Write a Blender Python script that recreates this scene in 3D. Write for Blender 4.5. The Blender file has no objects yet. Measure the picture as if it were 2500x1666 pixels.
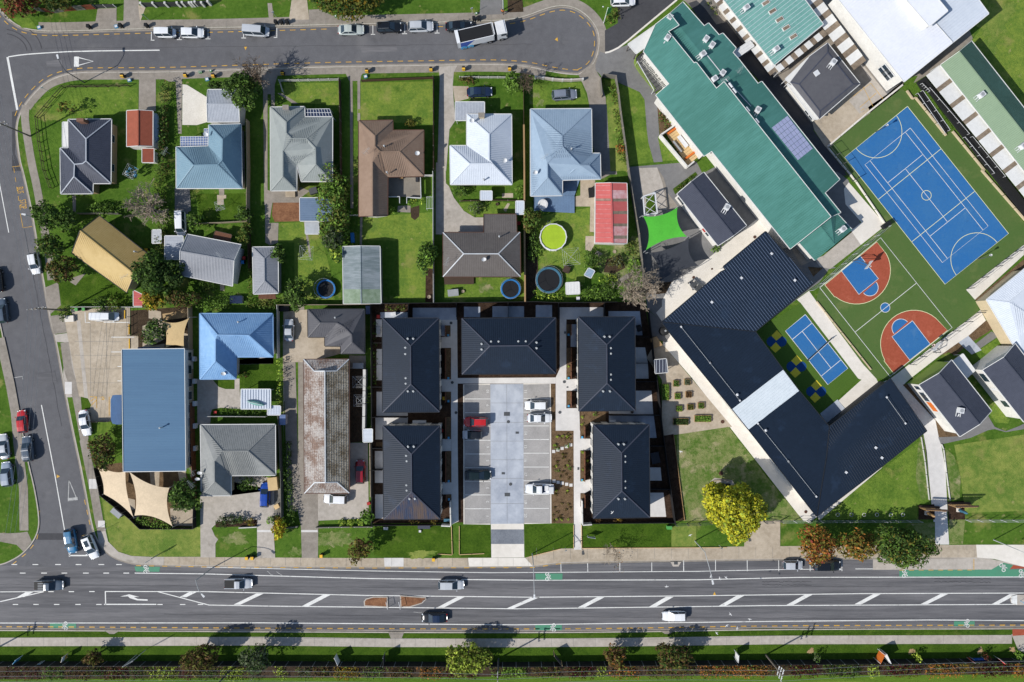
import bpy,math,random
import numpy as np
from mathutils import Vector,Matrix
sc=bpy.context.scene
COL=sc.collection
H=130.0
SC=0.078
NX,NY=1250.0,833.0
cam=bpy.data.cameras.new('camera')
cam.sensor_fit='HORIZONTAL'
cam.angle=2*math.atan(1250*SC/H)
cam.clip_start=1.0
cam.clip_end=4000.0
camo=bpy.data.objects.new('camera',cam)
camo.location=(0,0,H)
COL.objects.link(camo)
sc.camera=camo
ELEV,AZ=math.radians(38.0),math.radians(28.3)
wd=bpy.data.worlds.new('World')
sc.world=wd
wd.use_nodes=True
nt=wd.node_tree
bg=nt.nodes['Background']
sky=nt.nodes.new('ShaderNodeTexSky')
sky.sky_type='NISHITA'
sky.sun_disc=False
sky.sun_elevation=ELEV
sky.sun_rotation=math.radians(270)-AZ
sky.air_density=1.0
sky.dust_density=0.6
nt.links.new(sky.outputs[0],bg.inputs[0])
bg.inputs[1].default_value=0.12
sl=bpy.data.lights.new('sun','SUN')
sl.energy=5.0
sl.angle=math.radians(0.5)
sl.color=(1.0,0.955,0.89)
sun=bpy.data.objects.new('sun',sl)
sdir=Vector((math.cos(AZ)*math.cos(ELEV),math.sin(AZ)*math.cos(ELEV),-math.sin(ELEV)))
sun.rotation_euler=sdir.to_track_quat('-Z','Y').to_euler()
sun.location=(-60,-40,90)
COL.objects.link(sun)
vs=sc.view_settings
vs.view_transform='Standard'
vs.look='None'
vs.gamma=1.0
vs.exposure=0.14
sc.cycles.max_bounces=5
sc.cycles.diffuse_bounces=2
sc.cycles.glossy_bounces=2
sc.cycles.transmission_bounces=3
sc.cycles.transparent_max_bounces=6
def q(ox,oy,s,k=3.734):
 out=[]
 for w in s.split():
  a=[float(v)for v in w.split(',')]
  out.append((ox+a[0]/k,oy+a[1]/k))
 return out
def W(p,z=0.0):
 f=SC*(1-z/H)
 return Vector(((p[0]-NX)*f,(NY-p[1])*f,z))
def WL(pts,z=0.0):
 return[W(p,z)for p in pts]
def box4(ox,oy,x0,y0,x1,y1,k=3.734):
 return[(ox+x/k,oy+y/k)for x,y in((x0,y0),(x1,y0),(x1,y1),(x0,y1))]
rnd=random.Random(7)
def lin(h):
 h=h.lstrip('#')
 r=[]
 for i in(0,2,4):
  v=int(h[i:i+2],16)/255
  r.append(v/12.92 if v<=0.04045 else((v+0.055)/1.055)**2.4)
 g=.2126*r[0]+.7152*r[1]+.0722*r[2]
 return[(g+(v-g)*.96)*.95 for v in r]
MATS={}
def mat(name,col,col2=None,s1=0.25,s2=3.0,amt=0.5,rough=0.8,metal=0.0,bump=0.0,bs=8.0,spec=0.3,island=0.0,stretch=None,trans=0.0,fine=0.12,coat=0.0,blot=None):
 m=bpy.data.materials.new(name)
 MATS[name]=m
 m.use_nodes=True
 n,l=m.node_tree.nodes,m.node_tree.links
 b=n['Principled BSDF']
 b.inputs['Roughness'].default_value=rough
 b.inputs['Metallic'].default_value=metal
 b.inputs['Specular IOR Level'].default_value=spec
 if coat:
  b.inputs['Coat Weight'].default_value=coat
  b.inputs['Coat Roughness'].default_value=0.06
 c1=lin(col)if isinstance(col,str)else col
 c2=(lin(col2)if isinstance(col2,str)else col2)or[v*0.7 for v in c1]
 geo=n.new('ShaderNodeNewGeometry')
 pos=geo.outputs['Position']
 if stretch:
  mp=n.new('ShaderNodeMapping')
  mp.inputs['Rotation'].default_value=(0,0,stretch[2]if len(stretch)>2 else 0)
  mp.vector_type='TEXTURE'
  mp.inputs['Scale'].default_value=(1/stretch[0],1/stretch[1],1)
  l.new(pos,mp.inputs['Vector'])
  pos=mp.outputs[0]
 def noise(scale,det=4,rg=0.6):
  t=n.new('ShaderNodeTexNoise')
  t.inputs['Scale'].default_value=scale
  t.inputs['Detail'].default_value=det
  t.inputs['Roughness'].default_value=rg
  l.new(pos,t.inputs['Vector'])
  return t.outputs['Fac']
 def math_(op,a,bb,clamp=False):
  t=n.new('ShaderNodeMath')
  t.operation=op
  t.use_clamp=clamp
  for i,v in enumerate((a,bb)):
   if isinstance(v,(int,float)):
    t.inputs[i].default_value=v
   else:
    l.new(v,t.inputs[i])
  return t.outputs[0]
 f=math_('ADD',math_('MULTIPLY',noise(s1),0.55),math_('MULTIPLY',noise(s2),0.45))
 f=math_('ADD',math_('MULTIPLY',math_('SUBTRACT',f,0.5),3.2*amt*2),0.5,True)
 mx=n.new('ShaderNodeMix')
 mx.data_type='RGBA'
 l.new(f,mx.inputs[0])
 mx.inputs[6].default_value=(*c1,1)
 mx.inputs[7].default_value=(*c2,1)
 out=mx.outputs[2]
 for bc,bsc,thr,wt in(blot or()):
  bf=math_('MULTIPLY',math_('MULTIPLY',math_('SUBTRACT',noise(bsc,5,0.62),thr),9.0,True),wt)
  m2=n.new('ShaderNodeMix')
  m2.data_type='RGBA'
  l.new(bf,m2.inputs[0])
  l.new(out,m2.inputs[6])
  m2.inputs[7].default_value=(*lin(bc),1)
  out=m2.outputs[2]
 fn=math_('ADD',math_('MULTIPLY',math_('SUBTRACT',noise(14.0,3,0.7),0.5),2*fine*2),1.0)
 if island:
  fn=math_('MULTIPLY',fn,math_('ADD',math_('MULTIPLY',geo.outputs['Random Per Island'],2*island),1-island))
 hs=n.new('ShaderNodeHueSaturation')
 l.new(out,hs.inputs['Color'])
 l.new(fn,hs.inputs['Value'])
 l.new(hs.outputs[0],b.inputs['Base Color'])
 if bump:
  bp=n.new('ShaderNodeBump')
  bp.inputs['Strength'].default_value=bump
  bp.inputs['Distance'].default_value=0.15
  l.new(noise(bs,5,0.65),bp.inputs['Height'])
  l.new(bp.outputs[0],b.inputs['Normal'])
 if trans:
  tb=n.new('ShaderNodeBsdfTranslucent')
  l.new(hs.outputs[0],tb.inputs['Color'])
  ms=n.new('ShaderNodeMixShader')
  ms.inputs[0].default_value=trans
  l.new(b.outputs[0],ms.inputs[1])
  l.new(tb.outputs[0],ms.inputs[2])
  l.new(ms.outputs[0],n['Material Output'].inputs['Surface'])
 return m
def M(name):
 return MATS[name]
mat('grass','#587626','#3a5a17',0.14,1.6,0.6,0.95,bump=0.9,bs=9,spec=0.05,fine=0.42,blot=(('#8f8a4e',.22,.57,.6),('#3a5a18',.3,.6,.6),('#a39468',.7,.63,.7)))
mat('lawn','#708830','#4c6b22',0.3,1.8,0.65,0.95,bump=0.9,bs=10,spec=0.05,fine=0.42,blot=(('#8f8a4e',.22,.57,.6),('#3a5a18',.3,.6,.6),('#a39468',.7,.63,.7)))
mat('lawn_bright','#7a8c34','#58752a',0.4,2.0,0.7,0.95,bump=0.9,bs=10,spec=0.05,fine=0.42,blot=(('#8f8a4e',.22,.57,.6),('#3a5a18',.3,.6,.6),('#a39468',.7,.63,.7)))
mat('lawn_deep','#4c6719','#344f10',0.35,2.4,0.6,0.95,bump=1.0,bs=10,spec=0.05,fine=0.42,blot=(('#6d7a34',.3,.6,.5),('#28470f',.5,.58,.6)))
mat('lawn_dry','#848e42','#5d772e',0.16,0.9,0.85,0.95,bump=0.9,bs=8,spec=0.05,fine=0.42,blot=(('#8f8a4e',.22,.57,.6),('#3a5a18',.3,.6,.6),('#a39468',.7,.63,.7)))
mat('lawn_patchy','#7d8350','#516d29',0.3,1.3,0.9,0.95,bump=0.9,bs=6,spec=0.05,fine=0.42,blot=(('#a39776',.35,.54,.7),('#45651f',.5,.56,.8)))
mat('field','#5b7622','#46651b',0.05,0.5,0.7,0.95,bump=0.8,bs=9,spec=0.05,fine=0.4,stretch=(0.12,1.6),blot=(('#86903f',.12,.58,.5),))
mat('turf','#4c6826','#425e22',0.2,6.0,0.4,0.95,spec=0.05,fine=0.3)
mat('soil','#4f4234','#3a3026',0.8,4,0.6,0.95,bump=1,spec=0.05,fine=0.4)
mat('sand','#b59a72','#8d7452',0.5,3,0.6,0.95,spec=0.05,fine=0.3)
mat('mulch','#4b3b30','#30241c',1.2,6,0.7,0.95,bump=1,bs=12,spec=0.05,fine=0.55)
mat('bark_mulch','#7a644b','#574633',1.2,6,0.6,0.95,bump=1,bs=12,spec=0.05,fine=0.5)
mat('asphalt','#666669','#565659',0.03,0.6,0.5,0.9,spec=0.2,fine=0.2,bump=0.2,bs=30,blot=(('#4f4f51',.25,.6,.5),('#747374',.15,.58,.5),('#434345',1.3,.68,.6)))
mat('asphalt_main','#6c6b6d','#555558',0.5,2.5,0.9,0.85,spec=0.25,fine=0.2,stretch=(0.03,0.6),bump=0.2,bs=30,blot=(('#4b4b4d',.9,.66,.6),))
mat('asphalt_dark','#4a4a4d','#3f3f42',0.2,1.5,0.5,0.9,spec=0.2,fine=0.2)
mat('asphalt_grey','#7b7a79','#6b6a69',0.15,1.2,0.5,0.9,spec=0.2,fine=0.18)
mat('concrete','#b3aba1','#9c958b',0.15,1.2,0.6,0.85,spec=0.2,fine=0.14,blot=(('#7a7368',.35,.6,.5),('#6b655c',1.4,.66,.5)))
mat('concrete_old','#948c82','#7d766c',0.2,1.3,0.65,0.9,spec=0.2,fine=0.2,blot=(('#7a7368',.35,.6,.5),('#6b655c',1.4,.66,.5)))
mat('concrete_tan','#b4a794','#9a8d7a',0.2,1.3,0.65,0.9,spec=0.2,fine=0.16,blot=(('#7a7368',.35,.6,.5),('#6b655c',1.4,.66,.5)))
mat('concrete_new','#cfccc8','#bebbb7',0.15,1.0,0.6,0.8,spec=0.25,fine=0.08)
mat('concrete_pale','#dbd5cb','#cbc5ba',0.15,1.0,0.6,0.8,spec=0.25,fine=0.08)
mat('concrete_blue','#aeb4bd','#9097a3',0.12,0.5,0.85,0.75,spec=0.3,fine=0.08,blot=(('#c3c8ce',.25,.56,.5),('#7d858f',.6,.62,.4)))
mat('paver','#a5a29f','#8d8b89',0.3,7.0,0.6,0.9,spec=0.2,fine=0.3,blot=(('#858381',.3,.58,.5),))
mat('paver_dark','#7d8289','#676c74',0.3,5.0,0.8,0.9,spec=0.2,fine=0.35)
mat('gravel_white','#d6d1c6','#c3bdb1',0.4,5.0,0.5,0.95,spec=0.1,fine=0.2)
mat('gravel_grey','#8d8a80','#5f5c55',1.5,7.0,0.8,0.95,spec=0.1,fine=0.5,bump=1)
mat('brick_paving','#8d6548','#6d4a35',0.6,3.0,0.7,0.95,spec=0.1,fine=0.3)
mat('paint_white','#e2e2de','#c4c4c0',0.4,5.0,0.5,0.7,spec=0.3,fine=0.1,blot=(('#8b8b8a',1.3,.6,.65),('#767677',4.0,.62,.6)))
mat('paint_worn','#b5b5b2','#8e8e8d',0.6,5.0,0.6,0.8,spec=0.3,fine=0.2)
mat('paint_yellow','#d6a52e','#b1893a',0.6,5.0,0.6,0.7,spec=0.3,fine=0.15,blot=(('#8b8b8a',1.3,.6,.65),('#767677',4.0,.62,.6)))
mat('paint_green','#45896a','#4d8067',0.4,4.0,0.5,0.8,spec=0.3,fine=0.15)
mat('court_blue','#28659f','#336a9d',0.18,2.2,0.75,0.9,spec=0.1,fine=0.14,blot=(('#4a769f',.35,.58,.5),('#27517f',.8,.62,.4)))
mat('court_navy','#1f4a82','#1c4477',0.25,5.0,0.5,0.9,spec=0.1,fine=0.14)
mat('court_green','#4a6430','#516634',0.18,2.2,0.75,0.9,spec=0.1,fine=0.18,blot=(('#6d7545',.2,.57,.5),('#415b22',.4,.6,.5)))
mat('court_red','#a1523d','#934933',0.18,2.2,0.75,0.9,spec=0.1,fine=0.16,blot=(('#b56b52',.4,.58,.5),))
mat('court_yellow','#dcc832','#cdb92d',0.3,4,0.5,0.9,spec=0.1)
mat('line_cream','#dcdcae','#cfcf9e',0.5,4,0.4,0.8)
def roofmat(name,c,c2=None,rough=0.55,spec=0.18,amt=0.5,s1=0.12,fine=0.05,s2=1.4,metal=0.0,stretch=None):
 mat(name,c,c2,s1,s2,amt,rough,metal,spec=spec,fine=fine,stretch=stretch,blot=((c2 or c,.45,.58,.7),('#8d8a84',1.1,.69,.35))if not name.startswith('roof_navy')else(('#25354a',.3,.58,.5),('#4b5a6e',2.2,.72,.4)))
roofmat('roof_slate','#474b58','#3d414d')
roofmat('roof_navy','#1c2838','#182331')
roofmat('roof_navy_seam_glint','#4f5d73','#445269',rough=0.35)  # paler than the roof: specular glints put into the seam colour
roofmat('roof_white_dirty','#c3c7ca','#a9adb1')
roofmat('roof_terra','#9c5540','#8c4c38')
roofmat('roof_steel','#a8adb5','#949aa3')
roofmat('roof_blue_grey','#75909f','#688495',rough=0.4)
roofmat('roof_grey_green','#909694','#848a88')
roofmat('roof_brown','#8a7565','#7b6656')
roofmat('roof_white','#c6cdd6','#b9c1cc',rough=0.35)
roofmat('roof_pale_blue','#8fa2b4','#8296a9')
roofmat('roof_sky_blue','#82a7cc','#6d95bf',amt=0.6)
roofmat('roof_yellow','#b39a63','#a58b52')
roofmat('roof_grey','#8d9096','#7e8188')
roofmat('roof_dark_brown','#67625f','#5a5552')
roofmat('roof_red','#c06460','#b25653')
roofmat('roof_red_faded','#cfaaaa','#bd7d7b',s1=0.5,amt=0.8)
roofmat('roof_charcoal','#5a5a5e','#4f4f54')
roofmat('roof_old_iron','#8b9499','#6d7a7d',s1=0.5,amt=0.8,fine=0.2,stretch=(.35,2.2))
roofmat('roof_slate_blue','#6a7d94','#5f7289')
roofmat('roof_moss','#8a9a86','#6e8268',s1=0.6,amt=0.8,fine=0.25)
roofmat('roof_mid_grey','#868887','#777a79',amt=0.7)
roofmat('roof_blue','#496d8b','#426584',amt=0.6,stretch=(.06,.8))
roofmat('roof_green','#4b8078','#3f7168',amt=0.8,stretch=(.05,.9,math.radians(38.4)))
roofmat('roof_teal','#62928a','#72a299',amt=0.6)
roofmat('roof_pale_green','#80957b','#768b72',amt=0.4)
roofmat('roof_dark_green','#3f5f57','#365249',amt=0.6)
roofmat('roof_big_white','#dfe1e6','#d3d6de',amt=0.5)
roofmat('roof_offwhite','#d9d9d6','#c6c6c3')
roofmat('roof_clear','#8c7e6d','#6f6254',amt=0.8,s1=0.8)
roofmat('roof_translucent','#d4dce0','#c5ced3')
roofmat('roof_tile','#aaa5a0','#7c685d',s1=0.45,amt=1.0,fine=0.5,s2=3.0,rough=0.8)
roofmat('roof_tile_moss','#a9a293','#726653',s1=0.45,amt=1.0,fine=0.5,s2=3.0,rough=0.8)
roofmat('gutter_white','#d5d5d2','#c5c5c2')
roofmat('gutter_dark','#2b2e33','#26292e')
roofmat('trim_brown','#5a3f33','#4c352b')
for nm,c in dict(wall_white='#d8d6d0',wall_cream='#c4b393',wall_tan='#a08a68',wall_grey='#8e8f90',wall_charcoal='#3a3b3e',wall_brick='#7d5a48',wall_lime='#86a13c',wall_blue='#31557f',timber='#a5855c',timber_new='#d6b681',timber_grey='#8a8378',timber_dark='#4a3a2e',timber_red='#6f4731',fence_black='#1f1f21',fence_grey='#77736c',fence_white='#c9c8c3',fence_brown='#4d382d',fence_rust='#7a3d2a',fence_tan='#a2947f',plastic_black='#1c1d1f',plastic_yellow='#e6b31c',plastic_blue='#2f7fc4',plastic_cyan='#4fa6d4',plastic_green='#4f9c4c',plastic_red='#b02a26',plastic_white='#d8d9da',plastic_orange='#d8701f',tramp_blue='#2276b8',tramp_black='#17191d',tramp_teal='#3c6d85',pool_water='#a2c016',deck_blue='#6883a3',metal_white='#d6d8da',metal_grey='#9a9da0',metal_dark='#4e5154',galvanised='#b0b4b6',sail_sand='#cdb07c',sail_cream='#d9c3a2',sail_green='#4cb52c',sail_dark='#3b3e44',bark='#6d5c4c',bark_pale='#9d8f7d',wood_pole='#7b7268',skin='#a8775a',hair='#2b211c',hivis='#e27a1c',trouser='#22252c',tyre='#18181a',rubber='#222325',flag_red='#c2342a',cloth_dark='#2d3038',stone_grey='#84827d',feather='#ececea').items():
 mat(nm,c,None,0.5,3,0.35,0.7,fine=0.1)
mat('glass','#2c3c48','#202c36',0.3,2,0.4,0.08,spec=0.7,fine=0.02)
mat('glass_roof','#6d7fa6','#5c6d93',0.6,3,0.5,0.2,spec=0.5,fine=0.05)
mat('solar','#a6abc9','#969cbd',0.4,2,0.5,0.25,spec=0.5,fine=0.04)
mat('solar_dark','#26324f','#1e2840',0.4,2,0.5,0.2,spec=0.6,fine=0.04)
mat('chrome','#b5b8bb','#9a9da0',0.3,2,0.4,0.25,metal=0.7,fine=0.02)
mat('lamp_red','#a3161a','#8a1014',0.3,2,0.4,0.25,fine=0.02)
mat('lamp_clear','#d5dade','#c3c9cd',0.3,2,0.4,0.15,fine=0.02)
for nm,c in dict(car_white='#dfe1e3',car_silver='#b6babf',car_sage='#b3bcb9',car_black='#15171a',car_navy='#1b2a44',car_grey='#767d8a',car_slate='#4b5866',car_steel='#8d99a8',car_red='#b81a1c',car_wine='#8e1420',car_blue='#12409a',car_teal='#1c6a94',car_green='#12201f',truck_blue='#1a4fae').items():
 mat(nm,c,[v*0.94 for v in lin(c)],0.5,3,0.3,0.22,spec=0.5,fine=0.0,coat=0.6)
def leafmat(name,c,c2,isl=0.45,tr=0.25):
 mat(name,c,c2,0.7,2.5,0.7,0.75,spec=0.12,island=isl,trans=tr,fine=0.1)
leafmat('leaf_dark','#475d29','#2f451f')
leafmat('leaf_mid','#647f35','#4a6a25')
leafmat('leaf_bright','#7d9e3a','#5a8029')
leafmat('leaf_lime','#adbd42','#88a032')
leafmat('leaf_olive','#6d6f2e','#545826')
leafmat('leaf_yellow','#ccc526','#a8a61f',0.4)
leafmat('leaf_gold','#a3821f','#7d6a20')
leafmat('leaf_orange','#ad7030','#8a5a26',0.45)
leafmat('leaf_redden','#8f4432','#6d3428')
leafmat('leaf_rust','#6f5233','#4f4029')
leafmat('leaf_grey','#6a7355','#525c40')
leafmat('leaf_wine','#5a2322','#42191a')
leafmat('leaf_autumn','#7d6a2a','#5d6224')
ORG={}
def root_org(o):
 while o.parent:
  o=o.parent
 return ORG.get(o.name,Vector((0,0,0)))
def link(o,parent=None):
 COL.objects.link(o)
 if parent is not None:
  o.parent=parent
 return o
def tag(o,label,cat,group=None):
 o['label']=label
 o['category']=cat
 if group:
  o['group']=group
 return o
def thing(name,label,cat,loc=(0,0,0),group=None,rot=0.0):
 o=bpy.data.objects.new(name,None)
 o.empty_display_size=0.3
 o.location=loc
 o.rotation_euler=(0,0,rot)
 link(o)
 ORG[o.name]=Vector(loc)
 return tag(o,label,cat,group)
def mk(name,V,F,m,parent=None,smooth=False,local=False,kind=None,mi=None):
 V=np.array([tuple(v)for v in V],dtype=float)
 if parent is not None:
  org=(0,0,0)if local else root_org(parent)
 else:
  org=(float(V[:,0].mean()),float(V[:,1].mean()),float(V[:,2].min()))
 me=bpy.data.meshes.new(name)
 me.from_pydata((V-np.array(org)).tolist(),[],F)
 for mm in(m if isinstance(m,(list,tuple))else[m]):
  me.materials.append(M(mm))
 if smooth:
  me.shade_smooth()
 if mi is not None:
  me.polygons.foreach_set('material_index',mi)
 o=bpy.data.objects.new(name,me)
 link(o,parent)
 if parent is None:
  o.location=org
  ORG[o.name]=Vector(org)
 if kind:
  o['kind']=kind
 return o
CUBES={}
def cube_mesh(m):
 if m not in CUBES:
  me=bpy.data.meshes.new('block')
  v=[(x,y,z)for z in(-.5,.5)for y in(-.5,.5)for x in(-.5,.5)]
  me.from_pydata(v,[],[(0,2,3,1),(4,5,7,6),(0,1,5,4),(2,6,7,3),(0,4,6,2),(1,3,7,5)])
  me.materials.append(M(m))
  CUBES[m]=me
 return CUBES[m]
def bar(name,c,d,m,parent=None,rz=0.0,local=False,rot=None):
 o=bpy.data.objects.new(name,cube_mesh(m))
 link(o,parent)
 c=Vector(c)
 o.location=c if(parent is None or local)else c-root_org(parent)
 o.scale=d
 o.rotation_euler=rot if rot else(0,0,rz)
 return o
def beam(name,a,b,w,h,m,parent=None,local=False):
 a,b=Vector(a),Vector(b)
 d=b-a
 o=bar(name,(a+b)/2,(d.length,w,h),m,parent,local=local)
 rz=math.atan2(d.y,d.x)
 ry=-math.atan2(d.z,math.hypot(d.x,d.y))
 o.rotation_euler=(0,ry,rz)
 return o
def tube(pts,r,n=6,cap=True):
 pts=[Vector(p)for p in pts]
 rs=r if isinstance(r,(list,tuple))else[r]*len(pts)
 V,F=[],[]
 for i,p in enumerate(pts):
  d=(pts[min(i+1,len(pts)-1)]-pts[max(i-1,0)])
  d=d.normalized()if d.length>1e-9 else Vector((0,0,1))
  u=d.orthogonal().normalized()if abs(d.z)>0.95 else d.cross(Vector((0,0,1))).normalized()
  w=d.cross(u)
  for j in range(n):
   a=2*math.pi*j/n
   V.append(p+(u*math.cos(a)+w*math.sin(a))*rs[i])
 for i in range(len(pts)-1):
  for j in range(n):
   F.append((i*n+j,i*n+(j+1)%n,(i+1)*n+(j+1)%n,(i+1)*n+j))
 if cap:
  F.append(tuple(range(n-1,-1,-1)))
  F.append(tuple(range((len(pts)-1)*n,len(pts)*n)))
 return V,F
def joinm(*ms):
 V,F=[],[]
 for v,f in ms:
  o=len(V)
  V+=list(v)
  F+=[tuple(i+o for i in ff)for ff in f]
 return V,F
def boxm(c,d,rz=0.0):
 c=Vector(c)
 ca,sa=math.cos(rz),math.sin(rz)
 V=[]
 for z in(-.5,.5):
  for y in(-.5,.5):
   for x in(-.5,.5):
    X,Y=x*d[0],y*d[1]
    V.append(c+Vector((X*ca-Y*sa,X*sa+Y*ca,z*d[2])))
 return V,[(0,2,3,1),(4,5,7,6),(0,1,5,4),(2,6,7,3),(0,4,6,2),(1,3,7,5)]
def lathe(c,prof,n=16,ang0=0.0):
 V,F=[],[]
 for r,z in prof:
  for j in range(n):
   a=ang0+2*math.pi*j/n
   V.append((c[0]+r*math.cos(a),c[1]+r*math.sin(a),c[2]+z))
 for i in range(len(prof)-1):
  for j in range(n):
   F.append((i*n+j,i*n+(j+1)%n,(i+1)*n+(j+1)%n,(i+1)*n+j))
 return V,F
def prism(pts,z0,z1):
 n=len(pts)
 V=[(p[0],p[1],z0)for p in pts]+[(p[0],p[1],z1)for p in pts]
 F=[tuple(range(n,2*n)),tuple(range(n-1,-1,-1))]+[(i,(i+1)%n,n+(i+1)%n,n+i)for i in range(n)]
 if area(pts)<0:
  F=[tuple(reversed(f))for f in F]
 return V,F
def area(p):
 return 0.5*sum(p[i][0]*p[(i+1)%len(p)][1]-p[(i+1)%len(p)][0]*p[i][1]for i in range(len(p)))
def inset(poly,d):
 n=len(poly)
 s=1 if area(poly)>0 else-1
 out=[]
 for i in range(n):
  p,a,b=Vector(poly[i][:2]),Vector(poly[i-1][:2]),Vector(poly[(i+1)%n][:2])
  e1,e2=(p-a).normalized(),(b-p).normalized()
  n1,n2=Vector((-e1.y,e1.x))*s,Vector((-e2.y,e2.x))*s
  k=n1+n2
  if k.length<1e-4:
   out.append(p+n1*d)
  else:
   k=k.normalized()
   out.append(p+k*min(d/max(k.dot(n1),0.35),d*2.5))
 return out
def offset_line(pts,d):
 out=[]
 for i,p in enumerate(pts):
  a,b=pts[max(i-1,0)],pts[min(i+1,len(pts)-1)]
  e=Vector((b[0]-a[0],b[1]-a[1]))
  e.normalize()
  out.append(Vector((p[0]-e.y*d,p[1]+e.x*d,p[2]if len(p)>2 else 0)))
 return out
def smooth_line(pts,it=2):
 for _ in range(it):
  o=[pts[0]]
  for a,b in zip(pts[:-1],pts[1:]):
   o.append((a[0]*.75+b[0]*.25,a[1]*.75+b[1]*.25))
   o.append((a[0]*.25+b[0]*.75,a[1]*.25+b[1]*.75))
  o.append(pts[-1])
  pts=o
 return pts
LAYN=[0]
def lay(layer):
 LAYN[0]+=1
 return layer*0.008+(LAYN[0]%9)*0.0007
def sheet(name,pts,m,layer=1,parent=None,base=0.0,kind='structure'):
 z=base+lay(layer)
 P=WL(pts,z)
 if area(P)<0:
  P.reverse()
 o=mk(name,P,[tuple(range(len(P)))],m,parent)
 if parent is None:
  o['kind']=kind
 return o
def ribbon(name,line,d0,d1,m,layer=1,base=0.0,parent=None,th=0.0):
 z=base+lay(layer)
 c=WL(line,0)
 A,B=offset_line(c,d0),offset_line(c,d1)
 n=len(c)
 V=[(p.x,p.y,z)for p in A]+[(p.x,p.y,z)for p in B]
 F=[(i,i+1,n+i+1,n+i)for i in range(n-1)]
 if d1<d0:
  F=[tuple(reversed(f))for f in F]
 if th:
  V+=[(p.x,p.y,z-th)for p in A]+[(p.x,p.y,z-th)for p in B]
  F+=[(i,i+1,2*n+i+1,2*n+i)for i in range(n-1)]+[(n+i,n+i+1,3*n+i+1,3*n+i)for i in range(n-1)]
 o=mk(name,V,F,m,parent)
 if parent is None:
  o['kind']='structure'
 return o
def strokes(lines,w):
 V,F=[],[]
 for ln in lines:
  A,B=offset_line(ln,w/2),offset_line(ln,-w/2)
  o,n=len(V),len(ln)
  V+=A+B
  F+=[(o+i,o+n+i,o+n+i+1,o+i+1)for i in range(n-1)]
 return V,F
def paint(name,lines,w,m,layer=5,parent=None,base=0.0):
 z=base+lay(layer)
 V,F=strokes([WL(l,z)for l in lines],w)
 o=mk(name,[(v[0],v[1],z)for v in V],F,m,parent)
 if parent is None:
  o['kind']='structure'
 return o
def dashes(line,dash,gap,start=0.0):
 out,d,on,rem,cur=[],dash/SC,True,dash/SC,[line[0]]
 g=gap/SC
 for a,b in zip(line[:-1],line[1:]):
  a,b=Vector(a),Vector(b)
  L,t=(b-a).length,0.0
  while L-t>rem:
   t+=rem
   p=a.lerp(b,t/L)
   if on:
    out.append(cur+[tuple(p)])
   else:
    cur=[tuple(p)]
   on=not on
   rem=d if on else g
  rem-=L-t
  if on:
   cur.append(tuple(b))
 return out
FONTS={}
def text(name,s,p,size,m,parent,ang=0.0,base=0.0,layer=6,sx=1.0):
 cu=bpy.data.curves.new(name,'FONT')
 cu.body=s
 cu.size=size
 cu.align_x,cu.align_y='CENTER','CENTER'
 cu.materials.append(M(m))
 o=bpy.data.objects.new(name,cu)
 link(o,parent)
 w=W(p,0)
 w.z=base+lay(layer)
 o.location=w-(root_org(parent)if parent else Vector((0,0,0)))
 o.rotation_euler=(0,0,ang)
 o.scale=(sx,1,1)
 return o
RB=-0.12
gs=mk('ground',[(-1500,-1500,-0.3),(1500,-1500,-0.3),(1500,1500,-0.3),(-1500,1500,-0.3)],[(0,1,2,3)],'field')
gs['kind']='structure'
rd=mk('road',[(-260,-75,RB),(260,-75,RB),(260,150,RB),(-260,150,RB)],[(0,1,2,3)],'asphalt')
rd['kind']='structure'
k_north=[(-40,-30),(0,26),(25,53),(54,70),(94,77),(150,78),(375,71),(520,70),(800,61.6),(1068,56),(1202,52.5),(1255,48),(1290,39),(1320,27),(1350,17.4),(1377,14.7),(1403,20),(1428,35),(1449,57.6),(1460,80),(1462,107),(1457,134),(1446,158),(1430,171),(1411,181)]
k_south=[(1411,181),(1377,179),(1334,171),(1299,163),(1267,159),(1200,155.4),(1068,158),(800,162),(560,170),(400,175),(295,175.4),(214,175.6),(174,178),(134,189),(107,203.5),(80,230),(59,257),(45.5,284),(40,308),(40,335),(48,396),(56,420),(78,520),(102,668),(126,802),(134,820),(161,970),(179,1060),(201,1162),(225,1296),(241,1328),(268,1357),(308,1373),(348,1379),(500,1383),(900,1385.5),(1300,1383.5),(1334,1378),(1374,1374),(1700,1368),(1948,1365),(2131,1363),(2388,1362),(2440,1372),(2500,1385),(2560,1392)]
k_left=[(-150,-300),(-115,100),(-95,330),(-60,560),(0,793),(11,858),(32,954),(53.5,1056),(67,1130),(83,1194),(94,1263),(92,1296),(78,1325),(53.5,1352),(27,1368),(0,1379),(-60,1383)]
k_bottom=[(2600,1534),(2500,1534),(1860,1535.5),(1610,1541),(1260,1544),(620,1541.5),(258,1539),(0,1538),(-60,1538)]
S1=lambda l:smooth_line(l,2)
def block(name,pts,m,z=0.0):
 P=WL(pts,0)
 V,F=prism(P,-0.29,z)
 o=mk(name,V,F,m)
 o['kind']='structure'
 return o
block('terrain',S1(k_north)+S1(k_south)[1:]+[(4200,1392),(4200,-1600),(-400,-1600)],'grass')
block('terrain',S1(k_left)+[(-1700,1383),(-1700,-300)],'grass')
block('terrain',[(-1700,1538)]+k_bottom[::-1]+[(4200,1534),(4200,3200),(-1700,3200)],'lawn_deep')
for ln,s in((k_north,1),(k_south,1),(k_left,1),(k_bottom,1)):
 ln=S1(ln)
 ribbon('kerb',ln,0.0,0.22*s,'concrete',1,th=0.14)
 ribbon('kerb',ln,-0.30*s,-0.02*s,'concrete_old',1,base=RB)
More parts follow.
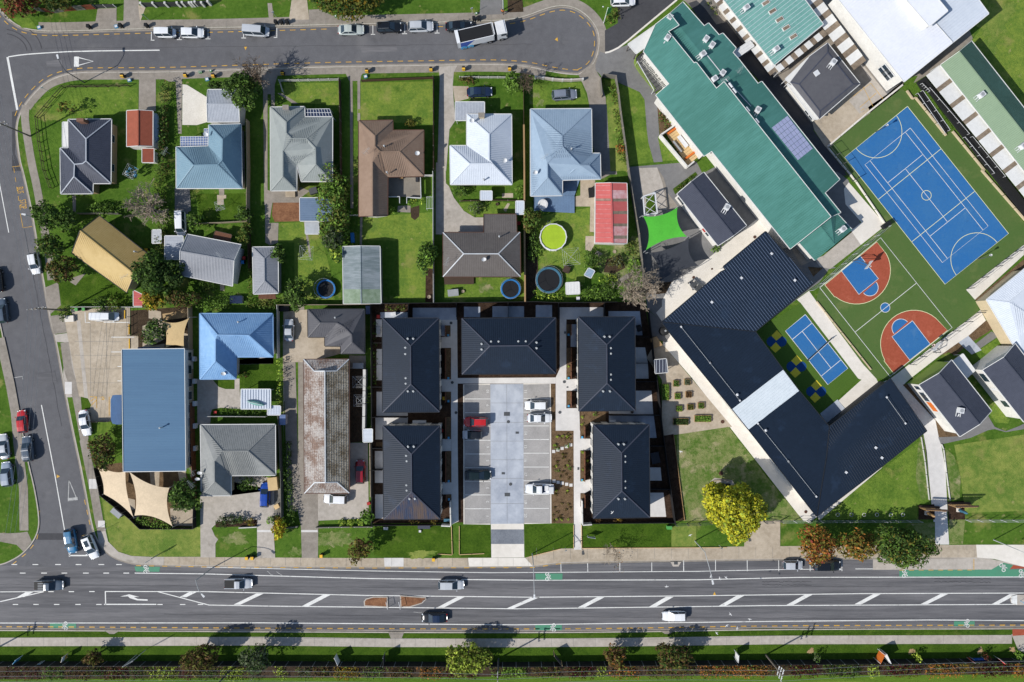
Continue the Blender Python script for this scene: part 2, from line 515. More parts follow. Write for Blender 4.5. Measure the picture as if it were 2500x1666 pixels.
sheet('road',[(-200,1384)]+[(0,1381),(100,1384),(240,1385),(348,1382),(900,1389),(1304,1387),(1700,1371),(2131,1366),(2440,1374),(2700,1390),(2700,1531),(1860,1532),(1610,1538),(1260,1541),(620,1538),(-200,1535)],'asphalt_main',1,base=RB)
sheet('road',q(0,1060,'355,905 590,905 590,965 340,965'),'asphalt_dark',1,base=RB)
sheet('road',q(0,0,'110,1020 150,1015 165,1060 150,1200 135,1400 185,1530 200,1560 110,1560'),'asphalt_dark',1,base=RB)
P2='paint_white'
def rp(name,lines,w,m,layer=3):
 return paint(name,lines,w,m,layer,rd_marks,base=RB)
rd_marks=bpy.data.objects.new('road_markings',None)
rd_marks['kind']='structure'
link(rd_marks)
ORG[rd_marks.name]=Vector((0,0,0))
ln1=q(0,1060,'1228,1268 1867,1276')[:1]+[(500,1401.5),(900,1413),(1300,1417),(1700,1416),(1950,1410),(2500,1409),(2600,1409)]
rp('lane_line',[ln1],0.16,P2)
rp('lane_line',[q(400,1060,'340,1213 1867,1248')+q(1200,1060,'0,1265 1867,1252')+q(1600,1060,'1130,1236 1703,1230')],0.12,P2)
rp('lane_line',[[(0,1445.5)]+q(0,1060,'400,1437')],0.14,P2)
rp('lane_line',[q(0,1060,'960,1436 1867,1437')+q(400,1060,'1867,1472')+q(800,1060,'1867,1488')+q(1200,1060,'1867,1475')+q(1600,1060,'1867,1455')+q(2000,1060,'1867,1450'),],0.16,P2)
B_=lambda x,y,o=0:(o+x/3.677,1440+y/3.677)
rp('lane_line',[[B_(1870,138),B_(2353,147),B_(2353,172,620),B_(600,166,1240),B_(2353,143,1240),B_(2353,132,1860)]],0.16,P2)
rp('lane_line',[[B_(0,300),B_(2353,298),B_(2353,316,620),B_(1000,303,1240),B_(2353,285,1240),B_(1500,272,1860),B_(2353,278,1860)]],0.16,P2)
rp('lane_line',[q(0,1060,'960,1434 963,1555'),q(0,1060,'950,1553 1425,1553')],0.2,P2)
rp('lane_line',[[B_(1415,18),B_(1875,138)],[B_(395,18),B_(0,108)]],0.16,P2)
hb=[(1705,18,1610,68,0),(2300,35,2095,135,0),(620,47,430,148,620),(1825,65,1645,160,620),(2500,66,2270,168,620),(800,68,620,164,1240),(1420,64,1260,158,1240),(2055,53,1890,148,1240),(390,43,220,138,1860),(1000,40,830,132,1860),(1605,38,1425,130,1860),(2225,40,2060,132,1860),(235,20,155,66,0)]
for x0,y0,x1,y1,o in hb:
 sheet('hatch_bar',[B_(x0,y0,o),B_(x0+68,y0,o),B_(x1+62,y1,o),B_(x1,y1,o)],P2,3,rd_marks,base=RB)
for y,xs in((1190,(130,323,529,716,924,1085)),(1268,(207,402,587,783,968,1151))):
 rp('broken_line',[q(0,1060,'%d,%d %d,%d'%(x-26,y,x+26,y))for x in xs],0.16,P2)
rp('broken_line',[[B_(x-24,y),B_(x+24,y)]for x,y in((457,18),(641,18),(825,17))],0.16,P2)
rp('broken_line',[[B_(x-24,133),B_(x+24,133)]for x in(139,324,509,700,888,1436,1640,1800)],0.16,P2)
sheet('turn_arrow',[B_(x,y)for x,y in((1078,62),(1160,42),(1252,66),(1200,66),(1235,83),(1325,87),(1325,100),(1230,96),(1165,76),(1150,60))],P2,3,rd_marks,base=RB)
for a,b in(('632,1180','634,1262'),('876,1178','878,1260'),('1170,1175','1170,1258'),('1461,1172','1461,1256'),('1751,1168','1751,1254')):
 rp('bay_line',[q(1200,1060,a+' '+b)],0.12,P2)
for x in(258,548,837,1124,1410,1700):
 rp('bay_line',[q(1600,1060,'%d,1150 %d,1250'%(x,x+1))],0.12,P2)
rp('bay_line',[q(2000,1060,'207,1140 207,1235'),q(2000,1060,'170,1235 212,1235'),q(2000,1060,'330,1230 490,1230')],0.12,P2)
def yellow(line,off):
 c=WL(S1(line),0)
 o=offset_line(c,off)
 px=[(p.x/SC+NX,NY-p.y/SC)for p in o]
 return dashes(px,1.05,0.92)
rp('yellow_dashes',yellow(k_north[1:9],-0.75)+yellow(k_north[9:],-0.75),0.13,'paint_yellow')
rp('yellow_dashes',yellow(k_south[:19],-0.75),0.13,'paint_yellow')
rp('yellow_dashes',yellow([(p[0],p[1]-7.5)for p in reversed(k_bottom)],0.0),0.18,'paint_yellow')
rp('yellow_dashes',dashes(q(0,1060,'1240,1200 1867,1212')+q(400,1060,'1867,1222')+q(800,1060,'1867,1218')+q(1200,1060,'400,1215 640,1180'),0.95,1.55),0.14,'paint_yellow')
rp('yellow_dashes',dashes(q(0,1060,'770,600 830,870'),0.95,1.0)+dashes(q(0,1060,'360,700 360,850 330,980 250,1080 100,1200'),0.95,1.3),0.13,'paint_yellow')
rp('centre_line',[smooth_line(q(0,0,'75,520 200,500 400,485 700,468 1455,459'),1)],0.2,P2)
rp('limit_line',[q(0,0,'68,522 158,1003')],0.42,P2)
rp('give_way_triangle',[q(0,0,'690,520 850,560 690,604'),],0.2,P2)
rp('give_way_triangle',[q(0,0,'697,518 697,610')],0.95,P2)
rp('parking_tee',[q(0,0,'1380,292 1380,368'),q(0,0,'1374,368 1408,368'),q(0,0,'1635,270 1635,363'),q(0,0,'1613,363 1658,363')]+[q(400,0,'%d,%d %d,%d'%t)for t in((403,270,403,356),(380,356,425,356),(727,262,727,348),(706,348,750,348),(1030,256,1030,343),(1003,343,1034,343))]+[q(800,0,'%d,%d %d,%d'%t)for t in((412,232,412,315),(393,315,432,315),(703,222,703,309),(678,309,724,309),(998,215,998,303),(976,303,1020,303),(1320,222,1320,262))],0.13,P2)
def tri(p,r,m,ang):
 sheet('speed_marker',[(p[0]+r*math.cos(ang+a),p[1]+r*math.sin(ang+a)*1.15)for a in(0,2.2,-2.2)],m,3,rd_marks,base=RB)
tri(q(400,0,'745,440')[0],4.5,'paint_yellow',1.57)
tri(q(1200,0,'595,362')[0],5,'paint_yellow',0.9)
tri(q(0,1060,'528,386')[0],5,'paint_yellow',0.0)
tri(B_(1855,40,1240),5,'paint_yellow',-1.57)
rp('centre_line',[q(0,400,'-10,150 80,628')],0.16,P2)
rp('centre_line',[q(0,740,'378,930 500,1568')+q(0,1060,'590,885')],0.18,P2)
rp('limit_line',[q(0,1060,'632,1108 800,1108'),q(0,1060,'634,1095 634,1120')],0.25,P2)
rp('give_way_triangle',[q(0,1060,'629,420 622,612 705,602 629,420')],0.18,'paint_worn')
rp('give_way_triangle',[q(0,1060,'618,596 708,588')],0.5,'paint_worn')
rp('parking_tee',[q(0,740,'112,684 205,670 208,696')],0.12,'paint_worn')
rp('bus_stop_box',[q(0,400,'110,30 188,20 180,0'),q(0,400,'185,455 210,585 292,572')]+dashes(q(0,400,'125,40 190,450'),0.9,0.9),0.1,'paint_yellow')
text('bus_stop_lettering','BUS',q(0,400,'180,240')[0],1.75,'paint_yellow',rd_marks,math.radians(-83),RB,4,0.42)
text('bus_stop_lettering','STOP',q(0,400,'205,368')[0],1.75,'paint_yellow',rd_marks,math.radians(-83),RB,4,0.42)
def bicycle_mark(p,s,flip,ang=0.0):
 L=[]
 for cx in(-0.55,0.55):
  L.append([(cx+0.36*math.cos(a*math.pi/6),0.36*math.sin(a*math.pi/6))for a in range(13)])
 L+=[[(-0.55,0),(-0.2,0.55),(0.4,0.55),(0.55,0)],[(-0.2,0.55),(0.0,0.0),(0.4,0.55)],[(-0.55,0),(0,0)],[(0.4,0.55),(0.35,0.78),(0.6,0.8)],[(-0.35,0.66),(-0.08,0.66)]]
 out=[]
 for l in L:
  o=[]
  for x,y in l:
   X,Y=(y-0.3)*s*flip,x*s
   o.append((p[0]+(X*math.cos(ang)-Y*math.sin(ang))/SC,p[1]+(X*math.sin(ang)+Y*math.cos(ang))/SC))
  out.append(o)
 rp('bicycle_symbol',out,0.13,P2,5)
for pts,c,fl in((q(0,1060,'1225,1208 1460,1211 1452,1256 1238,1254'),q(0,1060,'1338,1233')[0],1),(q(1200,1060,'400,1272 648,1272 645,1330 402,1330'),q(1200,1060,'520,1300')[0],1),([B_(448,302),B_(682,302),B_(685,346),B_(448,346)],B_(578,325),-1),([B_(245,318,1240),B_(485,316,1240),B_(485,365,1240),B_(245,365,1240)],B_(400,341,1240),-1),([B_(1725,285,1860),B_(1910,283,1860),B_(1910,328,1860),B_(1725,330,1860)],B_(1835,303,1860),-1)):
 sheet('cycle_lane_box',pts,'paint_green',3,rd_marks,base=RB)
 bicycle_mark(c,0.85,fl)
sheet('cycle_lane_box',q(2000,1060,'730,1240 1570,1236 1680,1172 1768,1196 1735,1235 1900,1232 1900,1300 730,1300'),'paint_green',3,rd_marks,base=RB)
bicycle_mark(q(2000,1060,'785,1272')[0],0.85,1)
bicycle_mark(q(2000,1060,'1683,1212')[0],0.9,1,-0.45)
bicycle_mark(q(2000,1060,'1850,1272')[0],0.85,1)
sheet('bus_bay',q(2000,1060,'490,1142 1450,1132 1640,1160 1680,1172 1570,1236 490,1238'),'concrete',2,base=RB)
rp('bus_stop_box',dashes(q(2000,1060,'730,1242 1410,1240'),0.95,0.9)+[q(2000,1060,'1410,1140 1410,1240')],0.12,'paint_yellow',5)
sheet('footpath',q(2000,1060,'1790,1175 1880,1180 1880,1225 1730,1230'),'court_red',2,base=RB)
for a,b in((q(0,400,'60,0 300,1290'),0.05),(q(0,400,'0,10 240,1320'),0.05)):
 pass
isl=thing('traffic_island','brown paved traffic island with kerb and gap in the road centre','traffic island',W(B_(1270,105,620),RB))
for nm,P in(('nose',[(990,150),(985,105),(1005,80),(1070,62),(1200,62),(1205,160)]),('nose',[(1310,50),(1545,68),(1550,85),(1510,125),(1400,158),(1315,160)])):
 w=[W(B_(x,y,620))for x,y in P]
 V,F=prism(w,RB,0.03)
 o=mk(nm,V,F,'concrete',isl)
 V,F=prism(inset(w,0.2),0.03,0.045)
 mk('paving',V,F,'brick_paving',o)
for x in(1200,1313):
 mk('guard_rail',*tube([W(B_(x-6,95,620)),W(B_(x-6,95,620))+Vector((0,0,1)),W(B_(x+8,158,620))+Vector((0,0,1)),W(B_(x+8,158,620))],0.05),'metal_white',isl)
mk('keep_left_post',*tube([W(B_(1520,95,620)),W(B_(1520,95,620))+Vector((0,0,1.1))],0.05),'metal_white',isl)
isl2=thing('traffic_island','white nosed pale concrete traffic island at the right edge of the road','traffic island',W(B_(2300,92,1860),RB))
w=[W(B_(x,y,1860))for x,y in((2235,90),(2240,60),(2290,45),(2420,45),(2420,140),(2280,138),(2240,120))]
V,F=prism(w,RB,0.03)
mk('kerb_block',V,F,'concrete',isl2)
V,F=prism([W(B_(x,y,1860))for x,y in((2235,90),(2240,60),(2290,48),(2290,136),(2240,120))],0.031,0.05)
mk('white_nose',V,F,'paint_white',isl2)
b0=W(B_(2318,100,1860),0.0)
mk('keep_left_sign',*joinm(tube([b0,b0+Vector((0,0,1.3))],0.04),boxm(b0+Vector((0,0,1.3)),(0.06,0.5,0.6))),'plastic_cyan',isl2)
ribbon('footpath',S1(k_north[4:]),0.24,1.75,'concrete_old',2)
ribbon('footpath',S1(k_south[2:17]),0.24,1.5,'concrete_old',2)
fp=q(0,0,'235,960 225,1060 240,1200 290,1500')+q(0,400,'335,200 405,600 440,800 470,1060')
ribbon('footpath',smooth_line(fp,1),0.75,-0.75,'concrete_old',2)
sheet('footpath',q(0,400,'410,1130 530,1080 555,1290 460,1370 430,1300'),'concrete_old',3)
sheet('footpath',q(0,740,'455,120 590,100 610,270 490,285'),'concrete_old',3)
sheet('footpath',q(0,740,'495,290 610,275 655,480 725,850 640,860 610,860 575,640 600,360 510,355'),'concrete',2)
fp=q(0,740,'590,360 620,600 700,860 770,1240')+q(0,1060,'765,60 850,480 905,800 930,890')
ribbon('footpath',fp,0.8,-0.8,'concrete_old',3)
for b in(box4(0,1060,812,410,886,500),box4(0,1060,893,790,955,850),box4(0,740,592,720,655,830)):
 sheet('footpath',b,'concrete_new',4)
sheet('footpath',q(0,1060,'885,890 955,850 985,980 1080,1075 1200,1112 1370,1120 1830,1120 1867,1120 1867,1200 1300,1186 1150,1166 1010,1108 940,1040 900,980'),'concrete',2)
sheet('footpath',q(400,1060,'0,1120 1867,1132')+q(800,1060,'1867,1130')+q(800,1060,'1867,1203')+q(400,1060,'1867,1213 0,1193'),'concrete_tan',2)
sheet('footpath',q(800,1060,'513,1130 692,1130 692,1208 518,1208'),'concrete_new',3)
sheet('footpath',q(1200,1060,'300,1130 630,1045 1867,1030')+q(1600,1060,'1867,1016')+q(2000,1060,'1440,1010 1440,1126 490,1126')+q(1600,1060,'1300,1135')+q(1200,1060,'1867,1147 650,1168 500,1182 390,1200 340,1180'),'concrete_tan',2)
sheet('footpath',q(2000,1060,'1430,1010 1900,1010 1900,1220 1600,1140 1440,1126'),'concrete_pale',3)
ribbon('footpath',q(0,740,'0,320 30,450 95,750 140,1000')+q(0,1060,'165,100 215,500 220,880'),0.85,-0.85,'concrete_old',3)
sheet('footpath',q(0,1060,'-60,900 80,905 185,900 250,890 290,980 215,1075 150,1010 -60,970'),'concrete_old',2)
cl=[B_(0,470),B_(2353,462),B_(1200,476,620),B_(2353,478,620),B_(1000,472,1240),B_(2353,452,1240),B_(2245,446,1860)]
ribbon('footpath',cl,0.82,-0.82,'concrete',2)
sheet('footpath',[B_(1205,378,620),B_(1350,378,620),B_(1325,440,620),B_(1230,440,620)],'concrete_old',2)
sheet('footpath',[B_(2240,400,1860),B_(2420,400,1860),B_(2420,590,1860),B_(2300,540,1860)],'concrete',2)
sheet('footpath',[B_(2250,355,1860),B_(2420,355,1860),B_(2420,405,1860),B_(2250,415,1860)],'court_red',3)
for x,o in((1000,0),(1425,1240)):
 sheet('drain_inlet',[B_(x-60,370,o),B_(x+70,370,o),B_(x+25,398,o),B_(x-15,398,o)],'concrete_old',2)
def joints(a,b,n,w,m='asphalt_grey',wd=0.03):
 A,B=Vector(a),Vector(b)
 d=(B-A).normalized()
 nn=Vector((-d.y,d.x))*(w/SC/2)
 return[[tuple(A.lerp(B,i/n)-nn),tuple(A.lerp(B,i/n)+nn)]for i in range(n+1)]
sj=bpy.data.objects.new('footpath_joints',None)
sj['kind']='structure'
link(sj)
paint('joint',joints(B_(0,470),B_(2353,462),12,1.6)+joints(B_(0,466,620),B_(2353,478,620),13,1.6)+joints(B_(0,478,1240),B_(2353,452,1240),12,1.6)+joints(B_(0,448,1860),B_(2240,446,1860),11,1.6),0.04,'stone_grey',3,sj)
paint('joint',joints((400,1371),(1290,1373),24,1.5)+joints((1310,1352),(2380,1348),26,2.2),0.035,'stone_grey',4,sj)
paint('joint',joints((310,66),(1200,45),22,1.3)+joints((300,184),(1290,166),26,1.2),0.035,'stone_grey',3,sj)
for p,m in((q(0,0,'890,80 1062,75 1062,212 868,212'),'concrete_old'),(q(0,0,'1130,0 1262,0 1290,210 1125,212'),'concrete_old'),(q(0,0,'1258,50 1330,60 1278,200'),'concrete_tan'),(q(400,0,'945,30 985,30 1002,178 958,178'),'concrete_old'),(q(400,0,'1165,0 1305,0 1325,180 1140,182'),'concrete_tan'),(q(400,0,'1320,90 1420,85 1580,160 1580,180 1325,185'),'concrete_old'),(q(800,0,'1392,0 1590,0 1590,130 1385,140'),'asphalt_grey'),(q(0,0,'1268,700 1420,700 1420,1015 1264,1015'),'concrete_old'),(q(0,0,'1600,720 1660,720 1655,1220 1625,1220'),'concrete_old'),(q(0,0,'1430,690 1640,690 1640,745 1540,745'),'concrete_old'),(q(400,0,'860,660 1050,650 1010,780 1010,975 980,975 975,860 945,860 945,1870 915,1870 905,830'),'concrete_old'),(q(400,0,'1035,850 1075,850 1225,945 1180,950'),'concrete_old'),(q(400,0,'1640,615 1860,610 1800,690 1790,740 1690,740 1662,680'),'concrete_old'),(q(400,0,'1695,735 1720,735 1728,1900 1702,1900'),'concrete_old'),(q(400,0,'1765,735 1790,735 1790,1105 1765,1105'),'concrete_old'),(q(800,0,'1010,610 1180,600 1150,660 1140,780 1150,940 1165,1100 1110,1180 1080,1560 1000,1560 1022,720'),'concrete'),(q(800,400,'988,-10 1075,-10 1078,180 1105,205 1150,310 1240,430 1340,490 1425,490 1425,645 1050,645 985,645'),'concrete'),(q(800,0,'1140,785 1285,788 1285,900 1160,932'),'concrete_tan'),(q(1200,0,'795,685 920,588 950,640 1000,720 1010,800 1040,890 1045,960 890,955 870,850 825,750'),'concrete_old'),(q(1200,0,'890,957 1050,957 1075,1400 1085,1580 990,1600 915,1300'),'asphalt_grey'),(q(1200,400,'1000,70 1140,70 1145,98 1080,100 1000,142'),'concrete_old'),(q(400,400,'920,230 975,250 1110,250 1250,215 1330,250 1240,315 1240,355 990,355 960,540 1045,540 1040,720 970,745 925,720'),'concrete_old'),(q(400,400,'995,355 1238,355 1235,525 1010,530 985,470'),'brick_paving'),(q(400,400,'1275,525 1295,525 1345,850 1325,850'),'concrete_old'),(q(400,400,'1790,480 1812,480 1806,740 1786,740'),'concrete_old'),(q(400,400,'100,225 235,225 248,430 220,440 200,660 100,640'),'asphalt_grey'),(q(400,400,'485,285 568,285 568,315 545,320 545,375 487,375'),'concrete_tan'),(q(400,400,'500,215 550,215 550,290 505,290'),'concrete_old'),(q(0,400,'660,290 692,290 692,440 665,440'),'concrete_old'),(q(0,400,'660,1040 780,1000 690,1110 640,1080'),'concrete_old'),(q(400,400,'510,1095 550,1095 552,1160 515,1155'),'concrete_tan'),(q(800,400,'755,405 835,380 835,480 795,515 760,490'),'soil'),(q(800,400,'640,385 755,380 755,445 635,440'),'concrete_old'),(q(800,400,'1590,270 1690,270 1690,310 1590,310'),'concrete_tan'),(q(800,400,'1600,420 1640,360 1662,365 1625,440'),'concrete_tan'),(q(800,400,'895,950 965,960 965,1265 890,1260'),'mulch'),(q(1200,400,'810,150 945,150 935,390 810,390 757,390 757,300 810,290'),'concrete_tan'),(q(1200,400,'900,390 935,390 935,625 895,620'),'concrete_tan'),(q(1200,400,'857,660 938,660 935,745 905,800 855,785'),'concrete_tan'),(q(1200,400,'310,560 400,480 425,960 405,1190 340,1250 310,1250'),'soil'),(q(1200,400,'980,745 1230,745 1340,560 1350,1000 1150,1090 980,980'),'lawn_patchy'),(q(1200,400,'1050,870 1180,830 1220,950 1120,1000 1020,990'),'soil'),(q(800,0,'1640,0 1775,0 1785,110 1640,115'),'soil')):
 nm='driveway' if m in('concrete','concrete_old','asphalt_grey')else('garden_bed' if m in('soil','mulch')else 'paving')
 sheet(nm,p,m,3)
sheet('gravel_yard',q(400,0,'170,770 210,775 390,885 402,1112 300,1142 168,1140'),'gravel_white',3)
for p,m in((q(0,0,'310,950 600,800 1255,800 1262,1010 620,1090 400,1100'),'lawn'),(q(400,0,'1110,760 1610,755 1612,960 1190,940 1080,860'),'lawn_bright'),(q(800,0,'300,755 960,742 965,1140 300,1100'),'lawn_bright'),(q(1200,0,'340,765 820,755 890,955 510,960 345,960'),'lawn'),(q(800,0,'0,760 115,755 118,960 0,960'),'lawn_bright'),(q(800,400,'325,490 960,440 965,1235 640,1235 640,700 310,700'),'lawn_bright'),(q(400,400,'1045,545 1290,530 1310,650 1430,650 1500,900 1560,1240 1050,1240 1190,1090 1190,720 1045,715'),'lawn_bright'),(q(800,400,'1080,1040 1590,1040 1790,980 1795,1240 1060,1240'),'lawn'),(q(1200,400,'430,480 895,400 895,780 860,800 850,1090 430,950'),'lawn_bright'),(q(0,400,'530,1080 640,1080 1000,960 1150,1170 1190,1280 570,1290'),'lawn_deep'),(q(400,400,'300,275 780,270 780,500 330,530'),'lawn_deep'),(q(1200,0,'1150,760 1340,830 1395,910 1415,1180 1430,1300 1480,1480 1250,1510'),'lawn'),(q(1200,0,'1045,900 1130,730 1250,1560 1080,1560 1060,1100'),'lawn_dry'),(q(1200,0,'1515,1250 1530,1240 1700,1460 1560,1470'),'lawn'),(q(0,1060,'920,550 950,600 1300,850 1830,850 1830,1118 1370,1118 1200,1110 1080,1070 1000,990 960,800'),'lawn_dry'),(q(0,0,'100,160 270,165 350,260 200,255'),'lawn'),(q(800,400,'1180,355 1715,350 1715,460 1340,488 1240,428'),'lawn'),(q(400,740,'690,560 1045,500 1050,730 690,785'),'lawn_deep')):
 sheet('lawn',p,m,2)
def patch(c,r,m,seed,layer=3,asp=1.0,name='worn_patch'):
 g=random.Random(seed)
 ph=[g.uniform(0,6.28)for _ in range(4)]
 P=[]
 for i in range(90):
  a=2*math.pi*i/90
  rr=r*(1+0.22*math.sin(2*a+ph[0])+0.15*math.sin(3*a+ph[1])+0.1*math.sin(5*a+ph[2])+0.12*math.sin(9*a+ph[3])+g.uniform(-.16,.16))
  P.append((c[0]+rr*math.cos(a)*asp,c[1]+rr*math.sin(a)))
 return sheet(name,P,m,layer)
patch(q(800,0,'325,1015')[0],10,'lawn_dry',1)
patch(q(1200,0,'410,910')[0],15,'lawn_patchy',2)
patch(q(1200,0,'395,915')[0],10,'lawn',3,4)
patch(q(800,400,'1435,1130')[0],14,'lawn_patchy',4)
patch(q(800,400,'420,560')[0],14,'lawn_dry',5)
patch(q(400,1060,'650,955')[0],12,'lawn_patchy',6,asp=2.8)
patch(q(400,1060,'1200,1075')[0],12,'lawn_patchy',7,asp=1.2)
patch(q(400,1060,'1550,960')[0],20,'lawn_patchy',8,asp=2.0)
patch(q(800,1060,'60,950')[0],18,'lawn_patchy',9,asp=1.8)
patch(q(800,1060,'850,1095')[0],9,'lawn_dry',10,asp=3.6)
sheet('car_park',q(0,740,'590,150 670,120 640,60 1185,40 1185,300 1260,300 1260,420 1110,420 1110,1100 1010,1080 820,1080 740,860 720,850 610,270'),'concrete_tan',3)
cpj=q(0,740,'730,180 790,900')
paint('car_park_lines',[q(0,740,'775,85 778,178 822,178'),q(0,740,'945,177 1180,177'),q(0,740,'1013,312 1225,312'),q(0,740,'1013,447 1105,447'),q(0,740,'1070,579 1105,579'),q(0,740,'1070,711 1105,711')],0.13,'paint_white',6)
paint('car_park_lines',[q(0,740,'820,855 880,855 882,960'),q(0,740,'825,895 878,857'),q(0,740,'830,935 880,885'),q(0,740,'995,855 995,1030')],0.12,'paint_yellow',6)
paint('car_park_lines',[q(0,740,'917,862 935,855 945,862 950,875 940,883 925,880'),q(0,740,'935,870 940,885')],0.12,'paint_yellow',6)
paint('car_park_joints',[q(0,740,'%d,190 %d,900'%(x,x+5))for x in(822,970)]+[q(0,740,'680,%d 1105,%d'%(y,y))for y in(352,478,602,728)],0.05,'stone_grey',5)
paint('car_park_joints',[q(0,740,'715,160 790,900')],0.7,'concrete',4)
sheet('lawn',q(0,740,'735,855 800,870 830,930 820,965 745,975'),'lawn_deep',4)
sheet('lawn',q(0,740,'820,1080 1010,1080 1050,1200 1050,1460 860,1470 830,1220'),'lawn',4)
sheet('play_area',q(0,1060,'885,290 1110,260 1130,340 1690,335 1780,650 1790,845 1300,850 1215,765 950,560'),'bark_mulch',3)
for b in(q(0,1060,'1365,350 1455,345 1450,475 1375,475'),q(0,1060,'1550,680 1780,670 1780,840 1560,830'),q(0,1060,'1150,580 1230,600 1230,690 1190,690'),q(0,1060,'1620,340 1690,335 1700,420 1640,440')):
 sheet('play_path',b,'concrete_tan',4)
sheet('play_area',q(0,400,'1190,1340 1740,1300 1745,1700 1660,1850 1200,1800'),'soil',3)
for p in(q(0,400,'1355,1320 1467,1350 1470,1430 1355,1410'),q(0,400,'1300,1480 1480,1420 1500,1600 1300,1700'),q(0,400,'1240,1690 1500,1640 1510,1840 1250,1810'),q(0,400,'1660,1540 1740,1560 1735,1720 1680,1700')):
 sheet('play_path',p,'concrete_tan',4)
sheet('play_path',q(0,400,'1480,1370 1550,1360 1740,1310 1720,1400 1490,1430'),'sand',4)
sheet('driveway',q(400,740,'305,695 440,700 445,560 1000,490 1000,555 840,560 840,495 1000,495 1000,555 650,560 650,690 690,690 690,785 705,965 520,960 430,1030 420,1110 305,1110'),'concrete',3)
sheet('lawn',q(400,740,'445,700 645,700 645,785 560,785 500,765'),'lawn_deep',4)
sheet('lawn',q(400,740,'425,1020 440,970 520,955 690,965 940,970 940,1025 430,1025'),'lawn_deep',4)
sheet('lawn',q(400,740,'690,560 840,558 1050,555 1050,780 690,785'),'lawn_deep',4)
sheet('driveway',q(400,1060,'330,380 612,380 612,560 610,370 880,380 960,400 1005,510 1005,745 850,830 465,830 435,860 465,930 495,960 470,1000 470,1125 335,1125'),'concrete',3)
sheet('driveway',q(400,1060,'850,740 1005,740 1000,870 1015,1130 850,1130'),'concrete',4)
sheet('driveway',q(400,1060,'1225,-1195 1280,-1195 1280,540 1410,540 1405,1130 1258,1130 1250,850 1210,640 1205,260 1225,200'),'concrete_old',3)
sheet('driveway',q(400,740,'1090,80 1310,60 1315,312 1468,312 1468,395 1612,395 1612,462 1440,510 1275,540 1200,540 1200,1900 1100,1900 1085,540'),'concrete_tan',3)
sheet('driveway',q(400,740,'1090,540 1200,540 1230,1700 1210,1900 1130,1900'),'concrete_old',4)
sheet('driveway',q(400,1060,'1405,540 1690,540 1690,80 1860,80 1867,700 1860,770 1405,790'),'concrete',4)
for y0,y1,xx in((875,895,(850,1000)),(875,895,(1253,1402))):
 sheet('driveway_strip',q(400,1060,'%d,%d %d,%d %d,%d %d,%d'%(xx[0],y0,xx[1],y0,xx[1],y1,xx[0],y1)),'concrete_new',5)
sheet('garden_bed',q(400,1060,'1005,510 1085,490 1085,740 1005,745'),'gravel_grey',4)
sheet('garden_bed',q(400,1060,'1095,-300 1130,-300 1160,560 1250,830 1090,840'),'lawn_deep',4)
sheet('garden_bed',q(400,1060,'470,800 850,780 850,840 470,850'),'mulch',5)
sheet('yard',q(400,740,'1690,480 1840,480 1845,1260 1690,1275'),'concrete_old',4)
sheet('yard',q(400,740,'1690,600 1840,600 1845,1260 1690,1275'),'soil',5)
sheet('yard',q(800,740,'405,0 2900,-10 2900,60 2990,560 3120,1400 3170,2010 2310,2010 2310,1990 415,2010'),'mulch',2)
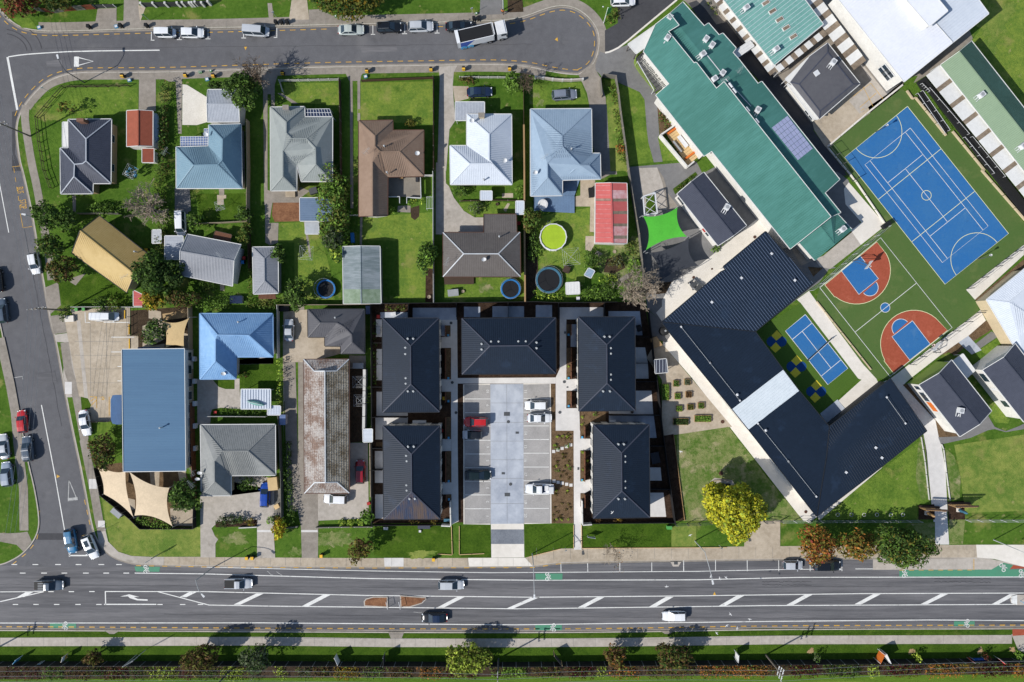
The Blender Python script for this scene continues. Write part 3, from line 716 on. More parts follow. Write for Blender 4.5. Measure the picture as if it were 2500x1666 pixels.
for p,m in((q(800,740,'480,85 728,85 728,140 480,140'),'concrete_blue'),(q(800,740,'775,45 1170,45 1175,160 1015,160 775,140'),'concrete_blue'),(q(800,740,'1015,155 1180,155 1185,690 1185,740 1185,1270 1193,1970 1195,1990 1130,2020 1125,990 1125,310 1030,300'),'concrete_new'),(q(800,740,'1025,310 1125,310 1125,410 1025,410'),'concrete_new'),(q(800,740,'1025,695 1125,695 1125,810 1025,810'),'concrete_new'),(q(800,740,'1030,1240 1125,1240 1125,1350 1030,1350'),'concrete_new'),(q(800,740,'1030,1635 1130,1635 1130,1745 1030,1745'),'concrete_new'),(q(800,740,'1035,205 1080,205 1080,300 1035,300'),'concrete_blue'),(q(800,740,'1185,685 2078,680 2078,735 1185,735'),'concrete_new'),(q(1200,740,'622,40 1020,40 1020,130 790,130 790,150 682,150 682,960 800,960 806,1165 585,1165 585,680 622,600'),'concrete_new'),(q(800,740,'1243,35 1390,35 1390,130 1243,130'),'concrete_blue'),(q(800,740,'1502,30 1790,30 1790,130 1502,130'),'concrete_blue'),(q(800,740,'1897,20 2045,20 2045,130 1897,130'),'concrete_blue'),(q(800,740,'2560,75 2845,75 2870,295 2800,295 2560,140'),'concrete_blue'),(q(800,740,'445,420 505,420 505,560 445,560'),'concrete_new'),(q(800,740,'445,563 505,563 505,705 445,705'),'concrete_new'),(q(800,740,'445,810 505,810 505,1000 730,1000 730,1030 445,1030'),'concrete_new'),(q(800,740,'435,1040 730,1040 730,1120 505,1120 505,1245 435,1245'),'concrete_new'),(q(800,740,'430,1350 510,1350 510,1510 430,1510'),'concrete_new'),(q(800,740,'430,1515 510,1515 510,1640 430,1640'),'concrete_new'),(q(800,740,'432,1745 515,1745 515,1965 432,1965'),'concrete_new'),(q(800,740,'440,150 500,150 500,310 440,310'),'concrete_new'),(q(1200,740,'1305,405 1400,405 1425,548 1310,548'),'concrete_new'),(q(1200,740,'1310,548 1425,548 1432,690 1310,690'),'concrete_new'),(q(1200,740,'1310,800 1458,800 1475,1015 1310,1015 1070,1010 1070,985 1310,985'),'concrete_new'),(q(1200,740,'1070,1022 1478,1022 1505,1230 1440,1230 1440,1110 1070,1110'),'concrete_blue'),(q(1200,740,'1440,1500 1540,1500 1552,1620 1440,1620'),'concrete_new'),(q(1200,740,'1442,1730 1568,1730 1592,1950 1445,1950'),'concrete_new'),(q(1200,740,'748,1165 808,1165 820,2250 752,2250'),'concrete_new'),(q(1200,740,'808,1235 930,1240 930,1340 808,1345'),'concrete_new'),(q(1200,740,'808,1630 930,1600 930,1690 850,1735 808,1735'),'concrete_new'),(q(1200,740,'680,700 790,690 790,800 680,800'),'concrete_new'),(q(1200,740,'722,195 790,195 790,400 722,400'),'concrete_blue'),(q(800,740,'440,1270 505,1270 505,1310 440,1310'),'bark_mulch')):
 sheet('path' if m=='concrete_new' else 'patio',p,m,3)
sheet('garden_bed',q(1200,740,'545,1165 748,1165 748,2010 545,2010'),'bark_mulch',4)
sheet('garden_bed',q(1200,740,'810,990 1040,985 1040,1090 890,1090 810,1240'),'bark_mulch',4)
sheet('garden_bed',q(1200,740,'540,735 582,735 582,1165 545,1165'),'bark_mulch',4)
cp=sheet('car_park',q(800,740,'1237,740 2035,735 2045,2010 1240,2015'),'paver',4)
sheet('aisle',q(800,740,'1483,742 1783,740 1788,2015 1488,2015'),'concrete_blue',5,cp)
sheet('crossing',q(800,740,'1488,2015 1788,2012 1792,2320 1492,2322'),'concrete_pale',5,cp)
sheet('paver_band',q(800,1060,'1490,870 1788,870 1788,1003 1490,1003'),'paver_dark',6,cp)
sheet('crossing',q(800,1060,'1280,1130 1800,1128 1870,1205 1290,1208'),'concrete_pale',4,cp)
bl=[q(800,740,'1252,%d 1484,%d'%(y,y))for y in(875,1000,1127,1252,1377,1502,1627,1750,1876)]
br=[q(1200,740,'292,%d 524,%d'%(y,y))for y in(870,995,1121,1245,1370,1496,1621,1745,1873)]
paint('bay_line',bl+br,0.13,'paint_white',7,cp)
paint('edge_strip',[q(800,740,'1480,742 1240,744 1243,2016 1484,2016'),q(1200,740,'290,738 535,738 542,2008 300,2010')],0.2,'concrete_pale',7,cp)
paint('aisle_joint',[q(800,740,'1632,745 1636,2010')]+[q(800,740,'1486,%d 1786,%d'%(y,y))for y in(912,1090,1260,1430,1600,1830)],0.04,'stone_grey',7,cp)
for y,s in((808,'10'),(933,'9'),(1058,'8'),(1188,'7'),(1312,'6'),(1437,'5'),(1562,'4'),(1687,'3'),(1812,'2'),(1943,'1')):
 text('bay_number',s,q(800,740,'1460,%d'%y)[0],0.75,'paint_white',cp,math.radians(90),0,8)
for y,s in((808,'11'),(933,'12'),(1058,'13'),(1185,'14'),(1308,'15'),(1432,'16'),(1560,'17'),(1687,'18'),(1813,'19'),(1937,'20')):
 text('bay_number',s,q(1200,740,'309,%d'%y)[0],0.75,'paint_white',cp,math.radians(-90),0,8)
def cover(p,r,m='metal_dark',square=0):
 w=W(p,0)
 w.z=0.075
 if square:
  o=bar('drain_grate',w,(r*2,r*square*2,0.04),m)
 else:
  o=mk('manhole_cover',*lathe(w,[(0,0.02),(r,0.02),(r,-0.02)],14),m)
 return o
ci=0
for t,x,y,r,s in((800,1633,1012,.55,.65),(800,1727,1183,.3,.65),(800,1600,1553,.3,.65),(800,1637,1747,.5,.65),(1200,670,270,.16,1.4),(1200,790,1510,.16,1.5),(1200,691,768,.15,.8)):
 ci+=1
 tag(cover(q(t,740,'%d,%d'%(x,y))[0],r,'metal_dark',s),['large dark drain grate beside the red car bay','small dark grate in the aisle opposite bay 14','small dark grate in the aisle beside the dark green car','large dark drain grate at the street end of the aisle','narrow dark grate on the upper apartment path','narrow dark grate on the lower apartment path','tiny square grate by the middle apartment path'][ci-1],'drain grate')
for i,(t,o,x,y,r,lb)in enumerate(((800,740,1647,1083,.3,'round manhole cover in the upper part of the concrete aisle'),(800,1060,1667,457,.3,'round manhole cover in the lower part of the concrete aisle'),(800,740,1125,183,.28,'round manhole cover on the path near the top left apartments'),(800,740,1136,725,.28,'round manhole cover at the left path crossing'),(800,740,1170,1000,.28,'round manhole cover on the left path beside the brown bed'),(1200,740,663,719,.28,'round manhole cover at the right path crossing'),(1200,740,622,998,.28,'round manhole cover on the right concrete landing'),(1600,400,905,669,.3,'brown manhole cover on the pale school path'),(1600,1060,1370,708,.3,'brown manhole cover by the navy school roof tip'),(1600,740,612,1083,.35,'round planted ring on the path near the vegetable beds'),(1600,1060,597,358,.42,'round concrete disc on the bare grass by the yellow tree'),(1600,400,515,960,.18,'small black cover on the pale school path'),(1600,400,348,1038,.28,'brown cover on the pale school yard'))):
 tag(cover(q(t,o,'%d,%d'%(x,y))[0],r,'trim_brown' if t==1600 else 'metal_dark'),lb,'manhole cover')
for i,(x,y)in enumerate(((566,1354),(605,1340),(644,1326),(683,1309),(722,1294))):
 o=bar('stepping_stone',W(q(1200,740,'%d,%d'%(x,y))[0],0.06),(0.6,0.58,0.06),'concrete_new')
 tag(o,'pale stepping stone, number %s from the car park in the upper row'%('one','two','three','four','five')[i],'stepping stone','stepping stones across the mulch bed')
for i,(x,y)in enumerate(((570,430),(607,440),(645,448),(685,458),(724,466))):
 o=bar('stepping_stone',W(q(1200,1060,'%d,%d'%(x,y))[0],0.06),(0.6,0.58,0.06),'concrete_new')
 tag(o,'pale stepping stone, number %s from the car park in the row by the white ute'%('one','two','three','four','five')[i],'stepping stone','stepping stones across the mulch bed')
for p in(q(800,1060,'430,830 1125,830 1135,1090 720,1130 560,1130 420,1100'),q(800,1060,'1205,835 1487,835 1490,1125 1215,1125 1205,1090'),q(1200,1060,'300,828 745,828 745,1040 640,1042 310,1120'),q(1200,1060,'822,825 1640,810 1640,1030 825,1040')):
 sheet('lawn',p,'lawn_deep',3)
sheet('lawn',q(1200,1060,'1640,840 1867,830 1867,1030 1640,1032'),'lawn_dry',3)
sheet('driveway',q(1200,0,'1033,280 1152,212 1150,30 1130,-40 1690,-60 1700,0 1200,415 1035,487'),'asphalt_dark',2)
sheet('path',q(1200,0,'945,600 985,470 1035,487 1240,410 1330,500 1400,480 1640,760 1490,840 1505,880 1530,1235 1515,1250 1560,1475 1480,1482 1430,1300 1415,1180 1395,910 1350,840 1150,750 1130,720 1010,705 950,640'),'asphalt_grey',3)
ribbon('kerb',smooth_line(q(1200,0,'1035,483 1080,475 1180,425 1400,240 1690,0'),1),0.16,-0.16,'concrete_pale',4)
sheet('school_yard',q(1200,0,'1690,-20 1760,10 2000,240 2100,210 2400,500 2500,540 3100,1300 3300,1530')+q(2000,0,'-30,1310 65,1340 760,780 775,740 850,700 900,690 860,760 975,690 1390,370 1400,350 1240,-40')+[(2330,-60),(1650,-60)],'concrete_old',2)
sheet('school_yard',q(1200,400,'1255,30 1867,-20')+q(1600,400,'430,90 560,20 950,470 1050,560 1240,780 1290,800 1450,870 1650,950')+q(2000,400,'90,960 0,1085')+q(1600,400,'1400,1150 910,1530 60,1445')+q(1200,740,'1500,90 1560,180 1430,60')+q(1200,400,'1420,1330 1390,1000 1250,60'),'asphalt_grey',2)
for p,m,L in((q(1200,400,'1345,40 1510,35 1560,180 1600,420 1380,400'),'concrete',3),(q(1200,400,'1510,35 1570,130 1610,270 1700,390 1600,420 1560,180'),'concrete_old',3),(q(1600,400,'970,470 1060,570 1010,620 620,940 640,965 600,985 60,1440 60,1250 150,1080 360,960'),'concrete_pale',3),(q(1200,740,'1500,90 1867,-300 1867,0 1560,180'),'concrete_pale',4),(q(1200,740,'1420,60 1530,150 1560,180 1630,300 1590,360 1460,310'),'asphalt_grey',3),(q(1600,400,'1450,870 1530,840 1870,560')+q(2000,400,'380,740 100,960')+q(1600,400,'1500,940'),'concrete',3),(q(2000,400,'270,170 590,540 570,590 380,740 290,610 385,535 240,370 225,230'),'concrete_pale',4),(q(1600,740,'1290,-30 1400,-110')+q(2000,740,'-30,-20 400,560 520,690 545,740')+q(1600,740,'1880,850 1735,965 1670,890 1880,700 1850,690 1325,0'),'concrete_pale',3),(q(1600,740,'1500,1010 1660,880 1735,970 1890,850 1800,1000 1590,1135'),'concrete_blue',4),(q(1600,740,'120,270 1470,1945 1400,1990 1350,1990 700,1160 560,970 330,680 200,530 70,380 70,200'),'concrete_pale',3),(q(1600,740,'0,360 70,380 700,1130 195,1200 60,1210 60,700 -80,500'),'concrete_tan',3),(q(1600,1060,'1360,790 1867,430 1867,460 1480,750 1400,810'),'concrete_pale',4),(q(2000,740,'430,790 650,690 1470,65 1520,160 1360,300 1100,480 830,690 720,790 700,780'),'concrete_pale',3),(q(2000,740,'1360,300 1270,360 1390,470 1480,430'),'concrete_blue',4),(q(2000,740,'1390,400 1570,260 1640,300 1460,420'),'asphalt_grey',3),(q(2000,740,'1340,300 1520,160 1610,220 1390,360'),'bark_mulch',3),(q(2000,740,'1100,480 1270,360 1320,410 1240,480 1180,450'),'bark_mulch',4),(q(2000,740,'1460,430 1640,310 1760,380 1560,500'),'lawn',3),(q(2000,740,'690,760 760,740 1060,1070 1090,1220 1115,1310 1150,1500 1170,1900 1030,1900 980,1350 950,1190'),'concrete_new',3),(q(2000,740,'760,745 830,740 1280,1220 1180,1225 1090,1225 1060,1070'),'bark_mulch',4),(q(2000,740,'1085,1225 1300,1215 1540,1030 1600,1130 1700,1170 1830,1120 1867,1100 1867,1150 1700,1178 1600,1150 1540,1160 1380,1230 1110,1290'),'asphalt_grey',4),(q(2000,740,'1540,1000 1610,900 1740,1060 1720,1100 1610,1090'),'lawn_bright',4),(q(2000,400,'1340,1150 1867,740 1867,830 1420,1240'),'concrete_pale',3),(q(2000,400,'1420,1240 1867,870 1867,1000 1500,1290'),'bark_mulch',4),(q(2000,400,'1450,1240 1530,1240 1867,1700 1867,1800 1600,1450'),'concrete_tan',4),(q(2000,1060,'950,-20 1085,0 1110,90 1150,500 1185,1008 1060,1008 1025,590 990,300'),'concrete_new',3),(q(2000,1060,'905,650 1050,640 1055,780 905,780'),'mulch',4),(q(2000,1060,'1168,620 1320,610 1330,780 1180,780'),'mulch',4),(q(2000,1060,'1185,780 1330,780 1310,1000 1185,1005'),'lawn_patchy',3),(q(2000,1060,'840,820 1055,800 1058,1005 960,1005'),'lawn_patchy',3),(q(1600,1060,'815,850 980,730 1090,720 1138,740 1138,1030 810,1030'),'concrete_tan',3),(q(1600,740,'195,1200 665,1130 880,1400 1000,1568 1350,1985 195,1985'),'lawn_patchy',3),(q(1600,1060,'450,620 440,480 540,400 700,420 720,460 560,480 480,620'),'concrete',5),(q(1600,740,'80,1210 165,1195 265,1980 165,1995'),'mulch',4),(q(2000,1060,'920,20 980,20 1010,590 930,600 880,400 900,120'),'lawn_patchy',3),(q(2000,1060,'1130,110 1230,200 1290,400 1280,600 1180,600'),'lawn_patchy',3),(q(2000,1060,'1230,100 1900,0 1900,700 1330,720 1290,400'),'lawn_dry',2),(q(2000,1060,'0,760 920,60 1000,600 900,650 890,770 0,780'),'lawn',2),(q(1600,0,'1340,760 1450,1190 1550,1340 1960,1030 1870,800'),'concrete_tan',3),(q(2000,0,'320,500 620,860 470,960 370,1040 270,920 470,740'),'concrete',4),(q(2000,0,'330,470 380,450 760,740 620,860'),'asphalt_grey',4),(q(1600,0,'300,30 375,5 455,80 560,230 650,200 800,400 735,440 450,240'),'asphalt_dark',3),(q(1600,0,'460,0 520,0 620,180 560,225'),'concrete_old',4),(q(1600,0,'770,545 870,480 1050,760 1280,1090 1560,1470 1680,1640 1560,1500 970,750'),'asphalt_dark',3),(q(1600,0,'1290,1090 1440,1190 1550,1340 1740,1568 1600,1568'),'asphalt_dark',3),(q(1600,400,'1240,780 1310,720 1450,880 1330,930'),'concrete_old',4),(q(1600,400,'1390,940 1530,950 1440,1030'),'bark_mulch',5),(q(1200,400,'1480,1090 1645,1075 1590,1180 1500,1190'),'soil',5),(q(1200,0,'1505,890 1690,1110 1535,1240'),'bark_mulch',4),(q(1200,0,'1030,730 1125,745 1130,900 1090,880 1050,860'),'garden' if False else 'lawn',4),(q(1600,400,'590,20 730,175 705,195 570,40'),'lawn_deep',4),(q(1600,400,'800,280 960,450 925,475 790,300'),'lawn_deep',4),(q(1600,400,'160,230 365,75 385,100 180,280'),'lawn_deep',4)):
 nm={'lawn':'lawn','lawn_patchy':'lawn','lawn_dry':'lawn','lawn_bright':'lawn','lawn_deep':'garden_bed','bark_mulch':'garden_bed','mulch':'garden_bed','soil':'garden_bed'}.get(m,'path')
 sheet(nm,p,m,L+1)
paint('four_square_lines',[q(2000,0,s)for s in('310,880 470,760 580,900','370,980 520,850','400,790 490,970','380,1010 410,990')],0.08,'paint_yellow',7)
sheet('field',q(2000,0,'1450,-40 1545,125 1450,290 1390,375 1640,700 1900,1030 1900,-40'),'lawn_bright',2)
patch(q(2000,0,'1600,180')[0],42,'lawn_dry',12,3)
patch(q(2000,0,'1560,420')[0],26,'lawn_dry',13,3,0.7)
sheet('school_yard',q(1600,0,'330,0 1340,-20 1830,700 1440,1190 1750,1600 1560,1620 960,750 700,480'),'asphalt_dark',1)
sheet('school_yard',q(1600,400,'1540,-20 1760,150 1870,560 1790,620 1500,300'),'asphalt_grey',3)
sheet('school_yard',q(1200,0,'1385,470 1640,765 1490,845 1290,600 1310,530'),'asphalt_grey',5)
sheet('path',q(2000,1060,'-20,745 550,275 574,306 0,788'),'concrete_pale',6)
court=sheet('court',q(2000,0,'752,808 860,900 1145,1245 1200,1195 1500,1560')+q(2000,400,'1870,540 1870,735 1340,1150 1420,1240 1455,1325')+q(2000,740,'1470,65 820,545 650,690 520,690 400,560 -30,-20')+q(2000,400,'5,1120 570,625 600,545')+q(2000,0,'65,1340'),'court_green',4)
A,C,D,Bc=q(2000,0,'805,970')[0],q(2000,400,'1727,637')[0],q(2000,400,'1147,1100')[0],q(2000,0,'232,1435')[0]
sheet('netball_court',[A,C,D,Bc],'court_blue',5,court)
def bil(u,v):
 a,b=Vector(A).lerp(Vector(C),u),Vector(Bc).lerp(Vector(D),u)
 return tuple(a.lerp(b,v))
paint('court_line',[[A,C,D,Bc,A],[bil(1/3,0),bil(1/3,1)],[bil(2/3,0),bil(2/3,1)]]+[[bil(.5+.03*math.cos(t*.4),.5+.06*math.sin(t*.4))for t in range(17)]]+[[bil(e+s*(4.9/30.5)*math.sin(t*math.pi/20),.5+(4.9/15.25)*math.cos(t*math.pi/20))for t in range(21)]for e,s in((0,1),(1,-1))],0.1,'line_cream',7,court)
t0,t1,s0,s1=.115,.885,.14,.86
TW=(.22,.78)
paint('court_line',[[bil(t0,s0),bil(t1,s0),bil(t1,s1),bil(t0,s1),bil(t0,s0)],[bil(t0,TW[0]),bil(t1,TW[0])],[bil(t0,TW[1]),bil(t1,TW[1])],[bil(.29,TW[0]),bil(.29,TW[1])],[bil(.71,TW[0]),bil(.71,TW[1])],[bil(.29,.5),bil(.71,.5)]],0.09,'paint_white',8,court)
def key(pts_red,pts_blue,circ):
 sheet('three_point_area',pts_red,'court_red',5,court)
 paint('court_line',[pts_red+pts_red[:1]],0.1,'line_cream',8,court)
 sheet('key',pts_blue,'court_blue',6,court)
 sheet('key',circ,'court_blue',6,court)
 paint('court_line',[pts_blue+pts_blue[:1],circ],0.1,'paint_white',8,court)
def arc(c,r,a0,a1,n=16,k=3.734):
 return[(c[0]+r/k*math.cos(math.radians(a0+(a1-a0)*i/n)),c[1]+r/k*math.sin(math.radians(a0+(a1-a0)*i/n)))for i in range(n+1)]
red1=q(2000,400,'50,1105')+q(2000,400,'140,1215')+arc(q(2000,400,'340,970')[0],310,128,-28,18)+q(2000,400,'525,712')
key(red1,q(2000,400,'370,835 540,1048 362,1192 200,975'),arc(q(2000,400,'462,1130')[0],76,140,-42))
red2=q(2000,740,'680,645 588,525')+arc(q(2000,740,'865,372')[0],306,150,310,18)+q(2000,740,'1170,250')
key(red2,q(2000,740,'850,162 1012,375 825,520 663,308'),arc(q(2000,740,'745,228')[0],82,140,318))
paint('court_line',[q(2000,400,'5,1130 560,675')+q(2000,740,'1212,225 645,670')+q(2000,400,'5,1130'),q(2000,400,'328,1535 885,1090')],0.1,'paint_white',8,court)
cc=q(2000,400,'602,1312')[0]
sheet('centre_circle',arc(cc,43,0,350,20),'court_blue',6,court)
paint('court_line',[arc(cc,43,0,360,24)],0.1,'paint_white',8,court)
mc=sheet('court',q(1600,740,'910,260 1325,0 1865,690 1660,870 1500,1010 1310,800 1165,610'),'turf',4)
sheet('mini_tennis_court',q(1600,740,'1367,105 1755,597 1572,745 1185,255'),'court_blue',5,mc)
paint('court_line',[q(1600,740,'1367,105 1755,597 1572,745 1185,255 1367,105'),q(1600,740,'1428,183 1250,332'),q(1600,740,'1690,520 1512,668'),q(1600,740,'1340,260 1600,592')],0.1,'paint_white',7,mc)
for cx,cy in((1103,352),(1284,580),(1464,807)):
 for i,(dx,dy)in enumerate(((5,-55),(-43,0),(48,0),(-5,55))):
  x,y=cx+dx,cy+dy
  a=(x-51,y+2),(x,y-49),(x+48,y+3),(x-5,y+48)
  if i in(1,2):
   sheet('blue_square',arc(q(1600,740,'%f,%f'%(x,y))[0],46,0,340,14),'court_navy',5,mc)
  else:
   sheet('yellow_square',q(1600,740,' '.join('%f,%f'%p for p in a)),'court_yellow',6,mc)
sheet('field',[B_(-300,800),B_(600,795),B_(2353,775,620),B_(2353,765,1240),B_(2700,755,1860),(2700,1800),(-100,1800)],'field',3)
sheet('hedge_bank',[B_(-300,690),B_(2353,690,620),B_(2700,665,1860),B_(2700,760,1860),B_(2353,780,620),B_(-300,808)],'soil',4)
g5=random.Random(11)
def wander(p,q_,n,a):
 return[(p[0]+(q_[0]-p[0])*i/n+g5.uniform(-a,a),p[1]+(q_[1]-p[1])*i/n+g5.uniform(-a,a))for i in range(n+1)]
rp('sealed_crack',[wander((110,118),(1300,108),60,1.0),wander((60,560),(150,1040),40,1.0),wander((0,1428),(1300,1437),60,.7),wander((1300,1437),(2500,1430),60,.7),wander((400,1500),(2300,1512),70,.8)],.05,'asphalt_dark',2)
for c0,r0 in(((6,130),60),((2,132),76),((10,128),92)):
 rp('tyre_mark',[[(c0[0]+r0*math.cos(t*.06),c0[1]-r0*math.sin(t*.06)*.8)for t in range(2,24)]],.14,'asphalt_dark',2)
for y in(1420,1428):
 rp('tyre_mark',[wander((1860,y),(1980,y+1),24,1.6),wander((2280,y-8),(2420,y-6),24,1.6)],.1,'asphalt_dark',2)
for ox,x,y in((400,940,1250),(400,1030,1255),(620,1460,1500)):
 rp('skid_scrape',[wander((ox+x/3.734,1060+y/3.734)if ox==400 else(1010,1495),(ox+x/3.734+14,1060+y/3.734+10)if ox==400 else(1030,1496),3,1)],.08,'paint_worn',2)
for pts in(q(0,0,'420,560 560,545 575,610 430,625'),q(800,0,'300,420 620,405 640,470 310,480'),q(0,740,'330,640 500,620 520,720 350,740'),q(1200,0,'640,370 700,360 705,400 650,405')):
 sheet('road_patch',pts,'asphalt_dark' if len(pts)%2 else 'asphalt_main',2,rd_marks,base=RB)
def clip_line(poly,p,d):
 ts=[]
 n=len(poly)
 nx,ny=-d[1],d[0]
 for i in range(n):
  a,b=poly[i],poly[(i+1)%n]
  sa=(a[0]-p[0])*nx+(a[1]-p[1])*ny
  sb=(b[0]-p[0])*nx+(b[1]-p[1])*ny
  if(sa>0)!=(sb>0):
   t=sa/(sa-sb)
   x,y=a[0]+t*(b[0]-a[0]),a[1]+t*(b[1]-a[1])
   ts.append((x-p[0])*d[0]+(y-p[1])*d[1])
 ts.sort()
 return[(ts[i],ts[i+1])for i in range(0,len(ts)-1,2)]
def plane_of(P):
 n=Vector((0,0,0))
 for i in range(len(P)):
  a,b=P[i],P[(i+1)%len(P)]
  n+=Vector(((a.y-b.y)*(a.z+b.z),(a.z-b.z)*(a.x+b.x),(a.x-b.x)*(a.y+b.y)))
 n.normalize()
 if n.z<0:
  n=-n
 c=sum(P,Vector())/len(P)
 return n,c
def rib_mesh(P,sp,w=0.06,h=0.035,ang=None,off=0.004):
 n,c=plane_of(P)
 V,F=[],[]
 if ang is None:
  d=Vector((n.x,n.y))
  if d.length<0.02:
   return V,F
  d.normalize()
 else:
  d=Vector((math.cos(ang),math.sin(ang)))
 u=Vector((-d.y,d.x))
 zz=lambda x,y:c.z-(n.x*(x-c.x)+n.y*(y-c.y))/n.z
 s=[u.x*(p.x-c.x)+u.y*(p.y-c.y)for p in P]
 t=min(s)+sp*0.5
 poly=[(p.x,p.y)for p in P]
 while t<max(s):
  p0=(c.x+u.x*t,c.y+u.y*t)
  for a,b in clip_line(poly,p0,d):
   a+=0.06
   b-=0.06
   if b-a<0.15:
    continue
   o=len(V)
   for k in(a,b):
    x,y=p0[0]+d.x*k,p0[1]+d.y*k
    for sgn,hh in((-1,0),(0,h),(1,0)):
     X,Y=x+u.x*sgn*w/2,y+u.y*sgn*w/2
     V.append((X,Y,zz(X,Y)+off+hh))
   F+=[(o,o+3,o+4,o+1),(o+1,o+4,o+5,o+2),(o,o+1,o+2),(o+3,o+5,o+4)]
  t+=sp
 return V,F
def parse_v(ox,oy,s,hz):
 out=[]
 for w in s.split():
  x,y,z=w.split(',')
  z=hz[z]if z in hz else float(z)
  out.append(W((ox+float(x)/3.734,oy+float(y)/3.734),z))
 return out
def visible_edge(a,b,s):
 e=Vector((b[0]-a[0],b[1]-a[1]))
 n=Vector((e.y,-e.x))*s
 m=Vector(((a[0]+b[0])/2,(a[1]+b[1])/2))
 return n.dot(-m)>0,n.normalized()if n.length else n
def add_windows(parent,a,b,s,zt,n=None,w=1.3,h=1.1,sill=0.95,frame='metal_white',pane='glass',z0=0.0,trimmed=True):
 vis,nn=visible_edge(a,b,s)
 L=math.hypot(b[0]-a[0],b[1]-a[1])
 n=n if n is not None else int((L-1.0)/3.4)
 rz=math.atan2(b[1]-a[1],b[0]-a[0])
 for i in range(n):
  t=(i+.5)/n
  c=Vector((a[0]+(b[0]-a[0])*t,a[1]+(b[1]-a[1])*t,z0+sill+h/2))
  f=bar('window',c+Vector((nn.x,nn.y,0))*0.02,(w+.12,0.06,h+.12),frame,parent,rz)
  p=bpy.data.objects.new('pane',cube_mesh(pane))
  link(p,f)
  p.scale=(w/(w+.12),1.3,h/(h+.12))
  p.location=(0,0,0)
def roof_on(t,V,faces,m,ribs=0.0,cap=None,gutter='gutter_white',eave_z=None,rw=0.06,rh=0.035,ribmat=None,name='roof',mats=None,ribs2=0.0):
 n=len(V)
 th=Vector((0,0,0.09))
 FF=[]
 for f in faces:
  P=[V[i]for i in f]
  FF.append(tuple(f)if area(P)>0 else tuple(reversed(f)))
 from collections import defaultdict
 ec=defaultdict(list)
 for k,f in enumerate(FF):
  for i in range(len(f)):
   ec[tuple(sorted((f[i],f[(i+1)%len(f)])))].append((k,f[i],f[(i+1)%len(f)]))
 G=list(FF)+[tuple(i+n for i in reversed(f))for f in FF]
 for e,l in ec.items():
  if len(l)==1:
   _,a,b=l[0]
   G.append((b,a,a+n,b+n))
 ml=[m]+[x for x in(mats or[])if x!=m]
 mi=[ml.index(mats[k])if mats else 0 for k in range(len(FF))]*2+[0]*(len(G)-2*len(FF))
 r=mk(name,list(V)+[v-th for v in V],G,ml,t,mi=mi)
 if ribs:
  RV,RF,RM=[],[],[]
  for k,f in enumerate(FF):
   v,ff=rib_mesh([V[i]for i in f],ribs,rw,rh)
   o=len(RV)
   RV+=v
   RF+=[tuple(i+o for i in x)for x in ff]
   if ribs2:
    nn_,_=plane_of([V[i]for i in f])
    v,ff=rib_mesh([V[i]for i in f],ribs2,0.12,0.06,math.atan2(nn_.x,-nn_.y))
    o=len(RV)
    RV+=v
    RF+=[tuple(i+o for i in x)for x in ff]
   RM+=[ml.index(mats[k])if mats else 0]*(len(RF)-len(RM))
  if RV:
   rb=mk('ribs',RV,RF,[ribmat]if ribmat else ml,r,kind='stuff',mi=None if ribmat else RM)
 ez=eave_z if eave_z is not None else min(v.z for v in V)
 GV,GF=[],[]
 for e,l in ec.items():
  a,b=V[l[0][1]],V[l[0][2]]
  if(a-b).length<0.4:
   continue
  if len(l)==2:
   na,ca=plane_of([V[i]for i in FF[l[0][0]]])
   nb,cb=plane_of([V[i]for i in FF[l[1][0]]])
   if cap and(cb-a).dot(na)<-0.02:
    off=Vector((0,0,0.045))
    beam('ridge_cap',a+off,b+off,0.2,0.05,cap,r)
  elif gutter:
   level=abs(a.z-b.z)<0.25
   d=Vector((b.y-a.y,a.x-b.x,0)).normalized()
   off=d*(0.06 if level else 0.02)+Vector((0,0,-0.03 if level else 0.03))
   beam('gutter' if level else 'barge_board',a+off,b+off,0.12 if level else 0.09,0.12,gutter,r)
 return r
def house(name,label,ox,oy,vs,faces,ring,roofm,wallm,e=2.8,r=4.6,ribs=0.4,cap=None,gutter='gutter_white',ins=0.5,cat='house',win=True,extra=None,mats=None,ribmat=None,rh=0.03,rw=0.07,group=None,ribs2=0.0,hz=None,base=0.0):
 z={'e':e,'r':r}
 z.update(hz or{})
 V=parse_v(ox,oy,vs,z)
 fc=[[int(i)for i in f.split()]for f in faces.split('|')]
 rg=[V[int(i)]for i in ring.split()]
 c=sum(rg,Vector())/len(rg)
 t=thing(name,label,cat,(c.x,c.y,0),group)
 roof_on(t,V,fc,roofm,ribs,cap or roofm,gutter,mats=mats,ribmat=ribmat,rh=rh,rw=rw,ribs2=ribs2)
 walls_on(t,rg,wallm,ins,win,base)
 return t
def walls_on(t,rg,wallm,ins=0.5,win=True,base=0.0,n=None,wk=None):
 P=inset(rg,ins)
 k=len(P)
 s=1 if area(rg)>0 else-1
 top=[v.z-0.1 for v in rg]
 V=[(p.x,p.y,base)for p in P]+[(p.x,p.y,top[i])for i,p in enumerate(P)]
 F=[(i,(i+1)%k,k+(i+1)%k,k+i)for i in range(k)]
 if s<0:
  F=[tuple(reversed(f))for f in F]
 w=mk('wall',V,F,wallm,t)
 if win:
  for i in range(k):
   a,b=P[i],P[(i+1)%k]
   if(a-b).length>2.6 and abs(top[i]-top[(i+1)%k])<0.3:
    add_windows(w,a,b,s,top[i],**(wk or{}))
 return w
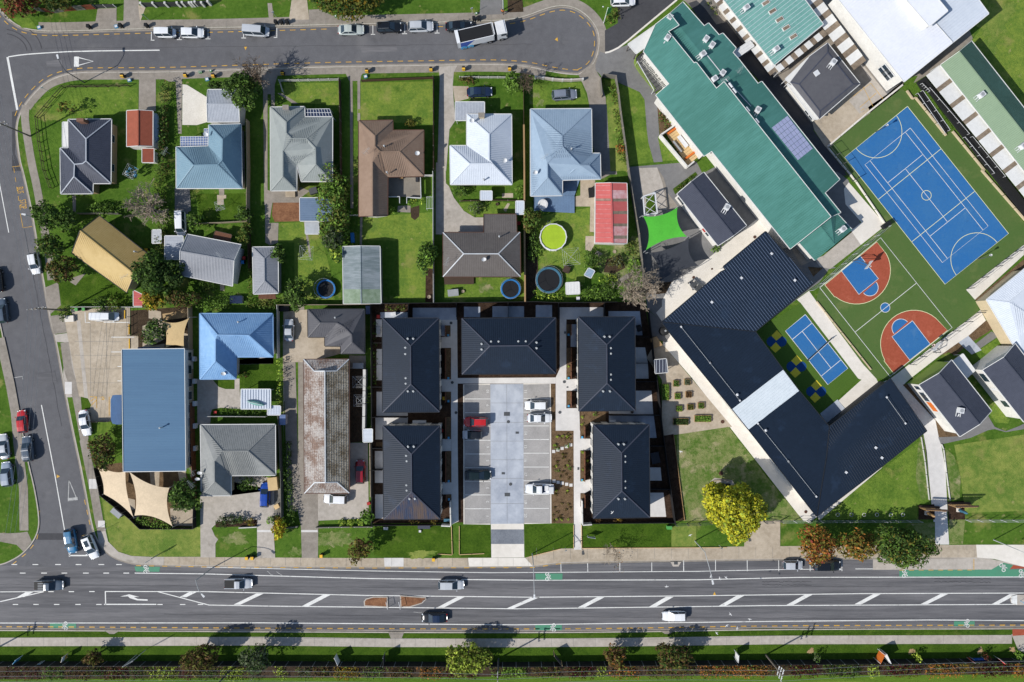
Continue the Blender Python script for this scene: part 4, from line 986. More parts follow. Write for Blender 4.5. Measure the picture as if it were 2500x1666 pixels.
def flat_roof(name,label,cat,pts,z,m,wallm=None,ribs=0.0,ang=None,th=0.12,posts=None,group=None,parent=None,ins=0.3,gutter='gutter_white',z2=None,ribmat=None,rh=0.035):
 zs=[z]*len(pts)if z2 is None else[z if i<len(pts)-2 else z2 for i in range(len(pts))]
 P=[W(p,zz)for p,zz in zip(pts,zs)]
 c=sum(P,Vector())/len(P)
 t=parent or thing(name,label,cat,(c.x,c.y,0),group)
 r=roof_on(t,P,[list(range(len(P)))],m,0,None,gutter)
 if ribs:
  v,f=rib_mesh(P if area(P)>0 else P[::-1],ribs,0.07,rh,ang if ang is not None else 0.0)
  if v:
   mk('ribs',v,f,ribmat or m,r,kind='stuff')
 if wallm:
  walls_on(t,P,wallm,ins,False)
 if posts:
  for p in inset(P,0.15):
   bar('post',(p.x,p.y,z/2),(0.1,0.1,z-0.05),posts,t)
 return t
h=house('house','slate grey hip roofed house with tan walls on the corner lawn',0,0,'622,1092,e 1015,1088,e 1010,1673,e 848,1673,e 845,1765,e 555,1768,e 550,1352,e 625,1352,e 785,1268,r 785,1470,r 680,1500,4.4 675,1612,4.4 755,1493,4.5','0 1 8|1 2 9 8|2 3 10 12 9|3 4 11 10|4 5 11|5 6 10 11|6 7 12 10|7 0 8 9 12','0 1 2 3 4 5 6 7','roof_slate','wall_tan',cap='roof_steel')
flat_roof('','','',box4(0,0,571,1116,622,1350),2.5,'roof_offwhite','wall_white',parent=h)
bx=W(q(0,0,'750,1105')[0],4.0)
bar('chimney',(bx.x,bx.y,2.4),(1.3,0.6,4.6),'wall_brick',h)
h=house('garage','terracotta roofed white garage beside the slate grey house',0,0,'1157,1010,e 1260,1005,r 1393,1013,e 1392,1335,e 1260,1331,r 1157,1338,e','0 1 4 5|1 2 3 4','0 1 2 3 4 5','roof_terra','wall_white',2.4,3.3,0.22,cat='garage',ins=0.12,win=False)
flat_roof('','','',box4(0,0,1297,1356,1402,1482),2.1,'roof_terra','wall_white',0.2,1.57,parent=h)
bp=WL(q(0,0,'1412,1040 1412,1300'),1.0)
mk('side_awning',*[x for x in tube([bp[0],bp[0].lerp(bp[1],.15),bp[0].lerp(bp[1],.85),bp[1]],[0.5,0.75,0.75,0.4],10)],'roof_pale_blue',h,smooth=True)
house('house','steel blue hip roofed house with a glazed pergola',400,0,'410,1140,e 703,1132,e 712,1718,e 115,1718,e 113,1342,e 405,1335,e 535,1272,r 530,1462,r 492,1503,r 270,1508,r','0 1 6|1 2 8 7 6|2 3 9 8|3 4 9|4 5 7 8 9|5 0 6 7','0 1 2 3 4 5','roof_blue_grey','wall_white',r=5.3,ribs=0.34)
house('shed','pale steel gabled garage next to the white gravel yard',400,0,'400,820,e 672,818,e 685,952,r 690,1112,e 398,1112,e 392,950,r','0 1 2 5|5 2 3 4','0 1 2 3 4 5','roof_steel','wall_white',2.6,3.4,0.28,cat='garage',ins=0.1,win=False)
house('house','grey green ribbed roof house with twin rear wings',400,0,'972,980,e 1282,975,e 1285,1068,e 1537,1068,e 1535,1655,e 1252,1655,e 1215,1510,3.3 1213,1738,e 975,1740,e 1115,1115,r 1115,1215,r 1165,1265,r 1300,1265,r 1382,1352,r 1385,1500,r 1085,1380,r 1085,1610,r','0 1 9|1 2 10 9|2 3 12 11 10|3 4 14 13 12|4 5 14|5 6 13 14|6 15 11 12 13|6 7 16 15|7 8 16|8 0 9 10 11 15 16','0 1 2 3 4 5 6 7 8','roof_grey_green','wall_cream',ribs=0.34)
h=house('house','brown tiled L shaped house with a rear deck',800,0,'283,1103,e 593,1097,e 595,1190,e 875,1187,e 875,1608,e 548,1615,e 545,1968,e 285,1976,e 430,1240,r 430,1335,r 480,1385,r 655,1383,r 408,1480,r 408,1972,r','0 1 8|1 2 9 8|2 3 11 10 9|3 4 11|4 5 12 10 11|5 6 13 12|7 0 8 9 10 12 13','0 1 2 3 4 5 6 13 7','roof_brown','wall_white',ribs=0.34,gutter='trim_brown')
h=house('house','white metal hip roofed house with a grey front carport',800,0,'1268,1043,e 1675,1043,e 1680,1683,e 1120,1683,e 1115,1330,e 1268,1330,e 1472,1225,r 1472,1457,r 1500,1492,r 1295,1495,r','0 1 6|1 2 8 7 6|2 3 9 8|3 4 9|4 5 7 8 9|5 0 6 7','0 1 2 3 4 5','roof_white','wall_cream',ribs=0.34)
flat_roof('','','',q(800,0,'1165,932 1428,932 1428,1098 1165,1098'),2.5,'roof_steel',None,0.28,1.57,posts='metal_white',parent=h)
house('house','pale blue grey hip roofed house with a blue rear deck',1200,0,'355,997,e 910,993,e 915,1400,e 990,1400,e 995,1633,e 645,1643,e 645,1783,e 357,1788,e 643,1243,r 645,1340,r 803,1505,r 885,1508,4.2 508,1490,r 510,1618,r','0 1 8|1 2 10 9 8|2 3 11 10|3 4 11|4 5 12 9 10 11|5 6 13 12|6 7 13|7 0 8 9 12 13','0 1 2 3 4 5 6 7','roof_pale_blue','wall_cream',ribs=0.34)
house('house','mustard yellow gabled house set at an angle among trees',0,400,'905,475,e 1360,835,e 1225,1008,r 1157,1175,e 655,815,e 730,612,r','0 1 2 5|5 2 3 4','0 1 2 3 4 5','roof_yellow','wall_cream',2.8,4.6,0.34,gutter='gutter_dark')
h=house('house','grey corrugated gable house with white end wall behind the blue house',400,400,'215,645,e 705,740,e 640,885,r 628,1115,e 148,1015,e 148,797,r','0 1 2 5|5 2 3 4','0 1 2 3 4 5','roof_grey','wall_white',3.2,4.8,0.28)
flat_roof('','','',q(400,400,'10,660 172,660 175,700 148,797 148,872 10,872'),2.4,'roof_steel',None,0.28,0.0,posts='metal_white',parent=h)
h=house('garage','small slate hip roofed garage beside the round tree',400,400,'810,762,e 1040,760,e 1042,1180,e 818,1188,e 915,865,r 918,1068,r','0 1 4|1 2 5 4|2 3 5|3 0 4 5','0 1 2 3','roof_grey','wall_grey',2.5,3.5,0.3,cat='garage',ins=0.25,win=False)
flat_roof('','','',q(400,400,'862,1182 1018,1182 1022,1234 865,1232'),2.1,'timber_red',None,0.25,1.57,posts='timber_dark',parent=h,gutter=None)
flat_roof('carport','flat blue grey carport roof under the overhanging tree','carport',q(400,400,'1240,313 1535,313 1535,522 1242,522'),2.5,'roof_slate_blue',None,0.4,0.0,posts='metal_grey')
flat_roof('shed','small white corrugated garden shed below the blue carport','shed',q(400,400,'1290,527 1412,527 1412,640 1292,640'),2.1,'roof_white_dirty','wall_grey',0.18,1.57)
house('shed','long weathered patched iron shed with mossy lower end',800,400,'138,755,e 297,750,r 475,752,e 485,1275,e 305,1277,r 145,1278,e 482,1145,e 303,1145,r 143,1145,e','0 1 7 8|1 2 6 7|8 7 4 5|7 6 3 4','0 1 2 3 4 5','roof_old_iron','wall_grey',2.6,3.4,0.13,cat='shed',ins=0.12,win=False,mats=['roof_old_iron','roof_old_iron','roof_moss','roof_moss'],rh=0.03)
house('house','dark brown corrugated hip roof house with rusty gutters',800,400,'1052,628,e 1422,628,e 1422,462,2.3 1720,462,2.3 1725,625,e 1753,625,e 1757,1030,e 1052,1030,e 1240,822,r 1555,822,r','0 1 4 5 9 8|1 2 3 4|5 6 9|6 7 8 9|7 0 8','0 1 2 3 4 5 6 7','roof_dark_brown','wall_brick',2.8,4.5,0.34,cap='roof_white_dirty',gutter='trim_brown',rh=0.035)
Vs='948,178,e 1090,175,r 1232,178,e 1232,730,e 1105,724,r 945,722,e'
h=house('shed','red corrugated shed with clear roof strips beside the school fence',1200,400,'948,178,e 1090,175,r 1232,178,e 1234,242,e 1236,318,e 1236,345,e 1238,432,e 1238,460,e 1238,545,e 1238,572,e 1236,655,e 1236,685,e 1232,730,e 1105,724,r 945,722,e 1103,685,r 1103,655,r 1101,572,r 1101,545,r 1098,460,r 1098,432,r 1095,345,r 1095,318,r 1092,242,r 948,345,e 948,318,e','0 1 23 22 25|25 22 21 24|24 21 20 19 18 17 16 15 13 14|1 2 3 23|23 3 4 22|22 4 5 21|21 5 6 20|20 6 7 19|19 7 8 18|18 8 9 17|17 9 10 16|16 10 11 15|15 11 12 13','0 1 2 12 13 14','roof_red','wall_white',2.6,3.4,0.0,cat='shed',ins=0.1,win=False,mats=['roof_red','roof_clear','roof_red','roof_red','roof_red_faded','roof_clear','roof_red','roof_clear','roof_red','roof_clear','roof_red_faded','roof_clear','roof_red_faded'])
for y in range(200,720,43):
 a,b=W(q(1200,400,'948,%d'%y)[0],2.63),W(q(1200,400,'1092,%d'%y)[0],3.43)
 beam('roof_seam',a,b,0.05,0.04,'roof_red_faded',h)
beam('ridge_cap',W(q(1200,400,'1090,175')[0],3.44),W(q(1200,400,'1105,724')[0],3.44),0.3,0.05,'roof_red',h)
for i,(lb,x0,y0,x1,y1,z,m,wm)in enumerate((('small white garden shed behind the white roofed house',1393,250,1497,330,2.0,'roof_white','wall_white'),('white panelled shed against the orange fence',1716,342,1788,460,2.0,'roof_white','wall_white'))):
 flat_roof('garden_shed',lb,'shed',box4(800,400,x0,y0,x1,y1),z,m,wm,0.4,1.57)
flat_roof('garden_shed','tilted pale blue roofed playhouse in the trampoline garden','shed',q(1200,400,'885,952 940,978 905,1042 847,1015'),2.0,'roof_pale_blue','wall_white',0.5,0.5)
flat_roof('garden_shed','white ribbed shed below the large trampoline','shed',q(1200,400,'678,1087 798,1080 803,1185 682,1190'),2.1,'roof_offwhite','wall_grey',0.28,1.57)
flat_roof('garden_shed','small white and rust shed in the yellow house garden','shed',q(0,400,'1390,605 1465,602 1470,722 1388,725'),1.9,'roof_white_dirty','fence_rust',0.15,0.0)
flat_roof('garden_shed','small red roofed shed beside the golden tree','shed',q(0,400,'1217,1155 1310,1200 1330,1297 1218,1297'),2.0,'roof_red','wall_grey',0.3,0.0)
flat_roof('pergola','brown slatted pergola behind the grey gable house','pergola',q(400,400,'470,615 617,650 600,715 450,680'),2.2,'timber_red',None,0.22,-0.25,posts='timber_dark',gutter='timber_dark')
house('house','bright sky blue corrugated hip roof house',400,740,'328,98,e 992,98,e 995,492,e 660,492,e 657,692,e 330,695,e 490,293,r 775,295,r 470,335,r 470,530,r','0 1 7 6|1 2 7|2 3 8 6 7|3 4 9 8|4 5 9|5 0 6 8 9','0 1 2 3 4 5','roof_sky_blue','wall_white',2.8,5.4,0.34,gutter='roof_sky_blue',rh=0.035)
house('house','charcoal roofed house with stepped hips beside the silver car',400,740,'1312,60,e 1828,57,e 1832,462,e 1615,462,e 1612,395,e 1468,393,e 1468,312,e 1315,312,e 1425,183,r 1580,183,r 1645,222,r 1712,290,r 1715,358,r','0 1 10 9 8|1 2 12 11 10|2 3 12|3 4 11 12|4 5 10 11|5 6 9 10|6 7 8 9|7 0 8','0 1 2 3 4 5 6 7','roof_charcoal','wall_cream',2.8,4.4,0.34,gutter='gutter_dark')
house('house','mid grey hip roofed house behind the blue parked car',400,740,'335,1112,e 1015,1108,e 1018,1570,e 612,1573,e 612,1755,e 345,1757,e 535,1350,r 765,1350,r 460,1447,r 462,1628,r','0 1 7 6|1 2 7|2 3 8 6 7|3 4 9 8|4 5 9|5 0 6 8 9','0 1 2 3 4 5','roof_mid_grey','wall_cream',2.8,4.8,0.34)
h=house('house','long brown tiled house mottled white with a dutch gable',400,740,'1275,515,e 1687,513,e 1690,1733,e 1283,1735,e 1370,622,d 1575,620,d 1375,1637,d 1578,1635,d 1467,622,r 1472,1637,r','0 1 5 4|1 2 7 9 8 5|2 3 6 7|3 0 4 8 9 6|4 5 8|6 9 7','0 1 2 3','roof_tile','wall_brick',2.9,5.0,0.3,cap='roof_white_dirty',gutter='trim_brown',hz={'d':4.0},ribs2=0.4,rh=0.06,rw=0.12,mats=['roof_tile','roof_tile_moss','roof_tile','roof_tile','roof_white_dirty','roof_white_dirty'])
flat_roof('garden_shed','white ribbed carport with a dinghy on its roof','carport',q(400,740,'705,788 972,788 972,966 702,966'),2.3,'roof_white',None,0.5,1.57,posts='metal_white',rh=0.09)
flat_roof('garden_shed','small pale shed at the corner of the ribbed carport','shed',q(400,740,'948,940 1062,940 1060,1020 946,1020'),2.0,'roof_white','wall_white',0.3,1.57)
flat_roof('garden_shed','white roofed garden shed behind the brown tiled house','shed',q(400,740,'1815,1152 1900,1150 1900,1265 1818,1268'),2.0,'roof_white','wall_grey',0.25,0)
h=flat_roof('childcare_building','large plain blue roofed building beside the concrete car park','building',q(0,740,'1112,425 1682,418 1695,1530 1125,1537'),4.0,'roof_blue','wall_white',0.3,0.0,rh=0.015,gutter='gutter_white',z2=3.6,ins=0.25)
P=[W(p,4.0)for p in q(0,740,'1682,418 1695,1530')]
ip=inset([W(p,4.0)for p in q(0,740,'1112,425 1682,418 1695,1530 1125,1537')],0.25)
add_windows(h,ip[1],ip[2],-1,3.8,n=9,w=1.5,h=1.2)
for i in range(5):
 c=ip[1].lerp(ip[2],(i+.4)/5.2)
 bar('heat_pump',(c.x+0.5,c.y,0.6),(0.5,0.9,1.0),'metal_white',h)
AW=[]
for(x,y0,y1)in((1110,838,1108),(1060,838,1108),(1025,842,1100),(1010,880,1060)):
 AW.append((x,y0,y1))
V,F=[],[]
for j,(x,y0,y1)in enumerate(AW):
 z=(3.3,3.1,2.7,2.3)[j]
 for i in range(9):
  V.append(W(q(0,740,'%f,%f'%(x,y0+(y1-y0)*i/8))[0],z))
for j in range(3):
 for i in range(8):
  F.append((j*9+i,j*9+i+1,(j+1)*9+i+1,(j+1)*9+i))
mk('barrel_awning',V,F,'wall_blue',h,smooth=True)
flat_roof('','','',q(0,740,'1255,405 1460,405 1460,425 1255,425'),3.0,'wall_blue',None,parent=h,gutter=None)
AV=[(800,'500,140,e 1013,140,e 1018,993,e 502,998,e 755,392,r 757,742,r','two storey apartment block with navy hip roof at the top left of the car park'),(800,'505,1122,e 1022,1120,e 1025,1970,e 512,1972,e 762,1380,r 765,1722,r','navy hip roofed apartment block with a brown streaked lower hip left of the car park'),(800,'1222,143,e 2078,135,e 2080,645,e 1225,650,e 1478,393,r 1824,390,r','wide navy hip roofed apartment block across the head of the car park'),(1200,'790,130,e 1305,128,e 1310,982,e 797,985,e 1050,382,r 1052,733,r','navy hip roofed apartment block next to the school, upper right of the car park'),(1200,'928,1112,e 1435,1110,e 1442,1955,e 928,1963,e 1185,1368,r 1187,1715,r','navy hip roofed apartment block with a gull on its lower hip')]
mat('roof_navy_brown_streak','#2c3850','#57483f',0.2,1.2,0.9,0.4,spec=0.4,stretch=(2.2,0.05),fine=0.05)  # brown mixed into the navy in long streaks
for i,(ox,vs_,lb)in enumerate(AV):
 wide=i==2
 fc='0 1 5 4|1 2 5|2 3 4 5|3 0 4' if wide else '0 1 4|1 2 5 4|2 3 5|3 0 4 5'
 ms=['roof_navy','roof_navy','roof_navy_brown_streak','roof_navy']if i==1 else None
 t=house('apartment_block',lb,ox,740,vs_,fc,'0 1 2 3','roof_navy','wall_white',6.0,7.9,0.36,cap='roof_slate',gutter='gutter_dark',cat='apartment block',win=False,ins=0.14,mats=ms,rh=0.035)
 V=parse_v(ox,740,vs_,{'e':6.0,'r':7.9})
 P=inset(V[:4],0.14)
 w=[c for c in t.children if c.name.startswith('wall')][0]
 for k in range(4):
  a,b=P[k],P[(k+1)%4]
  if True:
   L=(a-b).length
   n=max(3,int(L/2.3))
   add_windows(w,a,b,-1,6,n=n,w=1.15,h=1.7,sill=0.4,frame='metal_dark')
   add_windows(w,a,b,-1,6,n=n,w=1.15,h=1.3,sill=3.5,frame='metal_dark')
def vents(ox,oy,s,z,rid,label):
 for i,w in enumerate(s.split()):
  x,y=w.split(',')
  c=W((ox+float(x)/3.734,oy+float(y)/3.734),z)
  V,F=joinm(lathe(c,[(0.14,-0.25),(0.14,0.12),(0.19,0.14),(0.19,0.22),(0.0,0.27)],8),boxm(c+Vector((-0.16,0.12,-0.02)),(0.28,0.07,0.12),0.7))
  o=mk('roof_vent',V,F,'galvanised')
  tag(o,('first','second','third','fourth','fifth','sixth','seventh','eighth')[i]+' cowl vent counted from the %s on '%('left' if 'wide' in label else 'top')+label.split(' of ')[1],'roof vent',label)
vents(800,740,'732,327 782,327 710,408 710,466 713,685 713,735 733,806 782,806',7.45,0,'small grey cowl vent near the ridge of the top left apartments')
vents(800,740,'735,1310 787,1310 718,1392 722,1441 720,1660 722,1708 748,1785 797,1785',7.45,0,'small grey cowl vent near the ridge of the lower left apartments')
vents(800,740,'1405,375 1405,425 1490,352 1558,352 1738,350 1806,350 1905,362 1905,413',7.45,0,'small grey cowl vent near the ridge of the wide apartments')
vents(1200,740,'1030,309 1078,309 1087,412 1087,462 1087,652 1087,700 1018,806 1080,806',7.45,0,'small grey cowl vent near the ridge of the upper right apartments')
vents(1200,740,'1157,1288 1207,1288 1217,1396 1217,1447 1217,1624 1217,1684 1157,1787 1217,1787',7.45,0,'small grey cowl vent near the ridge of the lower right apartments')
def box_screen(name,lb,pts,h,m,cat='screen',z0=0.0):
 V,F=prism(WL(pts,h),z0,h)
 return tag(mk(name,V,F,m),lb,cat)
i=0
for t,ox,oy,L in(('left',800,740,((1078,205,1120,305),(1078,415,1122,697),(1078,810,1124,905),(1080,1040,1126,1240),(1080,1350,1128,1635),(1085,1745,1128,1800))),('right',1200,740,((682,195,722,300),(682,410,722,695),(684,805,722,950),(808,1120,845,1235),(808,1345,845,1625),(810,1735,845,1855)))):
 for k,(x0,y0,x1,y1)in enumerate(L):
  i+=1
  cx=x1 if t=='right' else x0
  th=thing('planter','rust coloured timber screen with a narrow planted bed, %s along the %s apartment path'%(('first','second','third','fourth','fifth','sixth')[k],t),'planter',W(q(ox,oy,'%d,%d'%((x0+x1)/2,(y0+y1)/2))[0]))
  P=WL(box4(ox,oy,x0,y0,x1,y1))
  V,F=prism(P,0.03,0.12)
  mk('mulch_bed',V,F,'bark_mulch',th)
  a,b=W(q(ox,oy,'%d,%d'%(cx,y0))[0]),W(q(ox,oy,'%d,%d'%(cx,y1))[0])
  a.z=b.z=0.8
  nb=max(3,int((b-a).length/1.2))
  for j in range(nb):
   p0,p1=a.lerp(b,j/nb),a.lerp(b,(j+.92)/nb)
   beam('board',p0,p1,0.09,1.55,'timber_red',th)
  bar('service_box',W(q(ox,oy,'%d,%d'%((x0+x1)/2,y1-10))[0],0.25),(0.35,0.4,0.4),'plastic_cyan',th)
def school_plane(V2,zhi,fall,side,m,ribs,name,t,a=(625,748),b=(1600,1978),ox=1600,oy=0,rm=None):
 A,B=Vector(a),Vector(b)
 d=(B-A).normalized()
 nrm=Vector((-d.y,d.x))*side
 P=[]
 for w in V2.split():
  x,y=[float(v)for v in w.split(',')]
  dist=max(0.0,(Vector((x,y))-A).dot(nrm))/3.734*SC
  P.append(W((ox+x/3.734,oy+y/3.734),zhi-fall*dist))
 r=roof_on(t,P,[list(range(len(P)))],m,ribs,None,'gutter_white',name=name,ribmat=rm)
 return r,P
gc=W(q(1600,0,'800,1050')[0])
gb=thing('school_building','long green roofed school block with a raised clerestory step','school building',(gc.x,gc.y,0))
_,PL=school_plane('0,225 130,125 215,232 118,290 352,578 372,570 556,808 625,748 1600,1978 1230,2271 515,1380 445,1425 5,868 126,765 -109,470',6.6,0.22,1,'roof_green',0.4,'roof',gb)
_,PR=school_plane('250,20 445,240 485,213 580,322 615,305 735,440 705,480 765,548 935,765 970,745 1680,1638 1545,1761 1690,1940 1600,1978 1560,1930 625,748 556,808 372,570 352,578 118,290 215,232 130,125',5.3,0.22,-1,'roof_green',0.4,'roof',gb)
walls_on(gb,PL,'wall_white',0.35,False)
walls_on(gb,PR,'wall_white',0.35,False)
V=parse_v(1600,0,'1310,2213,e 1600,1978,4.3 1650,1940,e 1790,2093,e 1452,2373,e 1505,2062,r 1632,2228,r',{'e':3.4,'r':4.3})
roof_on(gb,V,[[0,1,5,6,4],[1,2,3,6,5],[4,6,3]],'roof_green',0.3,'roof_green','gutter_white')
walls_on(gb,[V[i]for i in(0,1,2,3,4)],'wall_white',0.35,False)
flat_roof('','','',q(1200,0,'1245,405 1500,225 1562,310 1320,490'),3.0,'roof_offwhite',None,posts='timber_dark',parent=gb)
flat_roof('','','',q(1600,0,'705,480 860,375 900,420 745,528'),3.2,'roof_offwhite',None,0.5,0.6,posts='metal_white',parent=gb)
beam('roof_edge',W(q(1600,0,'160,332')[0],5.15),W(q(1600,0,'268,255')[0],5.0),0.12,0.1,'metal_white',gb)
beam('roof_edge',W(q(1600,0,'268,255')[0],5.0),W(q(1600,0,'600,665')[0],5.2),0.14,0.1,'metal_white',gb)
beam('roof_edge',W(q(1600,0,'640,720')[0],5.2),W(q(1600,0,'870,970')[0],5.2),0.12,0.1,'metal_white',gb)
dk=thing('school_deck','small pale timber deck with white walls beside the green roof','deck',W(q(1200,0,'1710,1320')[0]))
for k in range(14):
 f0,f1=k/14,(k+.93)/14
 a,b,c,d=[Vector(p)for p in q(1200,0,'1590,1215 1700,1140 1900,1420 1790,1510')]
 pts=[tuple(a.lerp(d,f0)),tuple(b.lerp(c,f0)),tuple(b.lerp(c,f1)),tuple(a.lerp(d,f1))]
 V,F=prism(WL(pts,0.3),0.05,0.3)
 mk('plank',V,F,'timber_new',dk)
for s in('1535,1240 1780,1530','1535,1240 1695,1130','1780,1530 1840,1480'):
 a,b=WL(q(1200,0,s),0.8)
 beam('parapet',Vector((a.x,a.y,0.75)),Vector((b.x,b.y,0.75)),0.28,1.5,'wall_white',dk)
bt=thing('picnic_table','white bench table on the school deck','table',W(q(1200,0,'1725,1315')[0],0.3))
for cx,cy,w_,h_,m_ in((1735,1300,0.8,0.75,'plastic_white'),(1690,1342,0.35,0.45,'metal_grey')):
 c=W(q(1200,0,'%d,%d'%(cx,cy))[0],0.3)
 bar('table_top' if h_>.5 else 'seat',(c.x,c.y,0.3+h_),(2.6,w_,0.06),m_,bt,math.radians(-52))
 for k in(-1,1):
  bar('leg',(c.x+k*0.5,c.y-k*0.64,0.3+h_/2),(0.1,w_*.7,h_),'metal_grey',bt,math.radians(-52))
for x,y,a in((1652,1190,0.62),(1808,1420,0.62)):
 c=W(q(1200,0,'%d,%d'%(x,y))[0],0.3)
 bar('orange_bench',(c.x,c.y,0.52),(2.4,0.4,0.4),'plastic_orange',dk,math.radians(36))
lf=thing('slat_fence','curved lime green slatted fence around the school courtyard','fence',W(q(1200,0,'1320,700')[0]))
LP=smooth_line(q(1200,0,'1380,480 1310,530 1290,600 1480,835'),2)
LW=WL(LP)
tot=[0]
for a,b in zip(LW[:-1],LW[1:]):
 tot.append(tot[-1]+(b-a).length)
for i in range(44):
 s=tot[-1]*i/43
 k=max(j for j in range(len(tot))if tot[j]<=s+1e-6)
 k=min(k,len(LW)-2)
 p=LW[k].lerp(LW[k+1],(s-tot[k])/max(tot[k+1]-tot[k],1e-6))
 bar('slat',(p.x,p.y,0.9),(0.09,0.09,1.8),'leaf_bright' if False else 'wall_lime',lf,0.6)
mk('rail',*tube([v+Vector((0,0,1.5))for v in LW],0.04),'wall_lime',lf)
mk('rail',*tube([v+Vector((0,0,0.4))for v in LW],0.04),'wall_lime',lf)
sa=q(1600,0,'1060,1165 1205,1055 1437,1355 1300,1463')
st=thing('solar_array','grid of pale lavender solar panels on the green school roof','solar panels',W(sa[0],4.2))
def quad_at(c4,u,v):
 a,b,c,d=[Vector(p)for p in c4]
 return a.lerp(b,u).lerp(d.lerp(c,u),v)
A_,B_2=Vector((625,748)),Vector((1600,1978))
d_=(B_2-A_).normalized()
n_=Vector((d_.y,-d_.x))
for i in range(5):
 for j in range(8):
  P=[]
  for u,v in((i+.04,j+.03),(i+.96,j+.03),(i+.96,j+.97),(i+.04,j+.97)):
   p=quad_at(sa,u/5,v/8)
   loc=Vector(((p.x-1600)*3.734,p.y*3.734))
   dist=max(0,(loc-A_).dot(n_))/3.734*SC
   P.append(W((p.x,p.y),5.3-0.22*dist+0.12))
  V=P+[v-Vector((0,0,0.05))for v in P]
  mk('panel',V,[(0,3,2,1),(4,5,6,7),(0,1,5,4),(1,2,6,5),(2,3,7,6),(3,0,4,7)],'solar',st)
def roof_unit(ox,oy,x,y,z,ang,lb,s=1.0):
 c=W(q(ox,oy,'%f,%f'%(x,y))[0],z)
 t=thing('roof_unit',lb,'air conditioner',c,'white air units on the school roofs',math.radians(ang))
 bar('casing',(0.15,0,0.55*s),(1.0*s,0.9*s,0.8*s),'metal_white',t,local=True)
 mk('fan_grille',*lathe((0.15,0,0.955*s),[(0,0.02),(0.33*s,0.02),(0.36*s,0)],14),'metal_grey',t,local=True)
 for k in(-1,1):
  bar('skid',(-0.1,k*0.4*s,0.1),(1.9*s,0.09,0.1),'metal_white',t,local=True)
 mk('duct',*tube([(-0.5*s,0,0.3),(-0.9*s,0,0.25),(-0.95*s,0,0.05)],0.1,6),'metal_white',t,local=True)
for k,(x,y,z,a,lb)in enumerate(((120,180,5.6,55,'white air unit on the top end of the green roof'),(100,365,5.4,55,'white air unit beside the white canopy on the green roof'),(450,375,4.6,55,'upper white air unit of the stepped pair near the green ridge'),(505,430,4.6,55,'lower white air unit of the stepped pair near the green ridge'),(420,510,5.3,35,'white air unit with a pipe left of the ridge flashing'),(600,685,5.0,55,'white air unit by the roof aerials on the green ridge'),(525,735,5.6,35,'white air unit in the shaded notch of the green roof'),(920,1020,5.0,60,'white skid frame unit by the shaded roof step'),(1690,2098,4.0,40,'white air unit on the lowest green roof'))):
 roof_unit(1600,0,x,y,z,a,lb)
for k,(x,y)in enumerate(((685,780),(720,830),(840,1000),(925,1105))):
 a,b=W(q(1600,0,'%d,%d'%(x-15,y-20))[0],6.1),W(q(1600,0,'%d,%d'%(x+15,y+20))[0],6.1)
 tag(mk('roof_duct',*tube([a,b],0.28,10),'metal_white'),'white round duct in the shaded step of the green roof, %s from the top'%('first','second','third','fourth')[k],'roof duct','white ducts along the roof step')
tb=flat_roof('school_building','pale teal roofed classroom block with white streaks and skylights','school building',q(1600,0,'600,-30 1340,-30 1530,222 1085,592'),4.0,'roof_teal','wall_white',0.72,math.radians(38),gutter='gutter_white',ribmat='roof_translucent',rh=0.035)
for x,y in((1007,28),(1068,103),(1132,180),(1192,255),(1257,335)):
 c=W(q(1600,0,'%d,%d'%(x,y))[0],4.06)
 s=bar('skylight',c,(1.5,0.75,0.12),'gutter_white',tb,math.radians(32))
 bar('pane',(0,0,0.3),(0.84,0.76,0.9),'roof_clear',s,local=True)
roof_unit(1600,0,815,88,4.1,35,'long white duct unit on the teal roof near the top')
roof_unit(1600,0,1085,465,4.1,35,'long white duct unit at the lower corner of the teal roof')
def walkway(label,p0,p1,w0,n,z=2.8,duty=0.62,ox=1600,oy=0,m2='roof_clear',first=0):
 c=W(q(ox,oy,'%f,%f'%((p0[0]+p1[0])/2,(p0[1]+p1[1])/2))[0])
 t=thing('walkway_canopy',label,'walkway',(c.x,c.y,0))
 a,b,wv=Vector(p0),Vector(p1),Vector(w0)
 for i in range(n):
  for(f0,f1,m)in((0,duty,'roof_offwhite'),(duty,1,m2)):
   x0,x1=a.lerp(b,(i+f0)/n),a.lerp(b,(i+f1)/n)
   pts=[x0,x1,x1+wv,x0+wv]
   P=[W(q(ox,oy,'%f,%f'%(p.x,p.y))[0],z+(0.05 if m=='roof_offwhite' else 0.0))for p in pts]
   V=P+[v-Vector((0,0,0.06))for v in P]
   F=[(0,1,2,3),(7,6,5,4),(0,4,5,1),(1,5,6,2),(2,6,7,3),(3,7,4,0)]
   if area(P)<0:
    F=[tuple(reversed(f))for f in F]
   mk('roof_sheet',V,F,m,t)
  x0=a.lerp(b,i/n)+wv*0.9
  p=W(q(ox,oy,'%f,%f'%(x0.x,x0.y))[0],z)
  bar('post',(p.x,p.y,z/2),(0.09,0.09,z),'metal_white',t)
 return t
walkway('white and brown striped walkway canopy left of the teal roof',(520,-20),(1050,690),(72,-58),9,ox=1600)
walkway('checkered walkway canopy along the lower edge of the teal roof',(1090,612),(1530,268),(40,48),5,ox=1600,duty=.55)
walkway('striped walkway canopy between the teal roof and the white hall',(1345,0),(1812,640),(110,-88),6,ox=1600,duty=.6)
walkway('long striped walkway canopy beside the pale green roof',(975,690),(2180,2180),(132,-100),10,ox=2000,duty=.78)
h=thing('school_building','square charcoal roofed classroom with two white skylights','school building',W(q(1600,0,'1530,750')[0]))
V=parse_v(1600,0,'1228,750,e 1400,525,e 1400,520,e 1570,395,e 1865,765,e 1495,1085,e 1310,770,r 1570,480,r 1800,770,r 1500,1015,r',{'e':3.5,'r':3.9})
